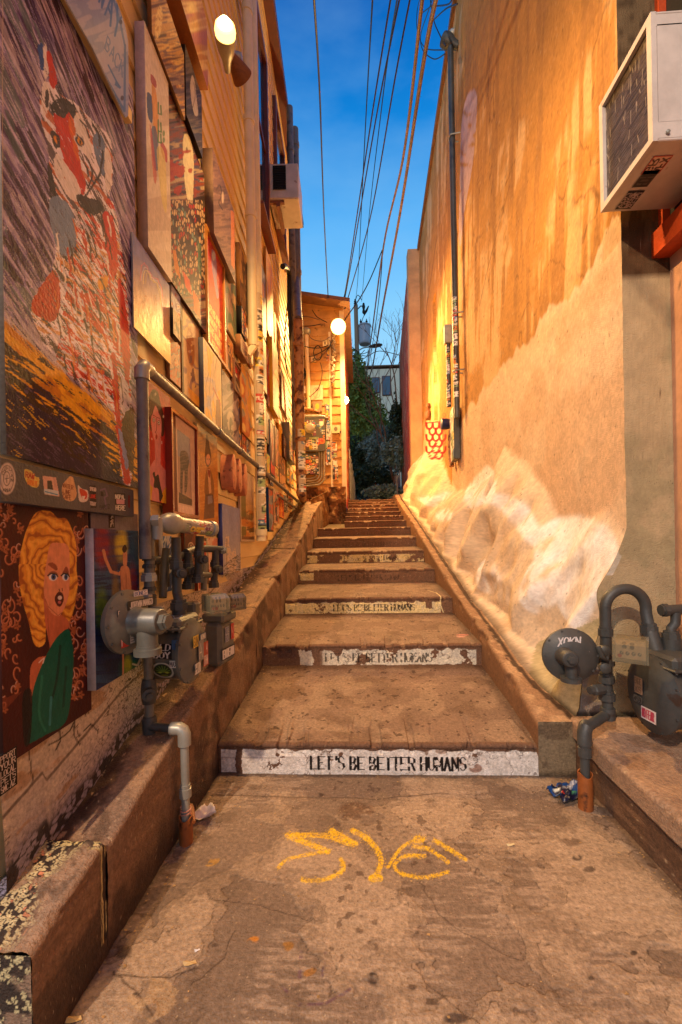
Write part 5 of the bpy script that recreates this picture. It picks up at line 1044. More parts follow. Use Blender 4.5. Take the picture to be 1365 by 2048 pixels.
art('tiger_painting', 2, -380, 905, 268, 'huge thick brushed painting of a striped tiger above yellow and purple grass', tiger, t=.016, side=(110, 96, 84), W=260, H=640, px=True, off=.03)

def sign(cv):
    X, Y = cv.X, cv.Y
    brushy(cv, 1.2, .05, .01, [(150, 150, 178), (128, 132, 168), (168, 160, 180)], 721, 1, .8)
    for pts, w_ in (([(262, 60), (256, 232), (120, -30)], 6),): pass
    cv.put(cv.line([(250.5, 90), (249.5, 222), (236, 198), (150, 42), (118, -20)], 4.5), (52, 92, 150), .9); cv.put(cv.line([(250, 90), (240, 40), (222, -20)], 4), (60, 96, 150), .8)
    ts = ((('OWAY'), (186, -40), (20, 36), (9, -66), 5.0), (('BACK'), (208, 78), (9.6, 17.6), (7, -28), 2.6))
    cv.put(cv.text('WAY', (196, -2), (14.5, 31), (10, -52), 4.2), (44, 92, 156), .95); cv.put(cv.text('BACK', (210, 96), (9.4, 15.6), (5.5, -24), 2.2), (66, 104, 160), .9)
    cv.put(cv.line([(217, 130), (238, 172)], 3), (44, 92, 156), .95); cv.put(cv.poly([(232, 158), (243, 175), (240, 178), (230, 170)]), (44, 92, 156), .95)
    for a, b in ((242, 44), (245, 196)): cv.put(cv.ell(a, b, 3.4, 5), (56, 30, 26), 1)
sg = empty('alley_sign', LW.W(190, 100, .08), 'blue lettered white metal street sign with a rounded corner, high at the upper left', 'sign')
def polyboard(name, pts, off, t, m_, base, fn, parent, side=(200, 200, 205), W=170, H=260):
    L_ = [LW.hit(a, b, off) for a, b in pts]; us = [p[0] for p in L_]; zs = [p[1] for p in L_]
    cv = flat(LW, min(us), max(us), min(zs), max(zs), off, W, H, base); fn(cv)
    c2 = Cv(cv.u, cv.z); mk = c2.poly(L_); o = gridobj(name, cv.P, cv.c, m_, parent, mask=mk)
    mb = MB(); mb.prism([(p[0], p[1]) for p in L_], LW.o + LW.n * (off - t - .001), LW.u, (0, 0, 1), LW.n, t); mb.build('backing', mat('sign_edge', c=side, rough=.4), parent); return o
SG = [(70, -110), (120, -22), (186, 96), (247, 226), (252, 235), (256.5, 230), (257.5, 200), (257.5, 130), (256, 80), (250, 50), (238, 14), (205, -60)]
polyboard('sign_face', SG, .085, .004, M_gloss, (150, 150, 176), sign, sg)
mb = MB(); a = LW.hit(245, 238, .05); mb.box(LW.at(a[0] - .30, a[1] + .035, .045), (.66, .06, .05), axes_of(LW)); mb.build('mounting_batten', M_siding, sg)

def whitecan(cv):
    brushy(cv, 1.5, .02, .006, [(196, 178, 170), (212, 198, 190), (220, 208, 202)], 731, 1, .9)
    for pts, c_, a in (([(295, 185), (306, 200), (305, 245), (296, 230)], (40, 78, 140), .9), ([(304, 170), (312, 180), (318, 250), (312, 300), (306, 230)], (214, 150, 40), .8), ([(302, 148), (312, 160), (313, 176), (303, 165)], (160, 40, 60), .8), ([(303, 262), (312, 255), (318, 300), (316, 340), (308, 330)], (70, 96, 150), .8), ([(300, 260), (304, 262), (314, 350), (308, 360)], (190, 60, 60), .6), ([(322, 282), (334, 300), (334, 325), (324, 308)], (170, 40, 60), .8), ([(314, 300), (330, 310), (334, 420), (324, 400)], (216, 200, 120), .6)):
        cv.put(cv.poly(spl(pts)), c_, a)
    for b in (205, 240, 262): cv.put(cv.line([(317, b), (317, b + 22), (323, b + 24), (322, b + 6)], 3), (70, 130, 80), .85)
    for b in (255, 268): cv.put(cv.ell(328, b + 12, 2.5, 6), (70, 130, 80), .7)
art('canvas_painting', 293, 52, 487, 339, 'tall pale canvas with small blue, yellow and green marks beside the tiger', whitecan, t=.045, side=(196, 170, 160), W=80, H=300, px=True, base=(214, 202, 196))
def crowd(cv):
    X, Y = cv.X, cv.Y; brushy(cv, 1.4, .12, .02, [(60, 46, 52), (112, 88, 96), (140, 76, 60), (88, 84, 110), (170, 150, 130)], 741)
    cv.put(cv.poly(spl([(370, 268), (382, 280), (388, 330), (384, 420), (372, 380), (366, 300)])), (214, 206, 180), .9); cv.put(cv.ell(374, 300, 2, 6), (90, 80, 60), .8)
    red = fbm(X, Y, .05, 3, 743); cv.put((red > .56) * (Y > 300) * (Y < 430), (160, 52, 34), .85)
    c1, c2, ci = cells(X * 1.6, Y * .55, .16, 45); m = (Y > 400) * (Y < 590); cv.put(m * 1.0, (70, 56, 52), .85); cv.put(m * (c2 > .25) * (ci > .35), (206, 178, 150), .85); cv.put(m * (c2 > .3) * (ci < .14), (180, 60, 40), .9); cv.put(m * (c2 > .2) * (ci > .9), (80, 130, 140), .8)
    cv.put(cv.poly([(346, 500), (352, 500), (362, 560), (350, 540)]), (206, 130, 40), .9); cv.put(cv.poly([(365, 540), (380, 560), (384, 590), (372, 575)]), (206, 70, 40), .9); cv.put(cv.poly([(387, 580), (398, 600), (402, 640), (388, 620)]), (214, 110, 40), .9); cv.put(cv.poly([(395, 480), (403, 490), (404, 560), (397, 540)]), (70, 110, 90), .8)
art('figures_painting', 337, 163, 553, 409, 'large dark busy painting of massed figures with red and orange patches', crowd, t=.03, side=(90, 60, 40), W=90, H=300, px=True)
def goldabs(cv):
    brushy(cv, 1.35, .10, .02, [(110, 70, 40), (190, 140, 70), (226, 190, 110), (140, 110, 96), (206, 160, 80)], 751); cv.put(cv.ell(318, 45, 7, 34, .1) * (cv.streak(0, .3, .3, 3) > .4), (240, 214, 140), .9); cv.put((cv.Y > 130) * (cv.streak(1.3, .3, .05, 9) > .5), (120, 110, 120), .6)
art('abstract_painting', 303, -90, 62, 366, 'golden brown abstract on a rough wooden board high above the white canvas', goldabs, t=.02, side=(120, 84, 54), W=70, H=200, px=True, off=.055)
def rabbit(cv):
    brushy(cv, 1.3, .12, .02, [(60, 52, 50), (92, 84, 86), (120, 110, 104), (70, 70, 90)], 755); cv.put(cv.poly(spl([(385, 150), (390, 165), (394, 200), (397, 228), (390, 230), (384, 205), (381, 170)])), (206, 196, 190), .9); cv.put(cv.line(spl([(388, 165), (391, 190), (386, 215)], False), 1.2), (80, 70, 70), .8)
art('small_painting', 372, 92, 226, 403, 'small dark painting of a pale rabbit shape in a heavy black edge', rabbit, t=.05, side=(40, 26, 20), W=50, H=140, px=True)
art('box_painting', 361, -160, -4, 412, 'deep box canvas with a warm blurred picture just above the flood lamp', lambda cv: brushy(cv, 1.4, .05, .01, [(214, 170, 90), (226, 196, 130), (200, 150, 84), (190, 130, 110)], 757), t=.08, side=(150, 92, 50), W=50, H=140, px=True)
def carved(cv):
    brushy(cv, 1.5, .2, .05, [(110, 84, 76), (146, 116, 104), (128, 100, 96)], 759, 1); cv.put(cv.line(spl([(433, 380), (440, 370), (444, 390), (438, 405), (446, 420)], False), 2), (60, 44, 40), .9); cv.put(cv.ell(446, 395, 2.5, 12), (200, 180, 170), .8); cv.put(cv.poly([(462, 420), (470, 425), (470, 540), (463, 530)]), (214, 130, 40), .8)
art('carved_picture', 427, 300, 462, 468, 'thick rough brown panel with a faint carved face right of the figures', carved, t=.07, side=(120, 96, 84), W=50, H=150, px=True)
def redp(cv):
    X, Y = cv.X, cv.Y; n = fbm(X, Y, .18, 4, 761); t = ss(440, 700, Y); cv.c = cv.c * 0 + lin((176, 60, 76)) * (1 - t[..., None]) + lin((206, 92, 40)) * t[..., None]; cv.c *= (.75 + .5 * n)[..., None]
    cv.put(cv.poly(spl([(424, 500), (430, 505), (434, 530), (434, 560), (438, 590), (434, 595), (428, 560), (424, 530)])), (150, 140, 190), .85); cv.put(cv.ell(428, 512, 3.6, 9), (190, 190, 210), .9)
    for i, (s_, y0) in enumerate((('RISING', 622), ('AWAY IN', 642), ('THE NIGHT', 662), ('LIGHTLY', 684))): cv.put(cv.text(s_, (420, y0), (27 / len(s_), 44 / len(s_)), (0, -13), 1.6), (246, 216, 140), .95)
art('framed_painting', 413, 452, 681, 449, 'tall red painting with a blue figure and pale lettering in a thin gold frame', redp, t=.03, W=60, H=260, px=True, frame=(mat('gold_frame', c=(176, 116, 50), rough=.4, var=.2), .022))
def sunset(cv):
    X, Y = cv.X, cv.Y; t = np.clip((Y - 500 - (X - 266) * .9) / 170, 0, 1)[..., None]; cv.c = lin((140, 140, 184)) * (1 - t) + lin((230, 190, 110)) * t; cv.c = cv.c * (.85 + .3 * fbm(X, Y, .06, 4, 765))[..., None]  # print's lower yellow is warmed, carrying lamp light in its colour
    for k, c_ in ((0, (220, 120, 140)), (1, (206, 206, 226)), (2, (226, 214, 150)), (3, (196, 180, 120))):
        r = 1 - k * .13; P_ = [(307 + (a - 307) * r, 580 + (b - 580) * r) for a, b in ((280, 560), (283, 535), (290, 527), (300, 545), (308, 556), (318, 562), (326, 590), (330, 620))]; cv.put(cv.line([(a + 1.2 * math.sin(a * .9 + k), b + 1.5 * math.sin(b + k)) for a, b in spl(P_, False, 6)], 1.3), c_, .85)
    cv.put((fbm(X, Y, .5, 3, 767) > .7) * (Y > 590), (150, 90, 50), .6)
art('metal_print', 267, 466, 652, 339, 'bent metal sheet glowing yellow below and lilac above with thin wavy rings', sunset, t=.008, side=(190, 180, 170), W=110, H=220, px=True, m=M_metal, off=.04)

# generic small pictures
def g_portrait(bg, hair, skin, dress, seed):
    def f(cv):
        brushy(cv, 1.2, 5, 1.5, [bg, tuple(int(c * .8) for c in bg), tuple(min(255, int(c * 1.12)) for c in bg)], seed); cv.put(cv.ell(.5, .30, .25, .19), hair); cv.put(cv.ell(.5, .33, .15, .14), skin); cv.put(cv.poly([(.44, .4), (.56, .4), (.58, .56), (.42, .56)]), skin); cv.put(cv.ell(.5, .88, .36, .36), dress)
        for x_ in (.43, .57): cv.put(cv.ell(x_, .32, .022, .014), (30, 24, 24))
        cv.put(cv.ell(.5, .41, .04, .012), (150, 40, 40))
    return f
def g_abs(cols, seed, ang=1.2, su=7, sv=2.0, blobs=6):
    def f(cv):
        brushy(cv, ang, su, sv, cols, seed); r = random.Random(seed)
        for k in range(blobs): cv.put(cv.ell(r.random(), r.random(), r.uniform(.05, .22), r.uniform(.03, .14), r.uniform(-1, 1), .3) * (cv.streak(ang, su * 2, sv * 2, seed + k) > .42), r.choice(cols), .9)
        for k in range(4):
            x0, y0 = r.random(), r.random(); cv.put(cv.line(spl([(x0, y0), (x0 + r.uniform(-.3, .3), y0 + .12), (x0 + r.uniform(-.3, .3), y0 + .3)], False, 4), .03), tuple(int(c * .5) for c in r.choice(cols)), .7)
    return f
def g_land(sky, hill, fld, seed):
    def f(cv):
        brushy(cv, .1, 2, 5, [sky, tuple(min(255, c + 20) for c in sky)], seed); n = fbm(cv.X, cv.Y * 0, 4, 3, seed + 1); cv.put(cv.Y > .38 + .2 * n, hill); cv.put(cv.Y > .6 + .1 * n, fld)
        cv.put((cv.Y > .6 + .1 * n) * (cv.streak(1.4, 14, 3, seed + 3) > .52), tuple(int(c * .55) for c in fld), .8)
        r = random.Random(seed)
        for k in range(4): x = r.random(); cv.put(cv.line([(x, .95), (x + r.uniform(-.05, .05), r.uniform(.35, .6))], .05), tuple(int(c * .5) for c in hill), .8); 
    return f
def g_text(bg, fg, lines, seed):
    def f(cv):
        brushy(cv, .3, 4, 4, [bg, tuple(int(c * .9) for c in bg)], seed)
        for k, s_ in enumerate(lines): cv.put(cv.text(s_, (.12, .12 + (k + .8) * .8 / len(lines)), (.78 / len(s_), 0), (0, -.55 / len(lines)), .04), fg, .9)
    return f
C_ = dict(y=(224, 176, 60), o=(206, 108, 44), r=(180, 52, 38), b=(62, 96, 150), g=(92, 122, 70), p=(112, 92, 130), w=(216, 204, 186), k=(48, 42, 46), s=(150, 146, 156), t=(186, 150, 110), n=(110, 74, 50), d=(220, 160, 140))
def cc_(s): return [C_[q] for q in s]
def texas(cv):
    brushy(cv, 1.1, 3, 1, cc_('wt') + [(226, 206, 170)], 771, 1, .6); cv.put(cv.poly([(.3, .42), (.5, .40), (.52, .5), (.8, .52), (.85, .66), (.6, .84), (.5, .74), (.35, .7)]), (120, 128, 130), .95)
FILL = [
 ('small_painting', 342, 556, 612, 362, .012, 'crinkled pale blue sheet tucked beside the metal print', g_abs([(190, 190, 214), (160, 150, 190), (216, 206, 214), (200, 120, 110)], 1), (180, 170, 180)),
 ('box_picture', 347, 616, 666, 361, .05, 'little deep box with a grey patch on cream, right of the metal print', texas, (52, 40, 36)),
 ('small_painting', 340, 668, 756, 361, .02, 'narrow painting of small orange and white figures under the little box', g_abs([(196, 150, 130), (206, 120, 80), (150, 150, 150), (214, 180, 150)], 3), (150, 110, 84)),
 ('painting', 364, 606, 788, 401, .02, 'tan and purple painting of a brown shaggy dog shape', None, (150, 110, 70)),
 ('canvas_painting', 408, 676, 832, 443, .05, 'deep grey sided canvas like a yellow and lilac map', None, (92, 96, 104)),
 ('painting', 445, 738, 872, 477, .02, 'smoky grey violet painting of a winged shape', None, (90, 80, 90)),
 ('painting', 451, 500, 652, 473, .02, 'soft tan and green grey abstract right of the red painting', g_abs([(190, 160, 130), (170, 150, 140), (120, 140, 120), (206, 180, 140)], 7, 1.3, 3, 1), (160, 120, 80)),
 ('painting', 450.5, 660, 732, 467, .015, 'creamy yellow curved painting under the grey green abstract', g_abs([(230, 196, 120), (216, 150, 90), (196, 140, 110)], 8, 1.5, 3, .8), (180, 120, 70)),
 ('painting', 480, 487, 600, 502, .03, 'brown spiral painting left of the cream downpipe', g_abs([(130, 92, 66), (90, 66, 54), (180, 140, 90)], 9, .6, 3, 3), (140, 100, 60)),
 ('box_picture', 484, 612, 664, 493, .06, 'small canvas with black sides left of the downpipe', g_abs(cc_('obyw'), 10), (24, 18, 18)),
 ('box_picture', 482, 668, 700, 496, .06, 'brown deep edged picture below the black sided canvas', g_abs(cc_('nt') + [(150, 110, 110)], 11), (150, 104, 70)),
 ('painting', 484, 728, 862, 503, .03, 'tall yellow grey painting of a standing figure beside the downpipe', g_abs([(210, 160, 80), (160, 150, 140), (190, 110, 60), (226, 190, 120)], 12, 1.5, 3, 1), (170, 110, 60)),
 ('painting', 475, 790, 893, 483, .02, 'narrow strip of red, yellow and blue paint between two paler pictures', g_abs(cc_('rybp'), 13), (70, 60, 90)),
 ('small_painting', 485, 868, 903, 493, .02, 'tiny rusty brown picture above the long pipe', g_abs(cc_('nro'), 14), (120, 70, 40)),
 ('small_painting', 494, 876, 914, 501, .02, 'tiny cream picture with a blue bar above the long pipe', g_abs(cc_('wbt'), 15), (180, 150, 110)),
 ('painting', 521, 518, 654, 532, .02, 'long dark lilac streaked painting right of the sticker pipe', g_abs([(110, 92, 120), (150, 130, 140), (90, 70, 90)], 16, 1.3, 4, .8), (110, 80, 60)),
 ('painting', 534, 498, 655, 546, .025, 'tall yellow orange panel fading to lilac at its top', g_abs([(214, 160, 70), (200, 140, 80), (160, 130, 140)], 17, 1.5, 2, .7), (200, 140, 60)),
 ('painting', 522, 662, 766, 533, .02, 'bright cream and yellow panel right of the sticker pipe', g_abs([(232, 206, 130), (190, 170, 130), (150, 140, 150)], 18, 1.4, 3, 1), (180, 130, 70)),
 ('canvas_painting', 546, 676, 814, 557, .06, 'deep golden sided canvas standing out from the far wall', g_abs([(214, 170, 80), (196, 110, 50), (226, 190, 110)], 19, 1.5, 2, .7), (216, 160, 50)),
 ('painting', 550, 626, 706, 561, .015, 'bright pale panel just beside the far end of the siding', g_abs([(240, 220, 150), (226, 196, 110), (206, 170, 90)], 20), (180, 130, 60)),
 ('painting', 534.5, 690, 806, 541, .015, 'slim red and violet painting left of the deep golden canvas', g_abs(cc_('rpds'), 21), (130, 80, 60)),
 ('flag_panel', 564, 742, 812, 577, .012, 'red and white striped flag panel near the far downpipes', None, (160, 120, 100)),
 ('drawing', 522.5, 783, 862, 533, .02, 'pale board scribbled with thin brown lines right of the sticker pipe', g_abs([(214, 180, 150), (200, 166, 136)], 22, 1, 3, 2, 0), (150, 100, 70)),
 ('painting', 534, 822, 884, 540, .02, 'dark brown narrow board beside the scribbled drawing', g_abs(cc_('kn') + [(80, 50, 40)], 23), (60, 40, 30)),
 ('painting', 541, 840, 946, 550, .03, 'red painting with a tall white curved shape', None, (80, 80, 100)),
 ('painting', 551, 852, 930, 557.5, .02, 'brown and tan upright painting right of the red one', g_abs(cc_('ntod'), 25), (120, 70, 40)),
 ('painting', 558, 846, 906, 565.5, .02, 'slender bright yellow painting on the far stretch of wall', g_abs([(230, 180, 50), (214, 150, 50)], 26), (200, 150, 50)),
 ('box_picture', 568, 868, 912, 575, .05, 'dark narrow box picture left of the far utility box', g_abs(cc_('kns'), 27), (70, 40, 30)),
 ('painting', 523, 868, 930, 533.5, .02, 'orange and yellow flower picture right of the sticker pipe', g_abs(cc_('oyrg'), 28), (160, 90, 50)),
 ('painting', 527, 914, 946, 533.5, .02, 'small violet and green picture touching the long pipe', g_abs(cc_('pgbw'), 29), (90, 80, 100)),
 ('painting', 534.2, 905, 952, 540.5, .02, 'yellow lime picture touching the long pipe', g_abs([(214, 190, 70), (180, 190, 80), (214, 150, 60)], 30), (150, 120, 50)),
 ('painting', 551, 932, 962, 558, .02, 'small orange and green picture just above the far pipe', g_abs(cc_('ogy'), 31), (150, 90, 50)),
 ('painting', 559.5, 906, 968, 571, .02, 'brown full length portrait near the far end of the wall', g_abs([(170, 110, 70), (110, 80, 60), (200, 150, 100)], 32, 1.5, 4, 1), (110, 80, 60)),
 ('painting', 574, 918, 964, 587, .02, 'white picture with green and yellow bars by the far downpipes', g_abs([(226, 220, 190), (100, 150, 90), (226, 190, 70), (110, 130, 150)], 33, 1.5, 5, 1), (180, 150, 70)),
 ('painting', 481, 935, 1083, 509, .02, 'amber cornfield painting with a pale sky under the long pipe', None, (190, 170, 160)),
 ('painting', 522.5, 964, 1077, 534, .02, 'rust brown and orange flame painting beside the sticker pipe', g_abs([(150, 60, 34), (196, 104, 44), (110, 50, 30)], 35, 1.4, 3, .8), (110, 50, 30)),
 ('canvas_painting', 538, 975, 1062, 547, .05, 'blue grey striped canvas with a bright blue side', g_abs([(96, 106, 130), (140, 140, 150), (190, 90, 50)], 36, 1.55, 4, .5), (24, 84, 140)),
 ('painting', 548.5, 978, 1046, 558, .02, 'pink and white figure painting low on the far wall', g_abs(cc_('dwno'), 37), (190, 150, 130)),
 ('painting', 558.5, 984, 1033, 568, .02, 'fiery orange painting low on the far wall', g_abs([(226, 110, 30), (236, 160, 40), (200, 60, 30)], 38), (190, 70, 30)),
 ('painting', 569, 990, 1022, 576, .02, 'small white and dark barred picture low on the far wall', g_abs(cc_('wkws'), 39, 1.5, 6, .6), (190, 180, 160)),
 ('painting', 577, 988, 1012, 587, .02, 'small brown picture at the very end of the lower row', g_abs(cc_('nto'), 40), (120, 80, 50)),
 ('painting', 327, 1072, 1186, 345, .02, 'blue white seascape strip hidden behind the gas pipes', g_abs([(90, 130, 180), (206, 206, 206), (60, 90, 140)], 41), (190, 180, 170)),
 ('small_painting', 369, 1062, 1135, 394, .02, 'small brown wood panel with a white spiral behind the gas pipes', None, (110, 60, 34)),
 ('painting', 396, 1082, 1182, 414, .02, 'orange wooden door panel behind the gas manifold', g_abs([(196, 92, 40), (170, 70, 30)], 43, 1.5, 3, .6, 0), (120, 60, 30)),
 ('painting', 418, 1076, 1168, 436, .02, 'pale pinkish scribbled panel right of the orange door panel', g_abs([(206, 170, 150), (190, 120, 100)], 44), (190, 160, 130)),
 ('small_painting', 497, 700, 726, 503, .02, 'tiny amber board left of the downpipe bracket', g_abs(cc_('oyt'), 45), (160, 100, 50)),
 ('framed_picture', 468, 716, 778, 484, .03, 'little picture with red and black blocks in a brown frame', None, (120, 50, 30)),
 ('painting', 541, 950, 968, 547, .015, 'tiny violet picture hanging directly under the red one', g_abs(cc_('psw'), 46), (120, 100, 110)),
]
def f_dog(cv): brushy(cv, 1.4, 4, 1.2, [(190, 150, 120), (206, 170, 120), (160, 130, 130), (214, 180, 140)], 4); cv.put(cv.ell(.45, .36, .22, .22) * (cv.streak(1.3, 12, 2, 6) > .4), (150, 84, 40), .85); cv.put(cv.poly([(.3, .5), (.5, .45), (.85, .9), (.8, 1), (.5, .8)]) * (cv.streak(1.3, 9, 2, 8) > .45), (110, 84, 92), .8); cv.put((cv.Y > .85) * (cv.streak(.4, 4, 3, 5) > .45), (220, 160, 60), .8)
def f_map(cv):
    brushy(cv, 1.3, 3, 1.4, [(206, 176, 150), (190, 170, 180), (216, 190, 160)], 5); cv.put((fbm(cv.X, cv.Y, 3, 3, 55) > .56), (230, 180, 50), .9); cv.put((fbm(cv.X, cv.Y, 4, 3, 57) > .66), (150, 144, 180), .85)
    for k in range(4): cv.put(cv.line(spl([(.1 + k * .22, 0), (.3 + .1 * k, .3), (.1 + k * .2, .6), (.25 + k * .2, 1)], False, 6), .025), (120, 84, 70), .7)
    cv.put(cv.poly([(.65, .62), (.9, .55), (.95, .98), (.6, .95)]), (120, 60, 40), .85); cv.put(cv.line([(.5, .5), (.95, .62)], .04), (170, 60, 40), .9)
def f_wing(cv): brushy(cv, 1.1, 4, 1, [(92, 80, 96), (140, 128, 140), (170, 156, 160), (110, 90, 96)], 6); cv.put(cv.ell(.55, .68, .3, .2) * (cv.streak(1.2, 9, 3, 66) > .48), (196, 180, 170), .85); cv.put(cv.ell(.5, .72, .12, .14) * (cv.streak(1.2, 9, 3, 67) > .45), (70, 52, 44), .9)
def f_flag(cv): cv.put(np.ones(cv.X.shape), (226, 206, 180)); cv.put(((cv.Y * 9 + cv.X * .8) % 1 > .5), (176, 34, 30), .95); cv.put((cv.X < .5) * (cv.Y < .35), (196, 170, 140), .8)
def f_redc(cv): brushy(cv, 1.5, 3, 1, [(190, 44, 30), (206, 70, 40), (120, 60, 60)], 24); cv.put(cv.poly(spl([(.2, .02), (.5, .05), (.75, .3), (.5, .75), (.35, .5), (.2, .3)])), (222, 206, 190), .95); cv.put(cv.poly(spl([(.35, .15), (.5, .15), (.6, .4), (.45, .6)])), (190, 70, 50), .9)
def f_corn(cv): t = ss(.1, .5, cv.Y - cv.X * .1)[..., None]; cv.c = lin((214, 190, 170)) * (1 - t) + lin((206, 166, 110)) * t; cv.put(ss(.42, .6, cv.Y + .3 * (cv.streak(1.5, 8, 1, 34) - .5)) * (cv.streak(1.6, 14, 1.2, 35) > .42), (196, 124, 34), .9); cv.put(ss(.3, .8, cv.Y) * (cv.streak(1.5, 16, 1.5, 36) > .55), (96, 78, 30), .85); cv.put((cv.X < .35) * (cv.streak(1.5, 8, .8, 37) > .48) * (cv.Y > .15), (110, 110, 50), .8); cv.put(cv.Y > .93, (110, 70, 34), .8)
def f_spiral(cv): brushy(cv, 1.3, 3, 1, [(130, 66, 36), (100, 52, 30)], 42); cv.put(cv.line([(.5 + .25 * (k / 20) * math.cos(k * .6), .45 + .14 * (k / 20) * math.sin(k * .6)) for k in range(24)], .04), (216, 190, 160), .9)
def f_blk(cv): brushy(cv, 1.3, 3, 1, [(150, 40, 34), (120, 30, 30)], 47); cv.put((cv.Y > .45) * 1.0, (40, 30, 32), .9); cv.put(cv.ell(.3, .2, .2, .1), (214, 40, 40)); cv.put(cv.ell(.3, .4, .2, .05), (226, 206, 190)); cv.put(cv.poly([(.3, .6), (.9, .75), (.8, .9), (.4, .75)]), (190, 170, 150), .8)
SPEC = {3: f_dog, 4: f_map, 5: f_wing}
def edged(fn, i):
    def f(cv):
        fn(cv); e = np.minimum(np.minimum(cv.X, 1 - cv.X) * 1.0, np.minimum(cv.Y, 1 - cv.Y) * 2.2)
        if i % 3 == 0: cv.put(e < .07, (46, 32, 28), .85)
        elif i % 3 == 1: cv.put(e < .06, (214, 196, 170), .7)
        r = random.Random(i + 50)
        if i % 2 and 'g_abs' in fn.__qualname__:
            c0 = r.choice(((60, 40, 40), (40, 50, 80), (110, 40, 34), (206, 150, 110))); cv.put(cv.ell(.5, .34, .17, .11), c0, .9); cv.put(cv.poly([(.3, .92), (.36, .5), (.64, .5), (.7, .92)]), c0, .85); cv.put(cv.ell(.5, .34, .08, .07), (206, 160, 130), .9)
    return f
for i, (nm, xl, yt, yb, xr, t, lab, fn, side) in enumerate(FILL):
    if fn is None:
        fn = {'tan and': f_dog, 'deep gr': f_map, 'smoky g': f_wing, 'red and': f_flag, 'red pai': f_redc, 'amber c': f_corn, 'small b': f_spiral, 'little ': f_blk}[lab[:7]]
    art(nm, xl, yt, yb, xr, lab, edged(fn, i), t=t, side=side, W=int(np.clip((xr - xl) * 1.6, 20, 70)), H=int(np.clip((yb - yt) * .8, 30, 150)), frame=(M_wood, .02) if nm == 'framed_picture' else None,
        cat={'flag_panel': 'flag', 'drawing': 'drawing', 'box_picture': 'picture', 'framed_picture': 'picture'}.get(nm, 'painting'), group='pictures hung on the clapboard wall')
# woman in red
def womanred(cv):
    K = lambda p: crop(p, 270, 720, 6.025); n = fbm(cv.u, cv.z, 12, 4, 781); cv.c *= (.7 + .6 * n)[..., None]
    SK = (206, 138, 138); HR = (86, 54, 34)
    cv.put(cv.poly(spl(K([(160, 470), (170, 440), (210, 360), (250, 360), (285, 400), (310, 520), (345, 640), (360, 760), (350, 900), (320, 905), (310, 700), (200, 700), (205, 850), (185, 830), (160, 700), (140, 560)]))), HR, .97)
    cv.put(cv.poly(K([(240, 940), (315, 940), (312, 1230), (245, 1230)])), SK); cv.put(cv.poly(spl(K([(200, 700), (215, 650), (250, 550), (290, 640), (318, 720), (322, 860), (300, 960), (265, 1000), (235, 960), (208, 860)]))), SK)
    cv.put(cv.poly(spl(K([(245, 1200), (200, 1260), (160, 1350), (155, 1480), (210, 1560), (330, 1640), (400, 1560), (410, 1440), (385, 1350), (315, 1260), (300, 1200)]))), SK)
    cv.put(cv.poly(K([(155, 1450), (230, 1560), (200, 1700), (155, 1680)])), (216, 168, 50)); cv.put(cv.poly(K([(410, 1480), (330, 1600), (320, 1720), (425, 1745)])), (216, 168, 50)); cv.put(cv.poly(spl(K([(215, 1560), (270, 1500), (300, 1600), (300, 1720), (210, 1700)]))), SK)
    cv.put(cv.poly(spl(K([(215, 1370), (240, 1350), (250, 1400), (285, 1380), (300, 1460), (330, 1600), (340, 1640), (300, 1710), (285, 1560), (230, 1530), (235, 1440)]))), (56, 42, 38))
    for a, b in ((232, 722), (290, 755)): cv.put(cv.ell(*K([(a, b)])[0], 2.9, 4.6), (60, 40, 34)); cv.put(cv.ell(*K([(a, b)])[0], 2.1, 3.4), (226, 206, 196)); cv.put(cv.ell(*K([(a, b)])[0], 1.1, 1.9), (40, 30, 26))
    cv.put(cv.line(K([(222, 665), (265, 690), (300, 705)]), .9), (60, 36, 30)); cv.put(cv.line(K([(262, 700), (262, 850), (245, 870), (262, 885)]), .8), (90, 50, 50)); cv.put(cv.ell(*K([(262, 925)])[0], 2.0, 5.2), (150, 30, 40))
    for p_ in ([(205, 940), (208, 960)], [(325, 980), (326, 1010)]): cv.put(cv.line(K(p_), 1.3), (226, 206, 200))
    for a, b in ((160, 560), (345, 680), (250, 410), (165, 590)): cv.put(cv.ell(*K([(a, b)])[0], 1.6, 3), (206, 186, 170), .9)
art('portrait_painting', 286, 751, 997, 342, 'red painting of a long necked woman in yellow holding a small dark cat', womanred, t=.02, side=(150, 40, 30), W=120, H=260, px=True, base=(190, 66, 56))
def dogp(cv):
    K = lambda p: crop(p, 270, 720, 6.025); cv.put(cv.poly(K([(490, 670), (720, 850), (725, 1900), (520, 1820)])), (206, 176, 160)); cv.put(cv.poly(K([(510, 830), (665, 950), (690, 1760), (530, 1720)])), (146, 140, 156))
    cv.put(cv.poly(K([(515, 1150), (670, 1250), (690, 1760), (530, 1720)])), (176, 140, 120), .8); n = cv.streak(1.4, .5, .12, 791)
    for pts in ([(545, 1130), (580, 1090), (635, 1120), (655, 1220), (640, 1330), (630, 1560), (600, 1600), (600, 1350), (580, 1380), (575, 1590), (550, 1580), (550, 1300)],): cv.put(cv.poly(spl(K(pts))), (70, 56, 60), .95); cv.put(cv.poly(spl(K(pts))) * (n > .52), (130, 110, 112), .7)
    cv.put(cv.poly(K([(530, 1590), (690, 1680), (690, 1760), (530, 1720)])), (84, 74, 66), .9); cv.put(cv.poly(K([(530, 1740), (700, 1780), (720, 1880), (525, 1830)])), (220, 190, 176))
art('framed_picture', 342, 815, 1029, 395, 'print of a dark elephant like animal in a polished red brown frame', dogp, t=.045, side=(110, 44, 24), W=100, H=220, px=True, base=(110, 44, 26), frame=(mat('mahogany_frame', c=(128, 46, 24), rough=.3, var=.2, coat=.4), .018), cat='picture')
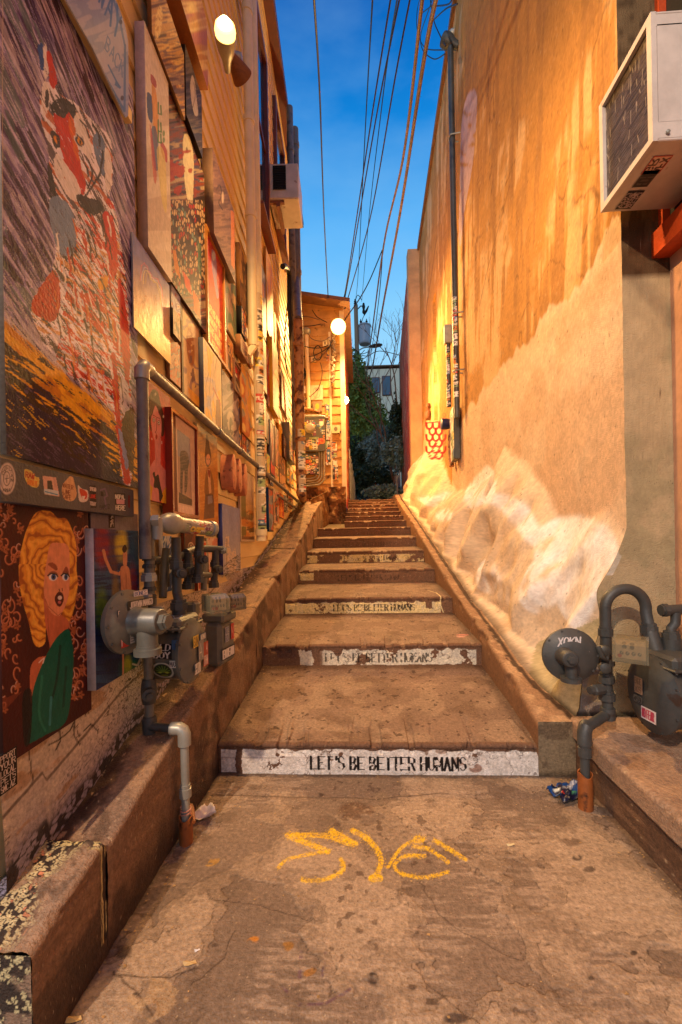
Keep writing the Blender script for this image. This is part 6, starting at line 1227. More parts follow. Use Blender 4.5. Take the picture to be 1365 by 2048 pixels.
def wizard(cv):
    K = lambda p: crop(p, 270, 720, 6.025); t = ss(860, 960, cv.Y)[..., None]; cv.c = lin((170, 146, 120)) * (1 - t) + lin((196, 130, 44)) * t; n = cv.streak(1.3, .3, .08, 793); cv.put(n > .55, (214, 160, 80), .5)
    cv.put(cv.poly(spl(K([(860, 905), (880, 920), (905, 1060), (920, 1150), (915, 1240), (880, 1290), (850, 1230), (845, 1130), (855, 1000)]))), (96, 64, 40)); cv.put(cv.ell(*K([(885, 1200)])[0], 4.4, 11), (206, 144, 110))
    for a in (872, 898): cv.put(cv.ell(*K([(a, 1195)])[0], .8, 1.4), (50, 34, 30))
    cv.put(cv.poly(spl(K([(880, 1300), (850, 1400), (840, 1600), (880, 1640), (950, 1620), (950, 1460), (915, 1330)]))), (150, 104, 50)); cv.put(cv.poly(K([(875, 1310), (905, 1320), (925, 1600), (895, 1610)])), (206, 160, 120)); cv.put(cv.poly(K([(880, 1320), (912, 1330), (905, 1420), (885, 1400)])), (150, 50, 34))
    cv.put(cv.poly(K([(850, 1620), (950, 1620), (960, 1900), (830, 1920)])), (100, 70, 60), .85); cv.put(cv.poly(K([(880, 1640), (930, 1630), (940, 1720), (880, 1740)])), (150, 140, 150), .8)
art('portrait_painting', 396, 846, 1060, 436, 'amber painting of a child in a tall pointed hat beside the framed print', wizard, t=.02, side=(100, 80, 60), W=90, H=220, px=True)
for k, (xc, yc, lb_) in enumerate(((451, 945, 'left'), (464, 952, 'middle'), (476, 960, 'right'))):
    c = LW.W(xc - 6, yc, .02); mb = MB(); mb.lathe(c, LW.n, [(0, .055), (.09, .055), (.095, .05), (.096, 0)], 20, sq=2.45, up=(0, 0, 1)); o = mb.build('wood_disc', M_dark if False else mat('cut_log_face', c=(190, 118, 84), rough=.6, var=.3, vs=20, dirt=((110, 60, 40), 30, .6))); tag(o, f'{lb_} of three long oval wooden discs standing off the wall', 'wood disc', 'three oval wooden discs')
def skyline(cv):
    t = ss(1010, 1130, cv.Y)[..., None]; cv.c = lin((140, 140, 180)) * (1 - t) + lin((170, 160, 166)) * t; K = lambda p: crop(p, 180, 950, 3.592)
    for p_ in ([(975, 440), (1000, 440), (1005, 640), (1030, 660), (1030, 560), (1050, 560), (1050, 700), (990, 720), (970, 560)], [(980, 560), (1000, 500), (1020, 560), (1045, 520), (1060, 640), (1030, 700), (985, 690)]): cv.put(cv.poly(K(p_)) * (cv.streak(1.5, .8, .3, 797) > .42), (206, 180, 160), .9)
    cv.put(cv.poly(K([(965, 640), (1085, 560), (1085, 720), (960, 740)])) * (cv.streak(1.2, .8, .3, 798) > .5), (76, 70, 70), .8); cv.put(cv.line(K([(985, 460), (985, 640)]), 1.2), (70, 60, 60), .8)
art('canvas_painting', 446, 1007, 1150, 481, 'lilac grey canvas with a ghostly castle, leaning low on the wall', skyline, t=.035, side=(60, 66, 130), W=80, H=150, px=True)
def blonde(cv):
    K = lambda p: crop(p, 0, 880, 3.303); n = fbm(cv.u, cv.z, 9, 4, 801); cv.c *= (.7 + .6 * n)[..., None]; rr = random.Random(7)
    lt, md = (214, 150, 120), (168, 98, 64)
    for k in range(96):
        side_ = k % 2; a = rr.uniform(-10, 140) if side_ else rr.uniform(465, 590); b = rr.uniform(420, 1780); r = rr.uniform(14, 42); s0 = rr.uniform(0, 6.28); tn = rr.uniform(3.5, 5.5)
        pts = K([(a + r * (1 - q / 30) * math.cos(s0 + q * tn / 22), b + r * 1.5 * (1 - q / 30) * math.sin(s0 + q * tn / 22)) for q in range(22)]); cv.put(cv.line(pts, 3.4), md, .95); cv.put(cv.line([(x - .8, y - .8) for x, y in pts], 1.3), lt if rr.random() < .7 else (214, 190, 180), .9)
        if rr.random() < .5: cx, cy = K([(a, b + r * 1.6)])[0]; [cv.put(cv.ell(cx + 4 * math.cos(q), cy + 5 * math.sin(q), 3.4, 2.2, q), (176, 110, 74), .9) for q in (0, 1.3, 2.5, 3.8, 5)]
    cv.put(cv.poly(K([(10, 1600), (20, 1710), (150, 1660), (40, 1780), (-20, 1780), (-20, 1600)])), (150, 84, 60), .5)
    hair = spl(K([(240, 480), (330, 470), (385, 515), (440, 520), (480, 600), (505, 700), (508, 860), (515, 960), (490, 1120), (455, 1200), (415, 1170), (405, 1120), (330, 1150), (305, 1250), (300, 1335), (265, 1368), (225, 1340), (190, 1200), (150, 1060), (125, 900), (135, 760), (175, 600)]))
    hm = cv.poly(hair); cv.put(hm, (222, 156, 60)); 
    sx_, sy_ = cv.X, cv.Y; cx, cy = K([(330, 820)])[0]; ang = np.arctan2((cv.Y - cy) * .8, cv.X - cx); rad = np.hypot(cv.X - cx, (cv.Y - cy) * .7); wv = np.sin(rad * .42 + 5 * fbm(cv.X, cv.Y, .035, 3, 803) * 3 + ang * 1.5); cv.put(hm * ss(.3, .8, wv), (240, 184, 80), .8); cv.put(hm * ss(-.5, -.9, wv), (160, 84, 36), .75)
    SK = (222, 152, 116)
    cv.put(cv.poly(spl(K([(298, 1000), (300, 1200), (330, 1400), (250, 1440), (205, 1500), (200, 1640), (212, 1740), (300, 1560), (420, 1300), (455, 1240), (450, 1190), (405, 1150), (400, 1100)]))), (196, 116, 84))
    cv.put(cv.poly(spl(K([(335, 690), (400, 680), (450, 700), (462, 800), (460, 980), (440, 1080), (405, 1150), (380, 1162), (340, 1140), (302, 1060), (290, 960), (310, 800)]))), SK)
    cv.put(cv.line(K([(300, 1050), (320, 1100), (385, 1160), (410, 1140)]), 1.2), (150, 76, 50), .8); cv.put(cv.line(K([(318, 1180), (330, 1390)]), 1.2), (140, 70, 50), .7)
    cv.put(cv.poly(spl(K([(455, 1250), (478, 1330), (488, 1450), (470, 1700), (430, 1870), (300, 1950), (185, 2010), (180, 1980), (212, 1800), (215, 1680), (260, 1530), (340, 1360), (400, 1280)]))), (14, 104, 88)); 
    for p_, c_, a in (([(280, 1560), (260, 1800), (300, 1920)], (60, 140, 116), .6), ([(400, 1360), (380, 1560), (350, 1700)], (10, 60, 52), .8), ([(340, 1700), (330, 1880)], (80, 150, 160), .6), ([(440, 1500), (420, 1760)], (12, 66, 58), .7)): cv.put(cv.line(spl(K(p_), False), 5), c_, a)
    cv.put(cv.poly(spl(K([(150, 1700), (200, 1640), (215, 1740), (200, 1990), (160, 2000)]))), (40, 30, 28), .9)
    cv.put(cv.poly(spl(K([(318, 1060 - 240), (345, 808), (375, 830), (378, 862), (345, 845)]))), (150, 80, 60), .9); cv.put(cv.poly(spl(K([(415, 880), (435, 838), (452, 850), (455, 890), (435, 870)]))), (150, 80, 60), .9)
    for a, b, w_ in ((352, 905, 8.5), (434, 905, 6.6)):
        c0 = K([(a, b)])[0]; cv.put(cv.ell(c0[0], c0[1] - 3, w_ * 1.15, 8.5), (120, 66, 60), .8); cv.put(cv.ell(c0[0], c0[1] + .5, w_, 7.2), (226, 220, 226)); cv.put(cv.ell(c0[0] + 1, c0[1], w_ * .55, 6), (52, 96, 160)); cv.put(cv.ell(c0[0] + 1, c0[1], w_ * .26, 3), (16, 18, 30)); cv.put(cv.line([(c0[0] - w_ - 2, c0[1] - 3), (c0[0] - w_ * .4, c0[1] - 7), (c0[0] + w_ * .7, c0[1] - 5.5), (c0[0] + w_ + 1, c0[1] - 1)], 2.4), (20, 16, 18))
    cv.put(cv.line(K([(392, 985), (396, 1000)]), 1.6), (40, 24, 20)); cv.put(cv.line(K([(412, 980), (414, 996)]), 1.4), (40, 24, 20)); 
    cv.put(cv.poly(spl(K([(362, 1050), (380, 1010), (400, 1004), (418, 1020), (422, 1060), (400, 1100), (378, 1090)]))), (90, 26, 26)); cv.put(cv.ell(*K([(397, 1042)])[0], 4.2, 4.2), (232, 214, 206)); cv.put(cv.ell(*K([(395, 1072)])[0], 3.4, 3), (190, 110, 110))
    cv.put(cv.line(K([(260, 1470), (280, 1450), (295, 1440), (285, 1475)]), 2.4), (226, 206, 200), .9)
    cv.put(cv.line(K([(5, 1400), (14, 1700)]), 2), (170, 110, 84), .8)
    cv.put(cv.ell(*K([(28, 2085)])[0], 2, 2), (200, 160, 60), .9)
art('portrait_painting', 3, 992, 1538, 181, 'big painting of a curly blonde woman in a green dress with dark red scrollwork', blonde, t=.014, side=(60, 26, 20), W=230, H=420, px=True, base=(84, 30, 22), off=.012)
def dancer(cv):
    K = lambda p: crop(p, 0, 880, 3.303); n = cv.streak(1.5, .16, .02, 811, 3); X, Y = cv.X, cv.Y
    cv.pal(n, [(40, 60, 110), (30, 44, 86), (60, 90, 130)], 1, 1)
    for (a, b, rx, ry, c_) in ((205, 1090, 16, 42, (150, 36, 56)), (228, 1105, 9, 50, (96, 60, 70)), (243, 1090, 12, 30, (206, 184, 70)), (270, 1100, 10, 40, (46, 84, 120)), (204, 1220, 12, 40, (110, 140, 70)), (266, 1170, 9, 40, (120, 40, 70)), (232, 1190, 8, 40, (130, 110, 80)), (225, 1310, 30, 50, (34, 38, 70)), (262, 1340, 20, 26, (40, 110, 80)), (256, 1330, 8, 20, (150, 160, 60)), (220, 1260, 18, 20, (90, 40, 60))): cv.put(cv.ell(a, b, rx, ry, 0, .5) * np.clip(n * 2, 0, 1), c_, .95)
    SK = (196, 140, 110); cv.put(cv.line(K([(685, 730), (700, 790), (735, 870), (790, 885), (820, 850)]), 6.0), SK); cv.put(cv.line(K([(685, 725), (700, 790)]), 3), SK); cv.put(cv.poly(spl(K([(800, 840), (850, 840), (866, 920), (868, 1010), (810, 1020), (798, 930)]))), SK); cv.put(cv.poly(spl(K([(815, 740), (830, 720), (842, 760), (838, 830), (818, 840)]))), SK); cv.put(cv.poly(spl(K([(808, 720), (825, 690), (840, 712), (835, 735), (820, 745)]))), (60, 36, 30))
    for p_ in ([(800, 860), (800, 1010)], [(835, 880), (835, 1000)], [(860, 860), (872, 1000)]): cv.put(cv.line(K(p_), 1.2), (110, 60, 46), .7)
    cv.put(cv.line(K([(815, 1400), (815, 1560)]), 3.4), SK, .9); cv.put(cv.line(K([(935, 1430), (910, 1490), (880, 1480)]), 4), (206, 206, 190), .8); cv.put(cv.ell(*K([(775, 610)])[0], 2, 2.6), (90, 60, 40))
art('dancer_painting', 190, 1057, 1383, 280, 'white edged canvas of a bare chested dancer on streaky blue, red and green', dancer, t=.035, side=(216, 206, 206), W=120, H=300, px=True, off=.02)

# stickered beam under the tiger, wall pieces
def beam(cv):
    cv.c *= (.75 + .5 * fbm(cv.u, cv.z, 7, 4, 821))[..., None]; Y = cv.Y; K = lambda p: crop(p, 0, 450, 3.4147)
    def E(a, b, rx, ry, c_, al=.95): cv.put(cv.ell(*K([(a, b)])[0], rx / 3.41, ry / 3.41, 0, .08), c_, al)
    E(50, 1732, 58, 108, (206, 186, 180)); E(50, 1732, 46, 92, (80, 64, 66)); E(50, 1732, 42, 86, (206, 186, 180)); E(48, 1732, 25, 50, (70, 56, 58)); E(48, 1732, 21, 44, (206, 186, 180))
    cv.put(cv.line(K([(34, 1735), (66, 1728)]), 1.2), (40, 36, 38)); cv.put(cv.line(K([(50, 1708), (48, 1760)]), 1.2), (40, 36, 38))
    for k, ch in enumerate('CAPITAN'):
        a = -2.3 + k * .45; cx, cy = K([(50 + 34 * math.cos(a - .25), 1732 + 68 * math.sin(a - .25))])[0]; cv.put(cv.text(ch, (cx - 2, cy + 3), (5.5, 1), (0, -6.5), 1.0), (60, 46, 48))
    for k, ch in enumerate('AMA'): cx, cy = K([(30 + 18 * k, 1808)])[0]; cv.put(cv.text(ch, (cx - 2, cy + 3), (5, 1), (0, -6), 1.0), (60, 46, 48))
    cv.put(cv.poly(spl(K([(170, 1670), (215, 1680), (240, 1715), (270, 1730), (260, 1790), (215, 1785), (175, 1740)]))), (206, 176, 90)); cv.put(cv.text('RAW', K([(178, 1722)])[0], (6.2, 1.6), (0, -11), 2.2), (170, 60, 40)); cv.put(cv.text('RABBIT', K([(190, 1770)])[0], (3.6, .9), (0, -10), 1.6), (206, 120, 40))
    cv.put(cv.poly(K([(293, 1712), (385, 1725), (408, 1855), (305, 1838)])), (206, 160, 146)); cv.put(cv.poly(K([(325, 1745), (355, 1745), (365, 1810), (325, 1805)])), (60, 44, 44)); cv.put(cv.poly(K([(300, 1800), (400, 1815), (402, 1850), (305, 1835)])), (190, 196, 206), .9); cv.put(cv.line(K([(310, 1820), (395, 1842)]), 2), (60, 130, 170))
    cv.put(cv.poly(spl(K([(465, 1730), (480, 1715), (500, 1725), (510, 1760), (525, 1840), (495, 1885), (440, 1870), (425, 1800), (440, 1760)]))), (206, 160, 120)); [cv.put(cv.text(s_, K([(432, y)])[0], (4.2, 1.1), (0, -8), 1.3), (130, 60, 36)) for s_, y in (('WATER', 1790), ('LINE', 1830), ('CAFE', 1864))]
    cv.put(cv.poly(spl(K([(535, 1778), (560, 1800), (600, 1815), (604, 1870), (580, 1892), (545, 1885), (535, 1830)]))), (214, 196, 190)); cv.put(cv.poly(spl(K([(545, 1800), (595, 1825), (590, 1870), (560, 1860)]))), (196, 70, 40)); cv.put(cv.poly(K([(560, 1850), (585, 1852), (572, 1880)])), (226, 214, 206))
    cv.put(cv.poly(K([(610, 1778), (655, 1780), (662, 1935), (620, 1930)])), (50, 28, 30)); [cv.put(cv.text(s_, K([(616, y)])[0], (12.5 / len(s_), .4), (0, -7), 1.1), c_) for s_, y, c_ in (('SPREAD', 1812, (206, 190, 186)), ('LOVE', 1862, (206, 60, 50)), ('TODAY', 1912, (206, 190, 186)))]
    cv.put(cv.line(K([(690, 1810), (720, 1800), (735, 1850), (715, 1860), (730, 1930), (690, 1940)]), 3), (130, 110, 140), .8); cv.put(cv.poly(K([(688, 1820), (705, 1822), (708, 1852), (690, 1850)])), (36, 30, 34)); cv.put(cv.text('DARTZ', K([(685, 1945)])[0], (4, -.6), (0, -8), 1.1), (40, 36, 50))
    cv.put(cv.poly(K([(782, 1828), (856, 1834), (860, 1950), (790, 1950)])), (56, 44, 42)); cv.put(cv.poly(K([(796, 1872), (852, 1876), (853, 1908), (798, 1905)])), (200, 150, 156)); cv.put(cv.text('NOPAL', K([(790, 1868)])[0], (4.0, .3), (0, -8), 1.3), (216, 206, 196)); cv.put(cv.text('HERE', K([(794, 1945)])[0], (4.9, .3), (0, -9), 1.5), (216, 206, 196)); cv.put(cv.poly(K([(876, 1846), (888, 1848), (890, 1935), (876, 1925)])), (110, 30, 30))
art('stickered_beam', 1, 915, 1001, 267, 'grey horizontal beam dotted with round and lettered stickers under the tiger', beam, t=.045, side=(90, 84, 88), W=330, H=90, px=True, base=(92, 86, 92), off=.02, cat='beam')
def greyp(cv): cv.c *= (.8 + .4 * fbm(cv.u, cv.z, 9, 4, 823))[..., None]; cv.put(cv.poly([(217, 1023), (229, 1023), (230, 1056), (218, 1056)]), (60, 34, 30)); cv.put(cv.poly([(220, 1025), (227, 1025), (228, 1054), (221, 1054)]) * (vnoise(cv.X * .7, cv.Y * .5, 5) > .5), (206, 190, 180))
art('grey_panel', 182, 1016, 1062, 276, 'plain grey painted strip above the dancer painting', greyp, t=.01, side=(110, 100, 110), W=90, H=40, px=True, base=(128, 116, 126), off=.012, cat='panel')
def petsg(cv):
    cv.put(np.ones(cv.X.shape), (34, 28, 28)); 
    for k, s_ in enumerate(('PPORT', 'YOUR', 'LOCAL', 'PETS', 'SMC.AZ')): cv.put(cv.text(s_, (.06, .19 + k * .19), (.9 / len(s_), 0), (0, -.14), .035, serif=True), (216, 200, 190), .95)
art('lettered_plate', 0, 1512, 1594, 35, 'black plate lettered support your local pets at the foot of the wall', petsg, t=.004, side=(30, 26, 26), W=120, H=110, off=.030, cat='plate')
g = [('box', 578, 843, 912, 588)]
def fbx(cv): collage(cv, random.Random(31), 26, .15, .4); cv.put(cv.ell(.4, .15, .3, .06), (226, 196, 60), .95)
art('utility_box', 579, 845, 914, 589, 'grey sticker dotted utility box beside the rusty downpipe', fbx, t=.10, side=(110, 106, 104), W=30, H=80, off=.02, base=(120, 116, 116), cat='utility box', m=M_stick)

# ------------------------------------------------------------------ pipes on the left wall
GP = 'pipes on the clapboard wall'
def lwtube(name, pts, off, r, m, label, n=12, group=None, cat='pipe', parent=None):
    mb = MB(); P = [LW.W(a, b, off) for a, b in pts]; mb.tube(P, r, n); o = mb.build(name, m, parent); return tag(o, label, cat, group) if parent is None else o
def vpipe(name, x, y, ytop, ybot, off, r, m, label, joints=(), sticks=None, cat='pipe'):
    U, _ = LW.hit(x, y, off); d = LW.at(U, 1, off)[1]
    def zof(yy):
        lo, hi = -1., 12.
        for _ in range(40):
            mid = (lo + hi) / 2; py = proj(LW.at(U, mid, off)[None])[1][0]
            if py > yy: lo = mid
            else: hi = mid
        return lo
    e = empty(name, LW.at(U, zof(ybot), off), label, cat); mb = MB(); mb.tube([LW.at(U, zof(ytop), off), LW.at(U, zof(ybot), off)], r, 14); mb.build('pipe', m, e)
    for j in joints: zj = zof(j); mb = MB(); mb.tube([LW.at(U, zj - .03, off), LW.at(U, zj + .03, off)], r * 1.18, 14); mb.build('joint', m, e)
    if sticks: cylstick(U, zof(sticks[1]), zof(sticks[0]), r + .002, sticks[2], e, off=off, pl=LW, base=(190, 168, 140), n=sticks[3], W=14)
    return e, U, zof
vpipe('downpipe', 500, 330, -40, 692, .10, .045, M_cream, 'left of the two cream downpipes, ending above the pictures', (20, 240, 430))
vpipe('sticker_pipe', 514, 560, -60, 1082, .12, .048, M_cream, 'long cream pipe wrapped in colourful stickers below head height', (1065,), (590, 1060, 77, 70))
mb = MB(); mb.tube([LW.W(494, 712, .06), LW.W(512, 688, .12)], .035, 8); tag(mb.build('pipe_elbow', M_cream), 'short slanting cream elbow joining the two downpipes', 'pipe elbow')
vpipe('downpipe', 583.5, 430, 215, 900, .20, .05, M_conduit, 'slim lilac grey downpipe left of the thick rusty one', (300, 820))
vpipe('downpipe', 593, 420, 258, 640, .24, .058, M_conduit, 'grey downpipe at the outer corner of the clapboard wall', (290, 545))
e_, U_, zf_ = vpipe('soil_pipe', 600, 820, 640, 992, .36, .062, M_rust, 'thick flaking rust coloured soil pipe at the wall corner', (690, 800, 880, 945), (860, 985, 88, 30))
mb = MB(); mb.tube([LW.at(U_, zf_(640), .36), LW.W(594, 600, .28), LW.W(593, 560, .24)], .058, 12); tag(mb.build('pipe_offset', M_conduit), 'offset length joining the corner downpipe to the rusty soil pipe', 'pipe')
mb = MB(); mb.tube([LW.at(U_, zf_(985), .36), atY(606, 1000, 8.9), atY(614, 1004, 8.7)], .07, 12); tag(mb.build('pipe_bend', M_rust), 'fat rusty bend where the soil pipe meets the cheek wall', 'pipe bend')
lwtube('vent_pipe', [(566, 533), (570, 532), (577, 538), (579, 552), (579, 600), (584, 700), (590, 800), (594, 900), (598, 980)], .16, .035, M_black, 'thin black vent pipe with a bent top between the far downpipes')
lwtube('slack_cable', spl([(576, 600), (570, 680), (574, 740), (586, 770), (590, 800)], False, 6), .22, .008, M_black, 'slack black cable looping beside the far downpipes', 6, cat='cable')
# long grey pipe: vertical + sloping picture = level pipe along the wall
A_ = LW.hit(284, 722, .10); B_ = LW.hit(515, 935, .10); zl = (A_[1] + B_[1]) / 2
gp_ = empty('gas_feed_pipe', LW.at(A_[0], 1.0, .10), 'paint flecked grey pipe rising beside the tiger and running level along the wall', 'pipe')
zb_ = LW.hit(289, 1118, .10)[1]
mb = MB(); mb.tube([LW.at(A_[0], zb_, .10), LW.at(A_[0], A_[1] - .04, .10)], .0235, 14); mb.tube([LW.at(A_[0] + .04, zl, .10), LW.at(9.0, zl, .10)], .0225, 12); mb.build('pipe', M_conduit, gp_)
mb = MB(); mb.tube([LW.at(A_[0], zl - .06, .10), LW.at(A_[0], zl - .02, .10), LW.at(A_[0] + .02, zl, .10), LW.at(A_[0] + .06, zl, .10)], .030, 14); mb.build('elbow', M_lgrey, gp_)
for uu_ in (2.75, 3.35, 4.6, 6.1, 7.4): mb = MB(); mb.tube([LW.at(uu_, zl, .10), LW.at(uu_ + .05, zl, .10)], .029, 12); mb.build('coupling', M_conduit, gp_)
mb = MB(); mb.tube([LW.at(5.4, zl - .13, .08), LW.at(9.0, zl - .13, .08)], .016, 10); tag(mb.build('thin_pipe', M_conduit), 'thinner pipe running just below the long level pipe', 'pipe')
mb = MB(); mb.tube([LW.at(2.05, zl + .085, .03), LW.at(3.2, zl + .085, .03)], .016, 6); tag(mb.build('broken_batten', M_wood), 'splintered brown batten under the metal print', 'batten')
# ------------------------------------------------------------------ gas meters
def txt_panel(pl, u, z, off, w_, h_, lines, bg, fg, W=46, H=34, name='sticker', parent=None, serif=False, t=.001, rotc=None, wt=.05):
    cv = flat(pl, u - w_ / 2, u + w_ / 2, z - h_ / 2, z + h_ / 2, off, W, H, bg, px=False, t=t, side=bg); n = len(lines)
    for k, s_ in enumerate(lines): cv.put(cv.text(s_, (.08, (k + .85) / n), (.86 / max(len(s_), 1), 0), (0, -.7 / n), wt, serif=serif), fg, .95)
    if rotc: rotc(cv)
    return board(name, cv, M_stick, parent)
def disc_reg(c, ax, R, m, parent, bolts=10):
    """round diaphragm regulator seen from the ax side"""
    ax = np.array(ax, float); ax /= np.linalg.norm(ax); mb = MB()
    mb.lathe(c, ax, [(-.055 * R / .13, R * .35), (-.045 * R / .13, R * .75), (-.018, R * .95), (-.012, R), (.004, R), (.008, R * .95), (.012, R * .90), (.028, R * .72), (.036, R * .42), (.038, R * .36)], 30); mb.build('diaphragm_case', m, parent)
    e1 = np.cross(ax, (0, 0, 1)); e1 /= np.linalg.norm(e1); e2 = np.cross(e1, ax)
    for k in range(bolts):
        a = 2 * math.pi * k / bolts; mb = MB(); mb.lathe(c + (e1 * math.cos(a) + e2 * math.sin(a)) * R * .93 + ax * .004, ax, [(0, .0062), (.008, .0062), (.0081, 0)], 6, smooth=False); mb.build('bolt', m, parent)
    return e1, e2
def meter_body(c, ax, R, L_, m, parent, rib=True):
    """tin cased diaphragm meter: drum along ax with bulged round covers, top housing"""
    ax = np.array(ax, float); ax /= np.linalg.norm(ax); mb = MB(); h = L_ / 2
    mb.lathe(c, ax, [(-h - .035, R * .45), (-h - .028, R * .75), (-h - .006, R * .93), (-h, R * 1.0), (-h + .012, R * 1.0), (-h + .014, R * .90), (-h * .5, R * .88), (h * .5, R * .88), (h - .014, R * .90), (h - .012, R * 1.0), (h, R * 1.0), (h + .006, R * .93), (h + .028, R * .75), (h + .035, R * .45)], 28, sq=1.12); mb.build('meter_drum', m, parent)
    e1 = np.cross(ax, (0, 0, 1)); e1 /= np.linalg.norm(e1)
    mb = MB(); mb.box(c + np.array([0, 0, R * 1.02]), (L_ * .94, R * 1.5, R * .40), [ax, e1, np.array([0, 0, 1.])], bev=.015); mb.build('top_housing', m, parent)
    mb = MB(); mb.box(c + np.array([0, 0, R * .88]), (L_ * 1.08, R * 1.75, .012), [ax, e1, np.array([0, 0, 1.])], bev=.004); mb.build('top_flange', m, parent)
    for k in range(6):
        for sg in (-1, 1): mb = MB(); mb.lathe(c + np.array([0, 0, R * .88 + .006]) + ax * L_ * (.48 * (k / 2.5 - 1)) + e1 * R * .82 * sg, Z3, [(-.018, .0055), (.007, .0055), (.0071, 0)], 6, smooth=False); mb.build('bolt', m, parent)
    for k in range(8):
        a = 2 * math.pi * (k + .5) / 8; q = c + ax * h + (e1 * math.cos(a)) * R * .95 + np.array([0, 0, math.sin(a) * R * 1.06]); mb = MB(); mb.lathe(q, ax, [(-.016, .006), (.007, .006), (.0071, 0)], 6, smooth=False); mb.build('bolt', m, parent)
def nut(c, ax, r, L_, m, parent, name='union_nut', n=8):
    ax = np.array(ax, float); ax /= np.linalg.norm(ax); mb = MB(); mb.lathe(np.array(c) - ax * L_ / 2, ax, [(0, r), (L_ * .7, r), (L_ * .72, r * .85), (L_, r * .85)], n, smooth=False); return mb.build(name, m, parent)
def tubep(pts, r, m, parent, name='pipe', n=12): mb = MB(); mb.tube(pts, r, n); return mb.build(name, m, parent)
def arc(p0, p1, p2, n=6): return [np.array(p0) * (1 - t) ** 2 + 2 * np.array(p1) * t * (1 - t) + np.array(p2) * t * t for t in np.linspace(0, 1, n)]

# --- left meter
gl = empty('gas_meter', (-.80, 1.9, .5), 'front grey gas meter with a big disc regulator standing on the left ledge', 'gas meter')
Z3 = np.array([0, 0, 1.0])
r0 = atZ(375, 1672, 0); Yr0 = 1.70
a0 = atY(374, 1600, Yr0); a1 = atY(369, 1463, Yr0); a2 = atY(300, 1466, Yr0 + .03); a3 = atY(309, 1250, Yr0 + .03)
xp = a1[0]; a2[2] = a1[2] + .012; a3[0] = a2[0]
tubep([(xp, Yr0, .02), (xp, Yr0, a1[2] - .03)], .0165, M_lgrey, gl); nut((xp, Yr0, .215), Z3, .024, .05, M_lgrey, gl, 'coupling', 14)
tubep([(xp, Yr0, a1[2] - .055), (xp, Yr0, a1[2] - .012), (xp - .006, Yr0, a1[2] + .004), (xp - .02, Yr0, a1[2] + .012), (xp - .055, Yr0, a1[2] + .012)], .026, M_lgrey, gl, 'elbow')
tubep([(xp - .03, Yr0, a1[2] + .012), (a2[0] + .0, Yr0 + .02, a1[2] + .012)], .017, M_dgrey, gl); 
mb = MB(); mb.lathe((a2[0], Yr0 + .03, a1[2] - .02), Z3, [(0, .026), (.05, .030), (.07, .026)], 14); mb.build('tee', M_dgrey, gl)
tubep([(a2[0], Yr0 + .03, a1[2]), (a2[0], Yr0 + .03, a3[2])], .019, M_grey, gl)
vz = atY(303, 1382, Yr0 + .03)[2]; mb = MB(); mb.lathe((a2[0], Yr0 + .03, vz - .05), Z3, [(0, .026), (.02, .030), (.05, .032), (.08, .030), (.10, .026)], 14); mb.lathe((a2[0] + .01, Yr0 + .0, vz), (.6, -.8, 0), [(0, .026), (.03, .026), (.032, .014), (.05, .013)], 12); mb.build('shutoff_valve', M_dgrey, gl)
rc_ = atY(256, 1243, 1.50); axr = np.array([.985, -.17, .02]); axr /= np.linalg.norm(axr)
disc_reg(rc_, axr, .115, M_grey, gl)
pc = rc_ + axr * .035; mb = MB(); mb.lathe(pc, axr, [(0, .055), (.02, .048), (.10, .046), (.105, .042), (.106, 0)], 20); mb.build('spring_housing', M_grey, gl); nut(pc + axr * .118, axr, .030, .03, M_grey, gl, 'cap_nut', 6)
mb = MB(); mb.tube([pc + axr * .04, pc + axr * .045 - Z3 * .05, pc + axr * .045 - Z3 * .095], [.036, .036, .036], 14); mb.lathe(pc + axr * .045 - Z3 * .118, Z3, [(0, .047), (.022, .047), (.024, .038), (.034, .038)], 16); mb.build('vent_elbow', M_grey, gl)
# regulator front stickers
e1 = np.cross(axr, Z3); e1 /= np.linalg.norm(e1); rp = Plane(rc_ * np.array([1, 1, 0]), -e1 if (-e1)[0] > 0 else e1, axr)
txt_panel(rp, .035, rc_[2] + .062, .034, .15, .032, ['JORDAN MANGO'], (34, 30, 30), (216, 206, 196), 90, 22, parent=gl, wt=.03)
cvs = lambda cv: [cv.put(abs(cv.X - .1 - .12 * k) < .07, c_, .9) for k, c_ in enumerate(((190, 50, 50), (214, 130, 40), (220, 200, 60), (70, 140, 80), (60, 90, 170), (110, 60, 130), (206, 200, 200)))]
txt_panel(rp, .045, rc_[2] + .098, .022, .075, .020, ['BONES'], (216, 206, 206), (40, 60, 130), 40, 14, parent=gl, rotc=None)
txt_panel(rp, -.02, rc_[2] - .035, .037, .030, .075, ['C', 'P', 'E'], (120, 116, 110), (196, 186, 176), 24, 50, parent=gl)
tubep([pc + axr * .06, (a2[0], Yr0 + .03, a3[2] - .01)], .022, M_grey, gl, 'nipple')
nut((a2[0], Yr0 + .03, a3[2] + .0), Z3, .030, .06, M_grey, gl, 'body_union', 6); 
zt_ = atY(312, 1060, Yr0 + .05)[2]; cx_ = a2[0] + .004
tubep([(cx_, Yr0 + .035, a3[2]), (cx_, Yr0 + .05, zt_)], .021, M_grey, gl, 'riser')
for zz_, r_, m_ in ((a3[2] + .06, .034, M_lgrey), (a3[2] + .10, .030, M_grey), (a3[2] + .20, .033, M_lgrey)): nut((cx_, Yr0 + .04, zz_), Z3, r_, .035, m_, gl, 'union_nut', 8)
mb = MB(); mb.box((cx_, Yr0 + .0, a3[2] + .11), (.055, .03, .045), bev=.004); mb.build('union_block', M_lgrey, gl)
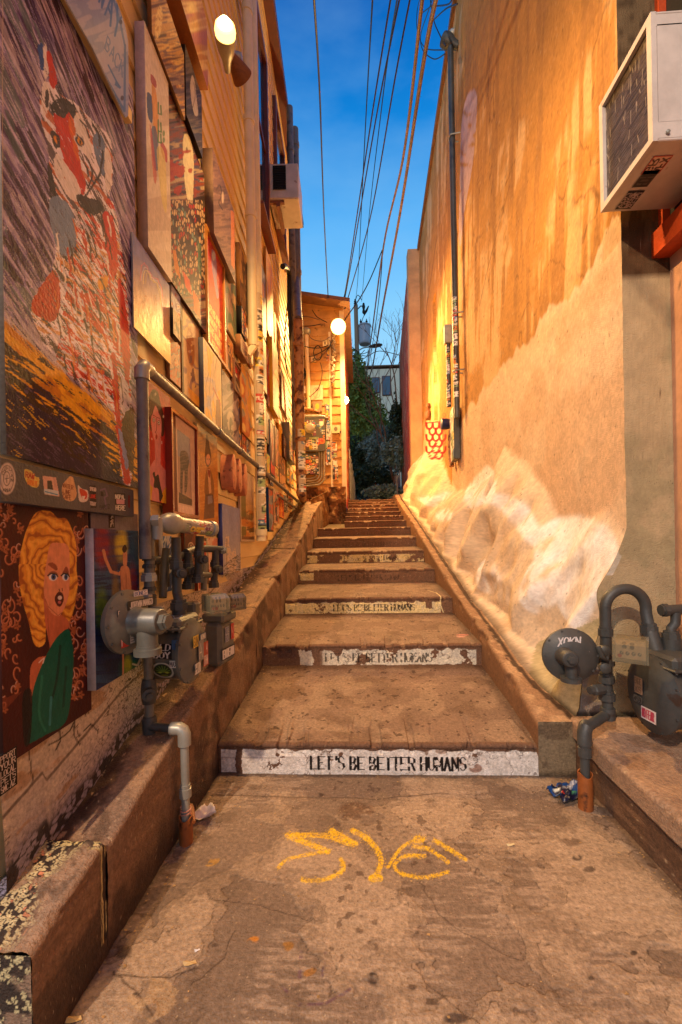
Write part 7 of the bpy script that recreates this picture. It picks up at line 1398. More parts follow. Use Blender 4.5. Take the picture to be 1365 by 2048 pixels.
mb = MB(); mb.tube([(cx_ + .01, Yr0 - .01, a3[2] + .03), (cx_ + .05, Yr0 - .03, a3[2] + .055), (cx_ + .075, Yr0 - .03, a3[2] + .05), (cx_ + .08, Yr0 - .03, a3[2] - .0)], .013, 8); mb.build('bypass_fitting', M_grey, gl)
mc = atY(352, 1300, 1.86); axm = np.array([.998, -.06, 0]); meter_body(mc, axm, .128, .15, M_grey, gl)
fp = Plane(mc * np.array([1, 1, 0]), (.998, -.06, 0), (-.06, -.998, 0))
def curved(pl, u, z, R, w_, h_, lines, bg, fg, parent, sq=1.12, W=60, H=40, fn=None, serif=False, wt=.06):
    uu, tt_ = np.meshgrid(np.linspace(u - w_ / 2, u + w_ / 2, W), np.linspace(z - h_ / 2, z + h_ / 2, H)); s_ = np.clip((tt_ - pl_z[0]) / (R * sq), -.99, .99); P = pl.at(uu, tt_, R * np.sqrt(1 - s_ ** 2) + .002)
    cv = Cv((uu - u + w_ / 2) / w_, 1 - (tt_ - z + h_ / 2) / h_, bg); n = len(lines)
    for k, q in enumerate(lines): cv.put(cv.text(q, (.08, (k + .88) / n - .02), (.88 / len(q), 0), (0, -.76 / n), wt, serif=serif), fg, .95)
    if fn: fn(cv)
    return gridobj('sticker', P, cv.c, M_stick, parent, smooth=True)
pl_z = [mc[2]]
curved(fp, 0.0, mc[2] + .022, .115, .085, .062, ['OLD', 'BOY'], (24, 22, 24), (214, 206, 200), gl, serif=True)
def leafy(cv):
    cv.put(cv.ell(.5, .5, .5, .5), (206, 204, 190)); cv.put(cv.ell(.5, .5, .45, .44), (40, 48, 30)); [cv.put(cv.line([(.5, .6), (.5 + .35 * math.cos(a), .55 + .35 * math.sin(a))], .05), (96, 120, 50)) for a in np.linspace(-3.3, .2, 9)]; [cv.put(cv.ell(x_, .62, .09, .05), (150, 160, 60)) for x_ in (.33, .67)]; cv.put(cv.line([(.35, .8), (.65, .8)], .04), (150, 160, 60))
curved(fp, -.005, mc[2] - .062, .115, .09, .075, [], (70, 70, 66), (0, 0, 0), gl, fn=leafy)
txt_panel(fp, .0, mc[2] + .122, .112, .06, .022, ['SERIAL'], (150, 140, 134), (90, 84, 80), 30, 12, parent=gl)
def gecko(cv):
    cv.put(cv.line(spl([(.05, .75), (.25, .7), (.4, .55), (.6, .4), (.8, .3), (.95, .15)], False), .10), (60, 60, 66)); cv.put(cv.line(spl([(.05, .75), (.25, .7), (.4, .55), (.6, .4), (.8, .3), (.95, .15)], False), .04), (206, 200, 196)); [cv.put(cv.line([(a, b), (a + dx, b + dy)], .04), (206, 200, 196)) for a, b, dx, dy in ((.35, .6, -.15, -.2), (.4, .55, .05, .28), (.65, .38, -.1, -.22), (.75, .34, .12, .25))]; cv.mask = (cv.c.mean(axis=-1) > .3) * 1.0
txt_panel(fp, .035, mc[2] + .152, .099, .11, .055, [], (92, 92, 90), (0, 0, 0), 60, 34, parent=gl, rotc=gecko)
sidp = Plane((mc + axm * .113) * np.array([1, 1, 0]), (.06, .998, 0), axm)
txt_panel(sidp, .0, mc[2] - .0, .006, .05, .09, ['A'], (140, 134, 128), (216, 210, 200), 30, 44, parent=gl); txt_panel(sidp, .055, mc[2] - .03, .003, .05, .11, ['7 74', 'UTHIN'], (170, 70, 44), (226, 216, 206), 34, 60, parent=gl)
def index_box(c, ax, dims, parent):
    """clear cover over the dials"""
    ax = np.array(ax, float); ax /= np.linalg.norm(ax); e = np.cross(Z3, ax); w_, d_, h_ = dims
    mb = MB(); mb.prism([(-d_ / 2, -h_ / 2), (d_ / 2, -h_ / 2), (d_ / 2, h_ * .28), (d_ * .2, h_ / 2), (-d_ / 2, h_ / 2)], c - e * w_ / 2, ax, Z3, e, w_); mb.build('index_cover', M_glassy, parent)
    mb = MB(); mb.box(c - ax * d_ * .1, (d_ * .5, w_ * .86, h_ * .8), [ax, e, Z3]); mb.build('index_housing', mat('index_grey_tan', c=(150, 136, 112), rough=.5), parent)
    pl_ = Plane((c + ax * (d_ * .17)) * np.array([1, 1, 0]), e if False else np.cross(Z3, ax), ax)
    def dials(cv):
        for k in range(4): cv.put(cv.ell(.2 + .2 * k, .68, .07, .12), (60, 54, 50)); cv.put(cv.line([(.2 + .2 * k, .68), (.23 + .2 * k, .6)], .03), (200, 190, 170))
        for k in range(2): cv.put(cv.ell(.3 + .25 * k, .3, .08, .14), (70, 60, 56))
    txt_panel(pl_, 0, c[2], 0, w_ * .84, h_ * .74, [], (206, 180, 156), (0, 0, 0), 40, 30, name='dial_plate', parent=parent, rotc=dials)
    mb = MB(); mb.lathe(c + ax * (d_ * .30) - e * w_ * .30 - Z3 * h_ * .22, ax, [(0, .008), (.012, .008), (.0121, 0)], 8); mb.build('seal', mat('red_plastic_seal', c=(180, 30, 24), rough=.4), parent)
ic = atY(432, 1206, 1.95); index_box(ic, (.80, -.60, 0), (.085, .10, .085), gl)
tubep([mc + np.array([.01, .02, .10]), mc + np.array([.01, .02, .20])], .032, M_dgrey, gl, 'meter_neck', 14)
pz = atY(353, 1075, 1.90)[2]
q0 = mc + np.array([.01, .02, .20]); pxx = atY(353, 1100, 1.90)[0]
tubep([q0, q0 + Z3 * .02, (pxx, 1.9, q0[2] + .05), (pxx, 1.90, pz)], .021, M_dgrey, gl, 'outlet_pipe'); nut(q0, Z3, .040, .045, M_dgrey, gl, 'swivel_nut'); nut((pxx, 1.9, pz - .12), Z3, .030, .05, M_dgrey, gl, 'coupling')
mb = MB(); mb.lathe((pxx + .02, 1.88, pz - .16), (.6, -.8, 0), [(0, .024), (.05, .024), (.052, .015), (.065, .013)], 10); mb.build('plug_valve', M_dgrey, gl)
txt_panel(rp, -.055, rc_[2] + .03, .026, .05, .045, ['DA', 'TT'], (40, 38, 40), (206, 200, 190), 30, 26, parent=gl, wt=.07); txt_panel(rp, -.045, rc_[2] - .055, .028, .045, .05, ['R'], (180, 60, 46), (226, 216, 206), 24, 26, parent=gl, wt=.08); txt_panel(sidp, -.045, mc[2] + .05, .004, .05, .05, ['SUN'], (214, 176, 60), (60, 40, 36), 26, 26, parent=gl, wt=.07); txt_panel(sidp, .03, mc[2] + .055, .003, .06, .035, ['NOMAD'], (50, 70, 96), (220, 214, 200), 30, 18, parent=gl, wt=.06); txt_panel(sidp, -.03, mc[2] - .07, .003, .055, .045, ['HI'], (216, 210, 200), (40, 36, 40), 26, 22, parent=gl, wt=.08)
for (u_, z_, o_, w_, h_, ln, bg_, fg_) in ((-.055, .03, .112, .03, .035, ['OK'], (190, 60, 50), (226, 216, 206)), (.05, -.03, .117, .035, .03, ['MAX'], (206, 196, 180), (50, 40, 60)), (.055, .05, .112, .028, .04, ['7'], (60, 90, 130), (226, 220, 210))):
    txt_panel(fp, u_, mc[2] + z_, o_, w_, h_, ln, bg_, fg_, 24, 24, parent=gl, wt=.08)
# back meter
g2 = empty('gas_meter', (-.66, 2.5, .9), 'second grey gas meter behind, with a lettered sticker plate facing the steps', 'gas meter')
m2 = atY(440, 1283, 2.30); mb = MB(); mb.box(m2, (.10, .17, .235), [np.array([.985, -.17, 0]), np.array([.17, .985, 0]), Z3], bev=.02); mb.build('meter_case', M_grey, g2)
pl2 = Plane((m2 + np.array([.985, -.17, 0]) * .053) * np.array([1, 1, 0]), (.17, .985, 0), (.985, -.17, 0))
pl3 = pl2
txt_panel(pl3, -.005, m2[2] - .055, .002, .145, .062, ['EMTEAM'], (40, 34, 34), (226, 220, 216), 60, 34, parent=g2, wt=.09); txt_panel(pl3, .045, m2[2] + .05, .002, .035, .085, ['M'], (190, 50, 40), (206, 190, 180), 24, 40, parent=g2); txt_panel(pl3, -.018, m2[2] + .045, .002, .045, .08, ['NOTE', 'BOX'], (150, 150, 158), (60, 60, 110), 30, 40, parent=g2, wt=.05)
pass
index_box(atY(470, 1203, 2.30), (.75, -.66, 0), (.085, .095, .085), g2)
mb = MB(); mb.box(m2 + np.array([0, 0, .14]), (.13, .16, .05), [np.array([.985, -.17, 0]), np.array([.17, .985, 0]), Z3], bev=.012); mb.build('top_housing', M_grey, g2)
# pipes rising from the back meters
for k, (x0, x1, yb, yt, y_, r_, lab) in enumerate(((377, 377, 1178, 1105, 2.15, .021, ''), (397, 400, 1165, 1072, 2.1, .021, ''), (428, 432, 1175, 1100, 2.4, .020, ''))):
    b = atY(x0, yb, y_); t_ = atY(x1, yt, y_); tubep([b, t_], r_, M_dgrey, g2, 'riser'); nut(b + Z3 * .02, Z3, r_ * 1.55, .04, M_dgrey, g2, 'swivel_nut'); nut((b + t_) / 2 + Z3 * .03, Z3, r_ * 1.35, .04, M_dgrey, g2, 'coupling')
    mb = MB(); mb.lathe((b + t_) / 2 + np.array([.015, -.02, 0]), (.7, -.7, 0), [(0, .022), (.045, .022), (.046, .014), (.06, .012)], 10); mb.build('plug_valve', M_dgrey, g2)
tubep([atY(300, 1122, 1.95), atY(345, 1118, 2.05), atY(375, 1108, 2.2)], .020, M_dgrey, g2, 'cross_pipe'); tubep([atY(372, 1105, 2.15), atY(395, 1097, 2.3), atY(430, 1098, 2.4), atY(447, 1100, 2.42)], .020, M_dgrey, g2, 'cross_pipe'); nut(atY(449, 1101, 2.42), (1, .1, 0), .022, .03, M_lgrey, g2, 'plug', 6)
for zq in (.30, .38, .62, .70):
    nut((cx_, Yr0 + .042, a3[2] + zq * (zt_ - a3[2])), Z3, .0275, .018, M_dgrey, gl, 'coupling', 14)
for zq in (.12, .17, .32): nut((a2[0], Yr0 + .03, a1[2] + zq), Z3, .0245, .016, M_dgrey, gl, 'coupling', 14)
tubep([atY(326, 1195, 1.84), atY(330, 1120, 1.9), atY(333, 1098, 1.92)], .017, M_dgrey, gl, 'pipe'); tubep([atY(408, 1180, 2.2), atY(410, 1120, 2.25)], .017, M_grey, g2, 'riser'); tubep([atY(398, 1150, 2.12), atY(420, 1150, 2.3)], .016, M_dgrey, g2, 'cross_pipe')
mb = MB(); mb.box(atY(384, 1218, 2.05), (.06, .07, .07), bev=.01); mb.build('regulator_box', M_grey, g2)
mb = MB(); mb.box(atY(316, 1225, 1.70), (.045, .02, .05), bev=.003); mb.build('lock_bracket', M_lgrey, gl)
mn = empty('gas_manifold', atY(370, 1052, 1.9), 'fat horizontal manifold pipe wrapped in stickers above the gas meters', 'gas manifold')
p0 = atY(334, 1046, 1.80); p1 = atY(425, 1058, 2.12); dd = (p1 - p0) / np.linalg.norm(p1 - p0); mb = MB(); Lm = np.linalg.norm(p1 - p0)
mb.lathe(p0, dd, [(-.045, .014), (-.035, .024), (-.015, .038), (.01, .046), (.04, .048), (.06, .043), (.062, .036), (Lm - .03, .034), (Lm - .028, .040), (Lm, .040), (Lm + .003, 0)], 22); mb.build('manifold_body', M_lgrey, mn)
tubep([atY(314, 1042, 1.76), p0], .020, M_lgrey, mn, 'nipple'); nut(atY(309, 1041, 1.74), (-1, -.4, 0), .026, .035, M_lgrey, mn, 'plug', 6); mb = MB(); mb.lathe(atY(314, 1060, 1.76), Z3, [(-.04, .024), (0, .026), (.03, .030), (.05, .026), (.055, 0)], 14); mb.build('tee', M_lgrey, mn)
s0 = p0 + dd * .065; nW = 40; th, al = np.meshgrid(np.linspace(-1.9, 1.9, 34), np.linspace(0, Lm - .105, 60), indexing='ij'); nv = np.array([dd[1], -dd[0], 0]); nv /= np.linalg.norm(nv); P = s0 + al[..., None] * dd + .0355 * (np.cos(th)[..., None] * nv + np.sin(th)[..., None] * Z3)
cv = Cv(al / (Lm - .105), (th + 1.9) / 3.8, (150, 140, 130)); collage(cv, random.Random(41), 34, .12, .34); gridobj('sticker_wrap', P, cv.c, M_stick, mn, smooth=True)
cpl = Plane((p1 + dd * .004) * np.array([1, 1, 0]), (dd[1], -dd[0], 0), dd)
# copper sleeve, tissue
sv = empty('pipe_sleeve', (xp, Yr0, 0), 'rusty orange sleeve around the left gas riser with wire wound above it', 'pipe sleeve')
def sleeve(root, x, y, h, r, nick=0):
    mb = MB(); n = 22; vs = []; 
    for k in range(n):
        a = 2 * math.pi * k / n; hh_ = h - .012 * max(0, math.cos(a + 1.4)) - .004 * math.sin(3 * a)
        vs += [(x + r * math.cos(a), y + r * math.sin(a), 0), (x + r * math.cos(a), y + r * math.sin(a), hh_), (x + (r - .004) * math.cos(a), y + (r - .004) * math.sin(a), hh_), (x + (r - .004) * math.cos(a), y + (r - .004) * math.sin(a), h * .5)]
    mb.add(vs, [(4 * k + j, (4 * k + 4) % (4 * n) + j, (4 * k + 4) % (4 * n) + j + 1, 4 * k + j + 1) for k in range(n) for j in range(3)], True); mb.build('sleeve_pipe', M_copper, root)
sleeve(sv, xp, Yr0, .115, .027); tubep([(xp + .020 * math.cos(a), Yr0 + .020 * math.sin(a), .115 + .004 * a / 2) for a in np.linspace(0, 16, 50)], .0028, mat('pink_wire', c=(190, 130, 110), rough=.5), sv, 'wire_winding', 6)
cr_ = random.Random(6)
def crumple(name, c, sx_, sy_, sz_, m, label, cat, seed, n=16):
    u, v = np.meshgrid(np.linspace(-1, 1, n), np.linspace(-1, 1, n)); h = fbm(u + 3, v + 3, 1.7, 3, seed); k = ridge(u + 5, v + 2, 1.3, 2, seed + 3)
    a = .5; P = np.stack([c[0] + sx_ * (u * math.cos(a) - v * .6 * math.sin(a)) * (.7 + .5 * h), c[1] + sy_ * (u * math.sin(a) + v * .6) * (.7 + .5 * k), c[2] + .006 + sz_ * k ** 2], -1); cv = Cv(u, v, m[1]); 
    if len(m) > 2: m[2](cv)
    return tag(gridobj(name, P, cv.c, m[0], smooth=False), label, cat)
crumple('paper_scrap', atZ(405, 1636, 0), .055, .05, .035, (M_stick, (226, 216, 216)), 'crumpled white tissue beside the left pipe sleeve', 'litter', 11)
def chips(cv):
    cv.put(cv.streak(.6, 1.4, 1.4, 5) > .52, (30, 70, 130), .9); cv.put(cv.text('DIAMOND', (-.2, .3), (.17, .02), (0, -.35), .05), (220, 220, 226)); cv.put(cv.ell(-.5, .5, .2, .15), (200, 206, 200)); cv.put(cv.ell(.0, -.6, .25, .12), (60, 120, 90)); cv.put(cv.ell(-.7, -.2, .1, .1), (190, 60, 40))
crumple('snack_wrapper', atZ(1138, 1594, 0), .085, .07, .045, (M_gloss, (22, 26, 52), chips), 'crushed dark blue snack bag on the ground by the right pipe sleeve', 'litter', 21, 22)
mb = MB(); mb.tube([(-.757, 1.80, .085), (-.735, 1.76, .095), (-.70, 1.70, .085)], [.016, .014, .008], 8); tag(mb.build('pipe_stub', M_copper), 'short yellowish pipe stub sticking from the left kerb face', 'pipe')
# --- right meter
gr = empty('gas_meter', (1.25, 1.95, .27), 'dark grey gas meter with clear dial cover on the right hand ledge', 'gas meter')
YR = 1.93; s1_ = atZ(1172, 1618, 0); xs_ = s1_[0]; ys_ = s1_[1]
e_z = atY(1175, 1462, ys_)[2]
tubep([(xs_, ys_, .02), (xs_, ys_, e_z - .03)], .0195, M_dgrey, gr); nut((xs_, ys_, e_z - .085), Z3, .028, .055, M_dgrey, gr, 'coupling', 14)
kx = atY(1216, 1425, 2.07); 
tubep([(xs_, ys_, e_z - .06), (xs_, ys_, e_z - .01), (xs_ + .008, ys_ + .008, e_z + .008), (xs_ + .025, ys_ + .03, e_z + .012)], .030, M_dgrey, gr, 'elbow')
tubep([(xs_ + .01, ys_ + .01, e_z + .01), (kx[0], 2.07, e_z + .03)], .023, M_dgrey, gr); 
ux = atY(1212, 1290, 2.07)[0]; utz = atY(1212, 1235, 2.07)[2]; rz = atY(1212, 1178, 2.07)[2]; u2 = atY(1293, 1255, 2.07)
tubep([(kx[0], 2.07, e_z + .005), (kx[0], 2.07, e_z + .06)], .032, M_dgrey, gr, 'elbow')
tubep([(kx[0], 2.07, e_z + .03), (ux, 2.07, utz - .12)], .023, M_dgrey, gr)
R_ = (u2[0] - ux) / 2; cxu = (ux + u2[0]) / 2; zc_ = rz - R_
tubep([(ux, 2.07, utz - .15), (ux, 2.07, zc_)] + [(cxu - R_ * math.cos(a), 2.07, zc_ + R_ * math.sin(a)) for a in np.linspace(.15, math.pi - .1, 14)] + [(u2[0], 2.07, zc_ - .02), (u2[0], 2.05, u2[2])], .0245, M_dgrey, gr, 'u_bend', 16)
for yy_, r_, nm in ((1390, .036, 'valve_body'), (1355, .034, 'coupling'), (1320, .036, 'coupling'), (1262, .032, 'coupling')): nut((ux, 2.07, atY(1212, yy_, 2.07)[2]), Z3, r_, .045, M_dgrey, gr, nm, 12)
mb = MB(); mb.lathe(atY(1206, 1378, 2.05), (-1, -.3, 0), [(0, .024), (.05, .026), (.055, .020), (.075, .018)], 8, smooth=False); mb.build('shutoff_valve', M_dgrey, gr)
for yy_ in (1300, 1334): mb = MB(); mb.lathe(atY(1208, yy_, 2.03), (-.2, -1, 0), [(0, .024), (.025, .024), (.03, .014), (.031, 0)], 14); mb.build('test_plug', M_dgrey, gr)
rc2 = atY(1141, 1310, 2.03); ax2_ = np.array([-.08, -1, .05]); ax2_ /= np.linalg.norm(ax2_)
disc_reg(rc2, ax2_, .124, M_dgrey, gr, 10)
pc2 = rc2 + np.array([-.045, -.035, .005]); mb = MB(); mb.lathe(pc2, ax2_, [(0, .040), (.03, .036), (.075, .035), (.08, .030), (.081, 0)], 18); mb.build('spring_housing', M_dgrey, gr); nut(pc2 + ax2_ * .088, ax2_, .018, .018, M_dgrey, gr, 'cap_nut', 6)
mb = MB(); mb.tube([pc2 + np.array([.01, -.03, 0]), pc2 + np.array([.014, -.035, -.05]), pc2 + np.array([.014, -.035, -.085])], .026, 12); mb.lathe(pc2 + np.array([.014, -.035, -.105]), Z3, [(0, .045), (.018, .045), (.02, .03)], 16); mb.build('vent_elbow', M_dgrey, gr)
tubep([rc2 + np.array([.05, .0, .0]), rc2 + np.array([.12, .02, .005]), (ux, 2.07, rc2[2])], .022, M_dgrey, gr, 'nipple'); mb = MB(); mb.tube([rc2 + np.array([.115, -.02, .045]), rc2 + np.array([.13, -.03, .0]), rc2 + np.array([.15, -.02, -.02]), rc2 + np.array([.165, -.01, .03])], .012, 8); mb.build('bracket_arm', M_dgrey, gr)
rp2 = Plane(rc2 * np.array([1, 1, 0]), (1, -.08, 0), (-.08, -1, 0))
txt_panel(rp2, .055, rc2[2] - .005, .030, .034, .062, ['TAG'], (150, 140, 134), (90, 80, 76), 20, 34, parent=gr)
def scrawl(cv): cv.mask = cv.text('XOKN', (.05, .9), (.22, -.03), (.03, -.7), .06); cv.put(np.ones(cv.X.shape), (216, 206, 200))
txt_panel(rp2, -.012, rc2[2] + .068, .029, .115, .055, [], (74, 74, 74), (0, 0, 0), 110, 60, name='scrawl', parent=gr, rotc=scrawl)
m3 = atY(1352, 1386, 1.98); axm3 = np.array([-.55, -.83, 0]); 
meter_body(m3, (-.995, -.10, 0), .155, .22, M_dgrey, gr)
f3 = Plane(m3 * np.array([1, 1, 0]), (.995, .10, 0), (.10, -.995, 0)); pl_z[0] = m3[2]
curved(f3, -.02, m3[2] + .03, .138, .085, .062, ['PIE'], (214, 140, 40), (40, 30, 30), gr, fn=lambda cv: (cv.put(cv.X < .45, (206, 196, 190)), cv.put(cv.ell(.22, .4, .14, .3), (60, 52, 50)), cv.put(cv.ell(.22, .55, .08, .2), (190, 170, 160)), cv.put(cv.text('PIE', (.5, .72), (.16, 0), (0, -.4), .05), (40, 30, 30))), wt=.01)
s3 = Plane((m3 + np.array([-.995, -.10, 0]) * .148) * np.array([1, 1, 0]), (.10, -.995, 0), (-.995, -.10, 0))
txt_panel(s3, -.03, m3[2] + .03, .004, .05, .075, ['ENGIE', 'XS'], (130, 106, 92), (60, 50, 46), 30, 40, parent=gr, wt=.04); txt_panel(s3, -.035, m3[2] - .035, .004, .05, .03, ['459'], (78, 76, 76), (24, 22, 22), 30, 18, parent=gr, wt=.08); txt_panel(s3, .02, m3[2] - .085, -.002, .085, .055, ['NO FEAR'], (206, 190, 190), (170, 40, 70), 50, 30, parent=gr, wt=.08)
ic2 = atY(1262, 1298, 1.86); index_box(ic2, (-.55, -.83, 0), (.125, .12, .095), gr)
nut((u2[0], 2.05, u2[2] - .0), Z3, .036, .05, M_dgrey, gr, 'swivel_nut'); mb = MB(); mb.tube([(u2[0], 2.05, u2[2] - .01), (u2[0] + .01, 2.02, m3[2] + .17)], .034, 14); mb.build('meter_neck', M_dgrey, gr)
v0 = atY(1343, 1290, 2.02); tubep([v0 - Z3 * .03, v0 + Z3 * .03], .040, M_dgrey, gr, 'meter_neck'); nut(v0 + Z3 * .045, Z3, .036, .04, M_dgrey, gr, 'swivel_nut'); tubep([v0 + Z3 * .06, v0 + np.array([.0, 0, .075]), v0 + np.array([.02, 0, .10]), v0 + np.array([.022, 0, .15])], .020, M_dgrey, gr, 'outlet_pipe'); tubep([v0 + np.array([-.02, 0, .16]), v0 + np.array([.20, .05, .16])], .024, M_dgrey, gr, 'tee'); nut(v0 + np.array([-.03, 0, .16]), (-1, 0, 0), .030, .03, M_dgrey, gr, 'plug', 8)
sv2 = empty('pipe_sleeve', (xs_, ys_, 0), 'tall rust brown sleeve around the right gas riser', 'pipe sleeve'); sleeve(sv2, xs_, ys_, .165, .031)

# ------------------------------------------------------------------ window air conditioners
AX = 1.235
ac = empty('air_conditioner', (1.4, 1.9, 2.9), 'white window air conditioner jutting from the orange window at upper right', 'air conditioner')
bn = atX(1318, 252, AX); bf = atX(1205, 440, AX); tn = atX(1297, 38, AX); yN, yF = (bn[1] + tn[1]) / 2, bf[1]; zB = (bn[2] + bf[2]) / 2; zT = max(tn[2], zB + .40); Dp = SBX - AX - .03
cA = np.array([AX + Dp / 2, (yN + yF) / 2, (zB + zT) / 2]); dy, dz = yF - yN, zT - zB
mb = MB(); mb.box(cA + np.array([.010, .0, -dz / 2 + .006]), (Dp, dy, .012), bev=.003); mb.box(cA + np.array([.010, 0, dz / 2 - .006]), (Dp, dy, .012), bev=.003); mb.box(cA + np.array([.01, dy / 2 - .006, 0]), (Dp, .012, dz - .024))
fr = .028
for (c, d) in (((-Dp / 2 + .004, -dy / 2 + fr / 2, 0), (.022, fr, dz)), ((-Dp / 2 + .004, dy / 2 - fr / 2, 0), (.022, fr, dz)), ((-Dp / 2 + .004, 0, dz / 2 - fr / 2), (.022, dy - 2 * fr, fr)), ((-Dp / 2 + .004, 0, -dz / 2 + fr / 2), (.022, dy - 2 * fr, fr))): mb.box(cA + np.array(c), d)
mb.build('casing', M_white, ac)
mb = MB(); 
mb.box(cA + np.array([Dp * .0, -dy / 2 + .008, dz / 2 - .035]), (Dp - .03, .014, .046)); mb.box(cA + np.array([0, -dy / 2 + .008, -dz / 2 + .045]), (Dp - .03, .014, .066)); mb.box(cA + np.array([-Dp / 2 + .068, -dy / 2 + .008, .012]), (.10, .014, dz - .13))
nl = 17
for k in range(nl): zz_ = cA[2] - dz / 2 + .085 + (dz - .15) * k / (nl - 1); mb.box((cA[0] + .05, yN + .010, zz_), (Dp - .12, .012, .011), [(1, 0, 0), (0, .9, -.44), (0, .44, .9)])
mb.build('side_grille', M_white, ac)
mb = MB(); mb.box((cA[0] + .05, yN + .035, cA[2] + .01), (Dp - .12, .01, dz - .12)); mb.build('inner_baffle', M_dark, ac)
cv = flat(XN(AX + .010), -(yF - fr), -(yN + fr), zB + fr, zT - fr, 0, 120, 150, (92, 84, 80), px=False); cv.pal(cv.streak(.02, 3, 60, 851), [(70, 62, 58), (110, 100, 94), (90, 80, 76)], 1, .9)
r5 = random.Random(9)
for k in range(46): x0, y0 = r5.random(), r5.random(); cv.put(cv.line([(x0, y0), (x0 + r5.uniform(-.03, .03), y0 + r5.uniform(.03, .12))], .010), (200, 190, 176), .8)
board('condenser_coil', cv, mat('aluminium_fins', attr=True, rough=.32, metal=.8, var=.1, bump=.3, bs=200, stretch=(1, .1, 1)), ac)
mb = MB(); mb.lathe((AX + .05, yN - .003, zB + .03), (0, -1, 0), [(0, .008), (.006, .008), (.009, 0)], 10); mb.build('screw', M_lgrey, ac)
class Under:  # plane looking down
    pass
def under(x0, x1, y0, y1, z, lines, bg, fg, parent, fn=None, wt=.06):
    W, H = 60, 34; a, b = np.meshgrid(np.linspace(0, 1, W), np.linspace(0, 1, H)); P = np.stack([x0 + (x1 - x0) * b, y0 + (y1 - y0) * a, z + 0 * a], -1); cv = Cv(a, b, bg); n = len(lines)
    for k, q in enumerate(lines): cv.put(cv.text(q, (.92, (k + .12) / n), (-.86 / len(q), 0), (0, .76 / n), wt), fg, .95)
    if fn: fn(cv)
    return gridobj('sticker', P[:, ::-1], cv.c[:, ::-1], M_stick, parent)
def uq(px, py): q = atZ(px, py, zB); return q
a_ = uq(1222, 428); b_ = uq(1290, 405)
under(AX + .05, AX + .125, yF - .13, yF - .02, zB - .003, ['YOU', 'LOVE', 'BECOME', 'WHO'], (30, 28, 44), (190, 170, 170), ac, wt=.04)
under(AX + .05, AX + .12, yF - .24, yF - .15, zB - .003, ['ECHO'], (84, 74, 66), (40, 34, 34), ac, wt=.09)
under(AX + .045, AX + .125, yN + .07, yN + .16, zB - .003, ['GR', 'AFX'], (206, 170, 150), (60, 34, 34), ac, fn=lambda cv: cv.put((np.minimum(np.minimum(cv.X, 1 - cv.X), np.minimum(cv.Y, 1 - cv.Y)) < .05), (190, 40, 34), .95), wt=.08)
# left window AC
al_ = empty('air_conditioner', LW.W(560, 400, .3), 'small window air conditioner with an orange lit underside high on the clapboard wall', 'air conditioner')
oo = .40; p_bl = LW.hit(596, 395, oo); yq = 5.95
uA, zA0 = p_bl; zA1 = LW.hit(596, 334, oo)[1]; A = axes_of(LW)
mb = MB(); mb.box(LW.at(uA + .28, (zA0 + zA1) / 2, oo / 2 + .02), (.54, oo - .02, zA1 - zA0), A, bev=.012); mb.build('casing', M_white, al_)
mb = MB()
for k in range(14): mb.box(LW.at(uA - .001, zA0 + .12 + (zA1 - zA0 - .17) * k / 13, oo * .42), (.012, oo * .42, .012), A)
mb.build('side_louvres', M_dark, al_); mb = MB(); mb.box(LW.at(uA + .28, zA0 - .06, .14), (.5, .05, .05), A); mb.box(LW.at(uA + .05, zA0 - .02, .12), (.04, .20, .03), A); mb.build('support_bracket', M_wood, al_)

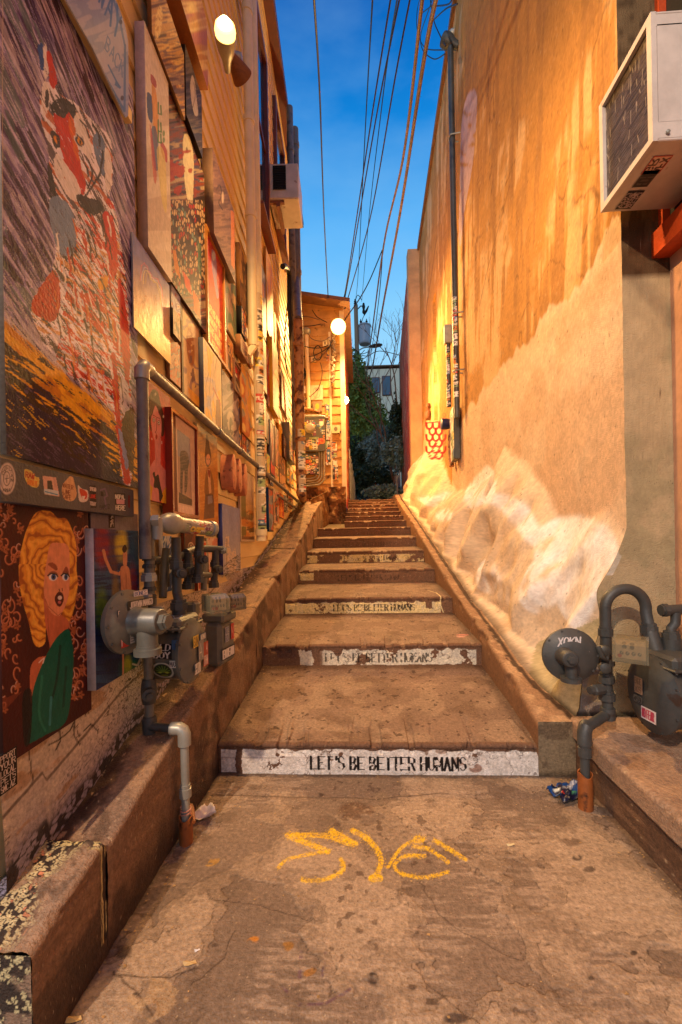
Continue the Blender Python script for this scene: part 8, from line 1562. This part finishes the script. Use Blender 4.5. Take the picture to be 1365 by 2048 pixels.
# ------------------------------------------------------------------ small litter on the ground, treads and ledges
rl_ = random.Random(77); mb = MB()
def chip(x, y, z, s_):
    a = rl_.uniform(0, 6.28); n = rl_.choice((3, 4, 5)); t = rl_.uniform(.1, .6) * s_
    mb.add([(x + s_ * rl_.uniform(.5, 1) * math.cos(a + 6.28 * k / n), y + s_ * rl_.uniform(.4, .9) * math.sin(a + 6.28 * k / n), z + .003 + t * rl_.random()) for k in range(n)], [tuple(range(n))])
for k in range(150):
    e_ = rl_.random()
    x = rl_.choice((-.765 + .10 * e_ ** 2, 1.05 - .12 * e_ ** 2, rl_.uniform(-.7, 1.0))); y = rl_.uniform(.95, 2.2); chip(x, y, .002, rl_.uniform(.003, .008))
for i, (yr, z0, z1) in enumerate(RIS[:7]):
    yn, zn = RIS[i + 1][0], RIS[i + 1][1]
    for k in range(34): f_ = 1 - rl_.random() ** 2; x = rl_.choice((rl_.uniform(-.75, .87), -.74 + .06 * rl_.random(), .87 - .06 * rl_.random())); chip(x, yr + .02 + (yn - yr - .03) * f_, z1 + (zn - z1) * f_ + .002, rl_.uniform(.004, .009))
tag(mb.build('dry_debris', mat('dry_leaf_bits', c=(176, 140, 92), rough=.8, var=.6, vs=40)), kind='stuff')
mb = MB()
for k in range(420):
    y = rl_.uniform(2.6, 8.8); f_ = rl_.random() ** 1.6; x0 = lwx(y) + .03; z = float(poly_interp(np.array([y]), LZ)[0]); chip(x0 + (LX - x0) * f_ * .6, y, z + .006, rl_.uniform(.005, .014))
tag(mb.build('ledge_debris', mat('pale_leaf_bits', c=(150, 112, 84), rough=.8, var=.7, vs=40)), kind='stuff')
for (px, py, s_, c_, lab) in ((1022, 1690, .012, (214, 190, 140), 'tiny cream tag lying on the pavement right of the yellow marks'), (395, 1902, .006, (226, 214, 206), 'tiny white paper bit on the lower left pavement'), (146, 2040, .016, (206, 170, 110), 'pale dry leaf at the very bottom left of the pavement'), (380, 1927, .014, (196, 160, 104), 'narrow yellowish leaf on the lower left pavement')):
    c = atZ(px, py, .004); mb = MB(); n = 8
    mb.add([(c[0] + s_ * 1.5 * math.cos(6.28 * k / n), c[1] + s_ * .6 * math.sin(6.28 * k / n), .006 + .004 * math.sin(k * 2.1)) for k in range(n)] + [(c[0], c[1], .009)], [(k, (k + 1) % n, n) for k in range(n)])
    tag(mb.build('paper_scrap' if 'leaf' not in lab else 'dry_leaf', mat('scrap_%d' % px, c=c_, rough=.7, var=.2)), lab, 'litter')
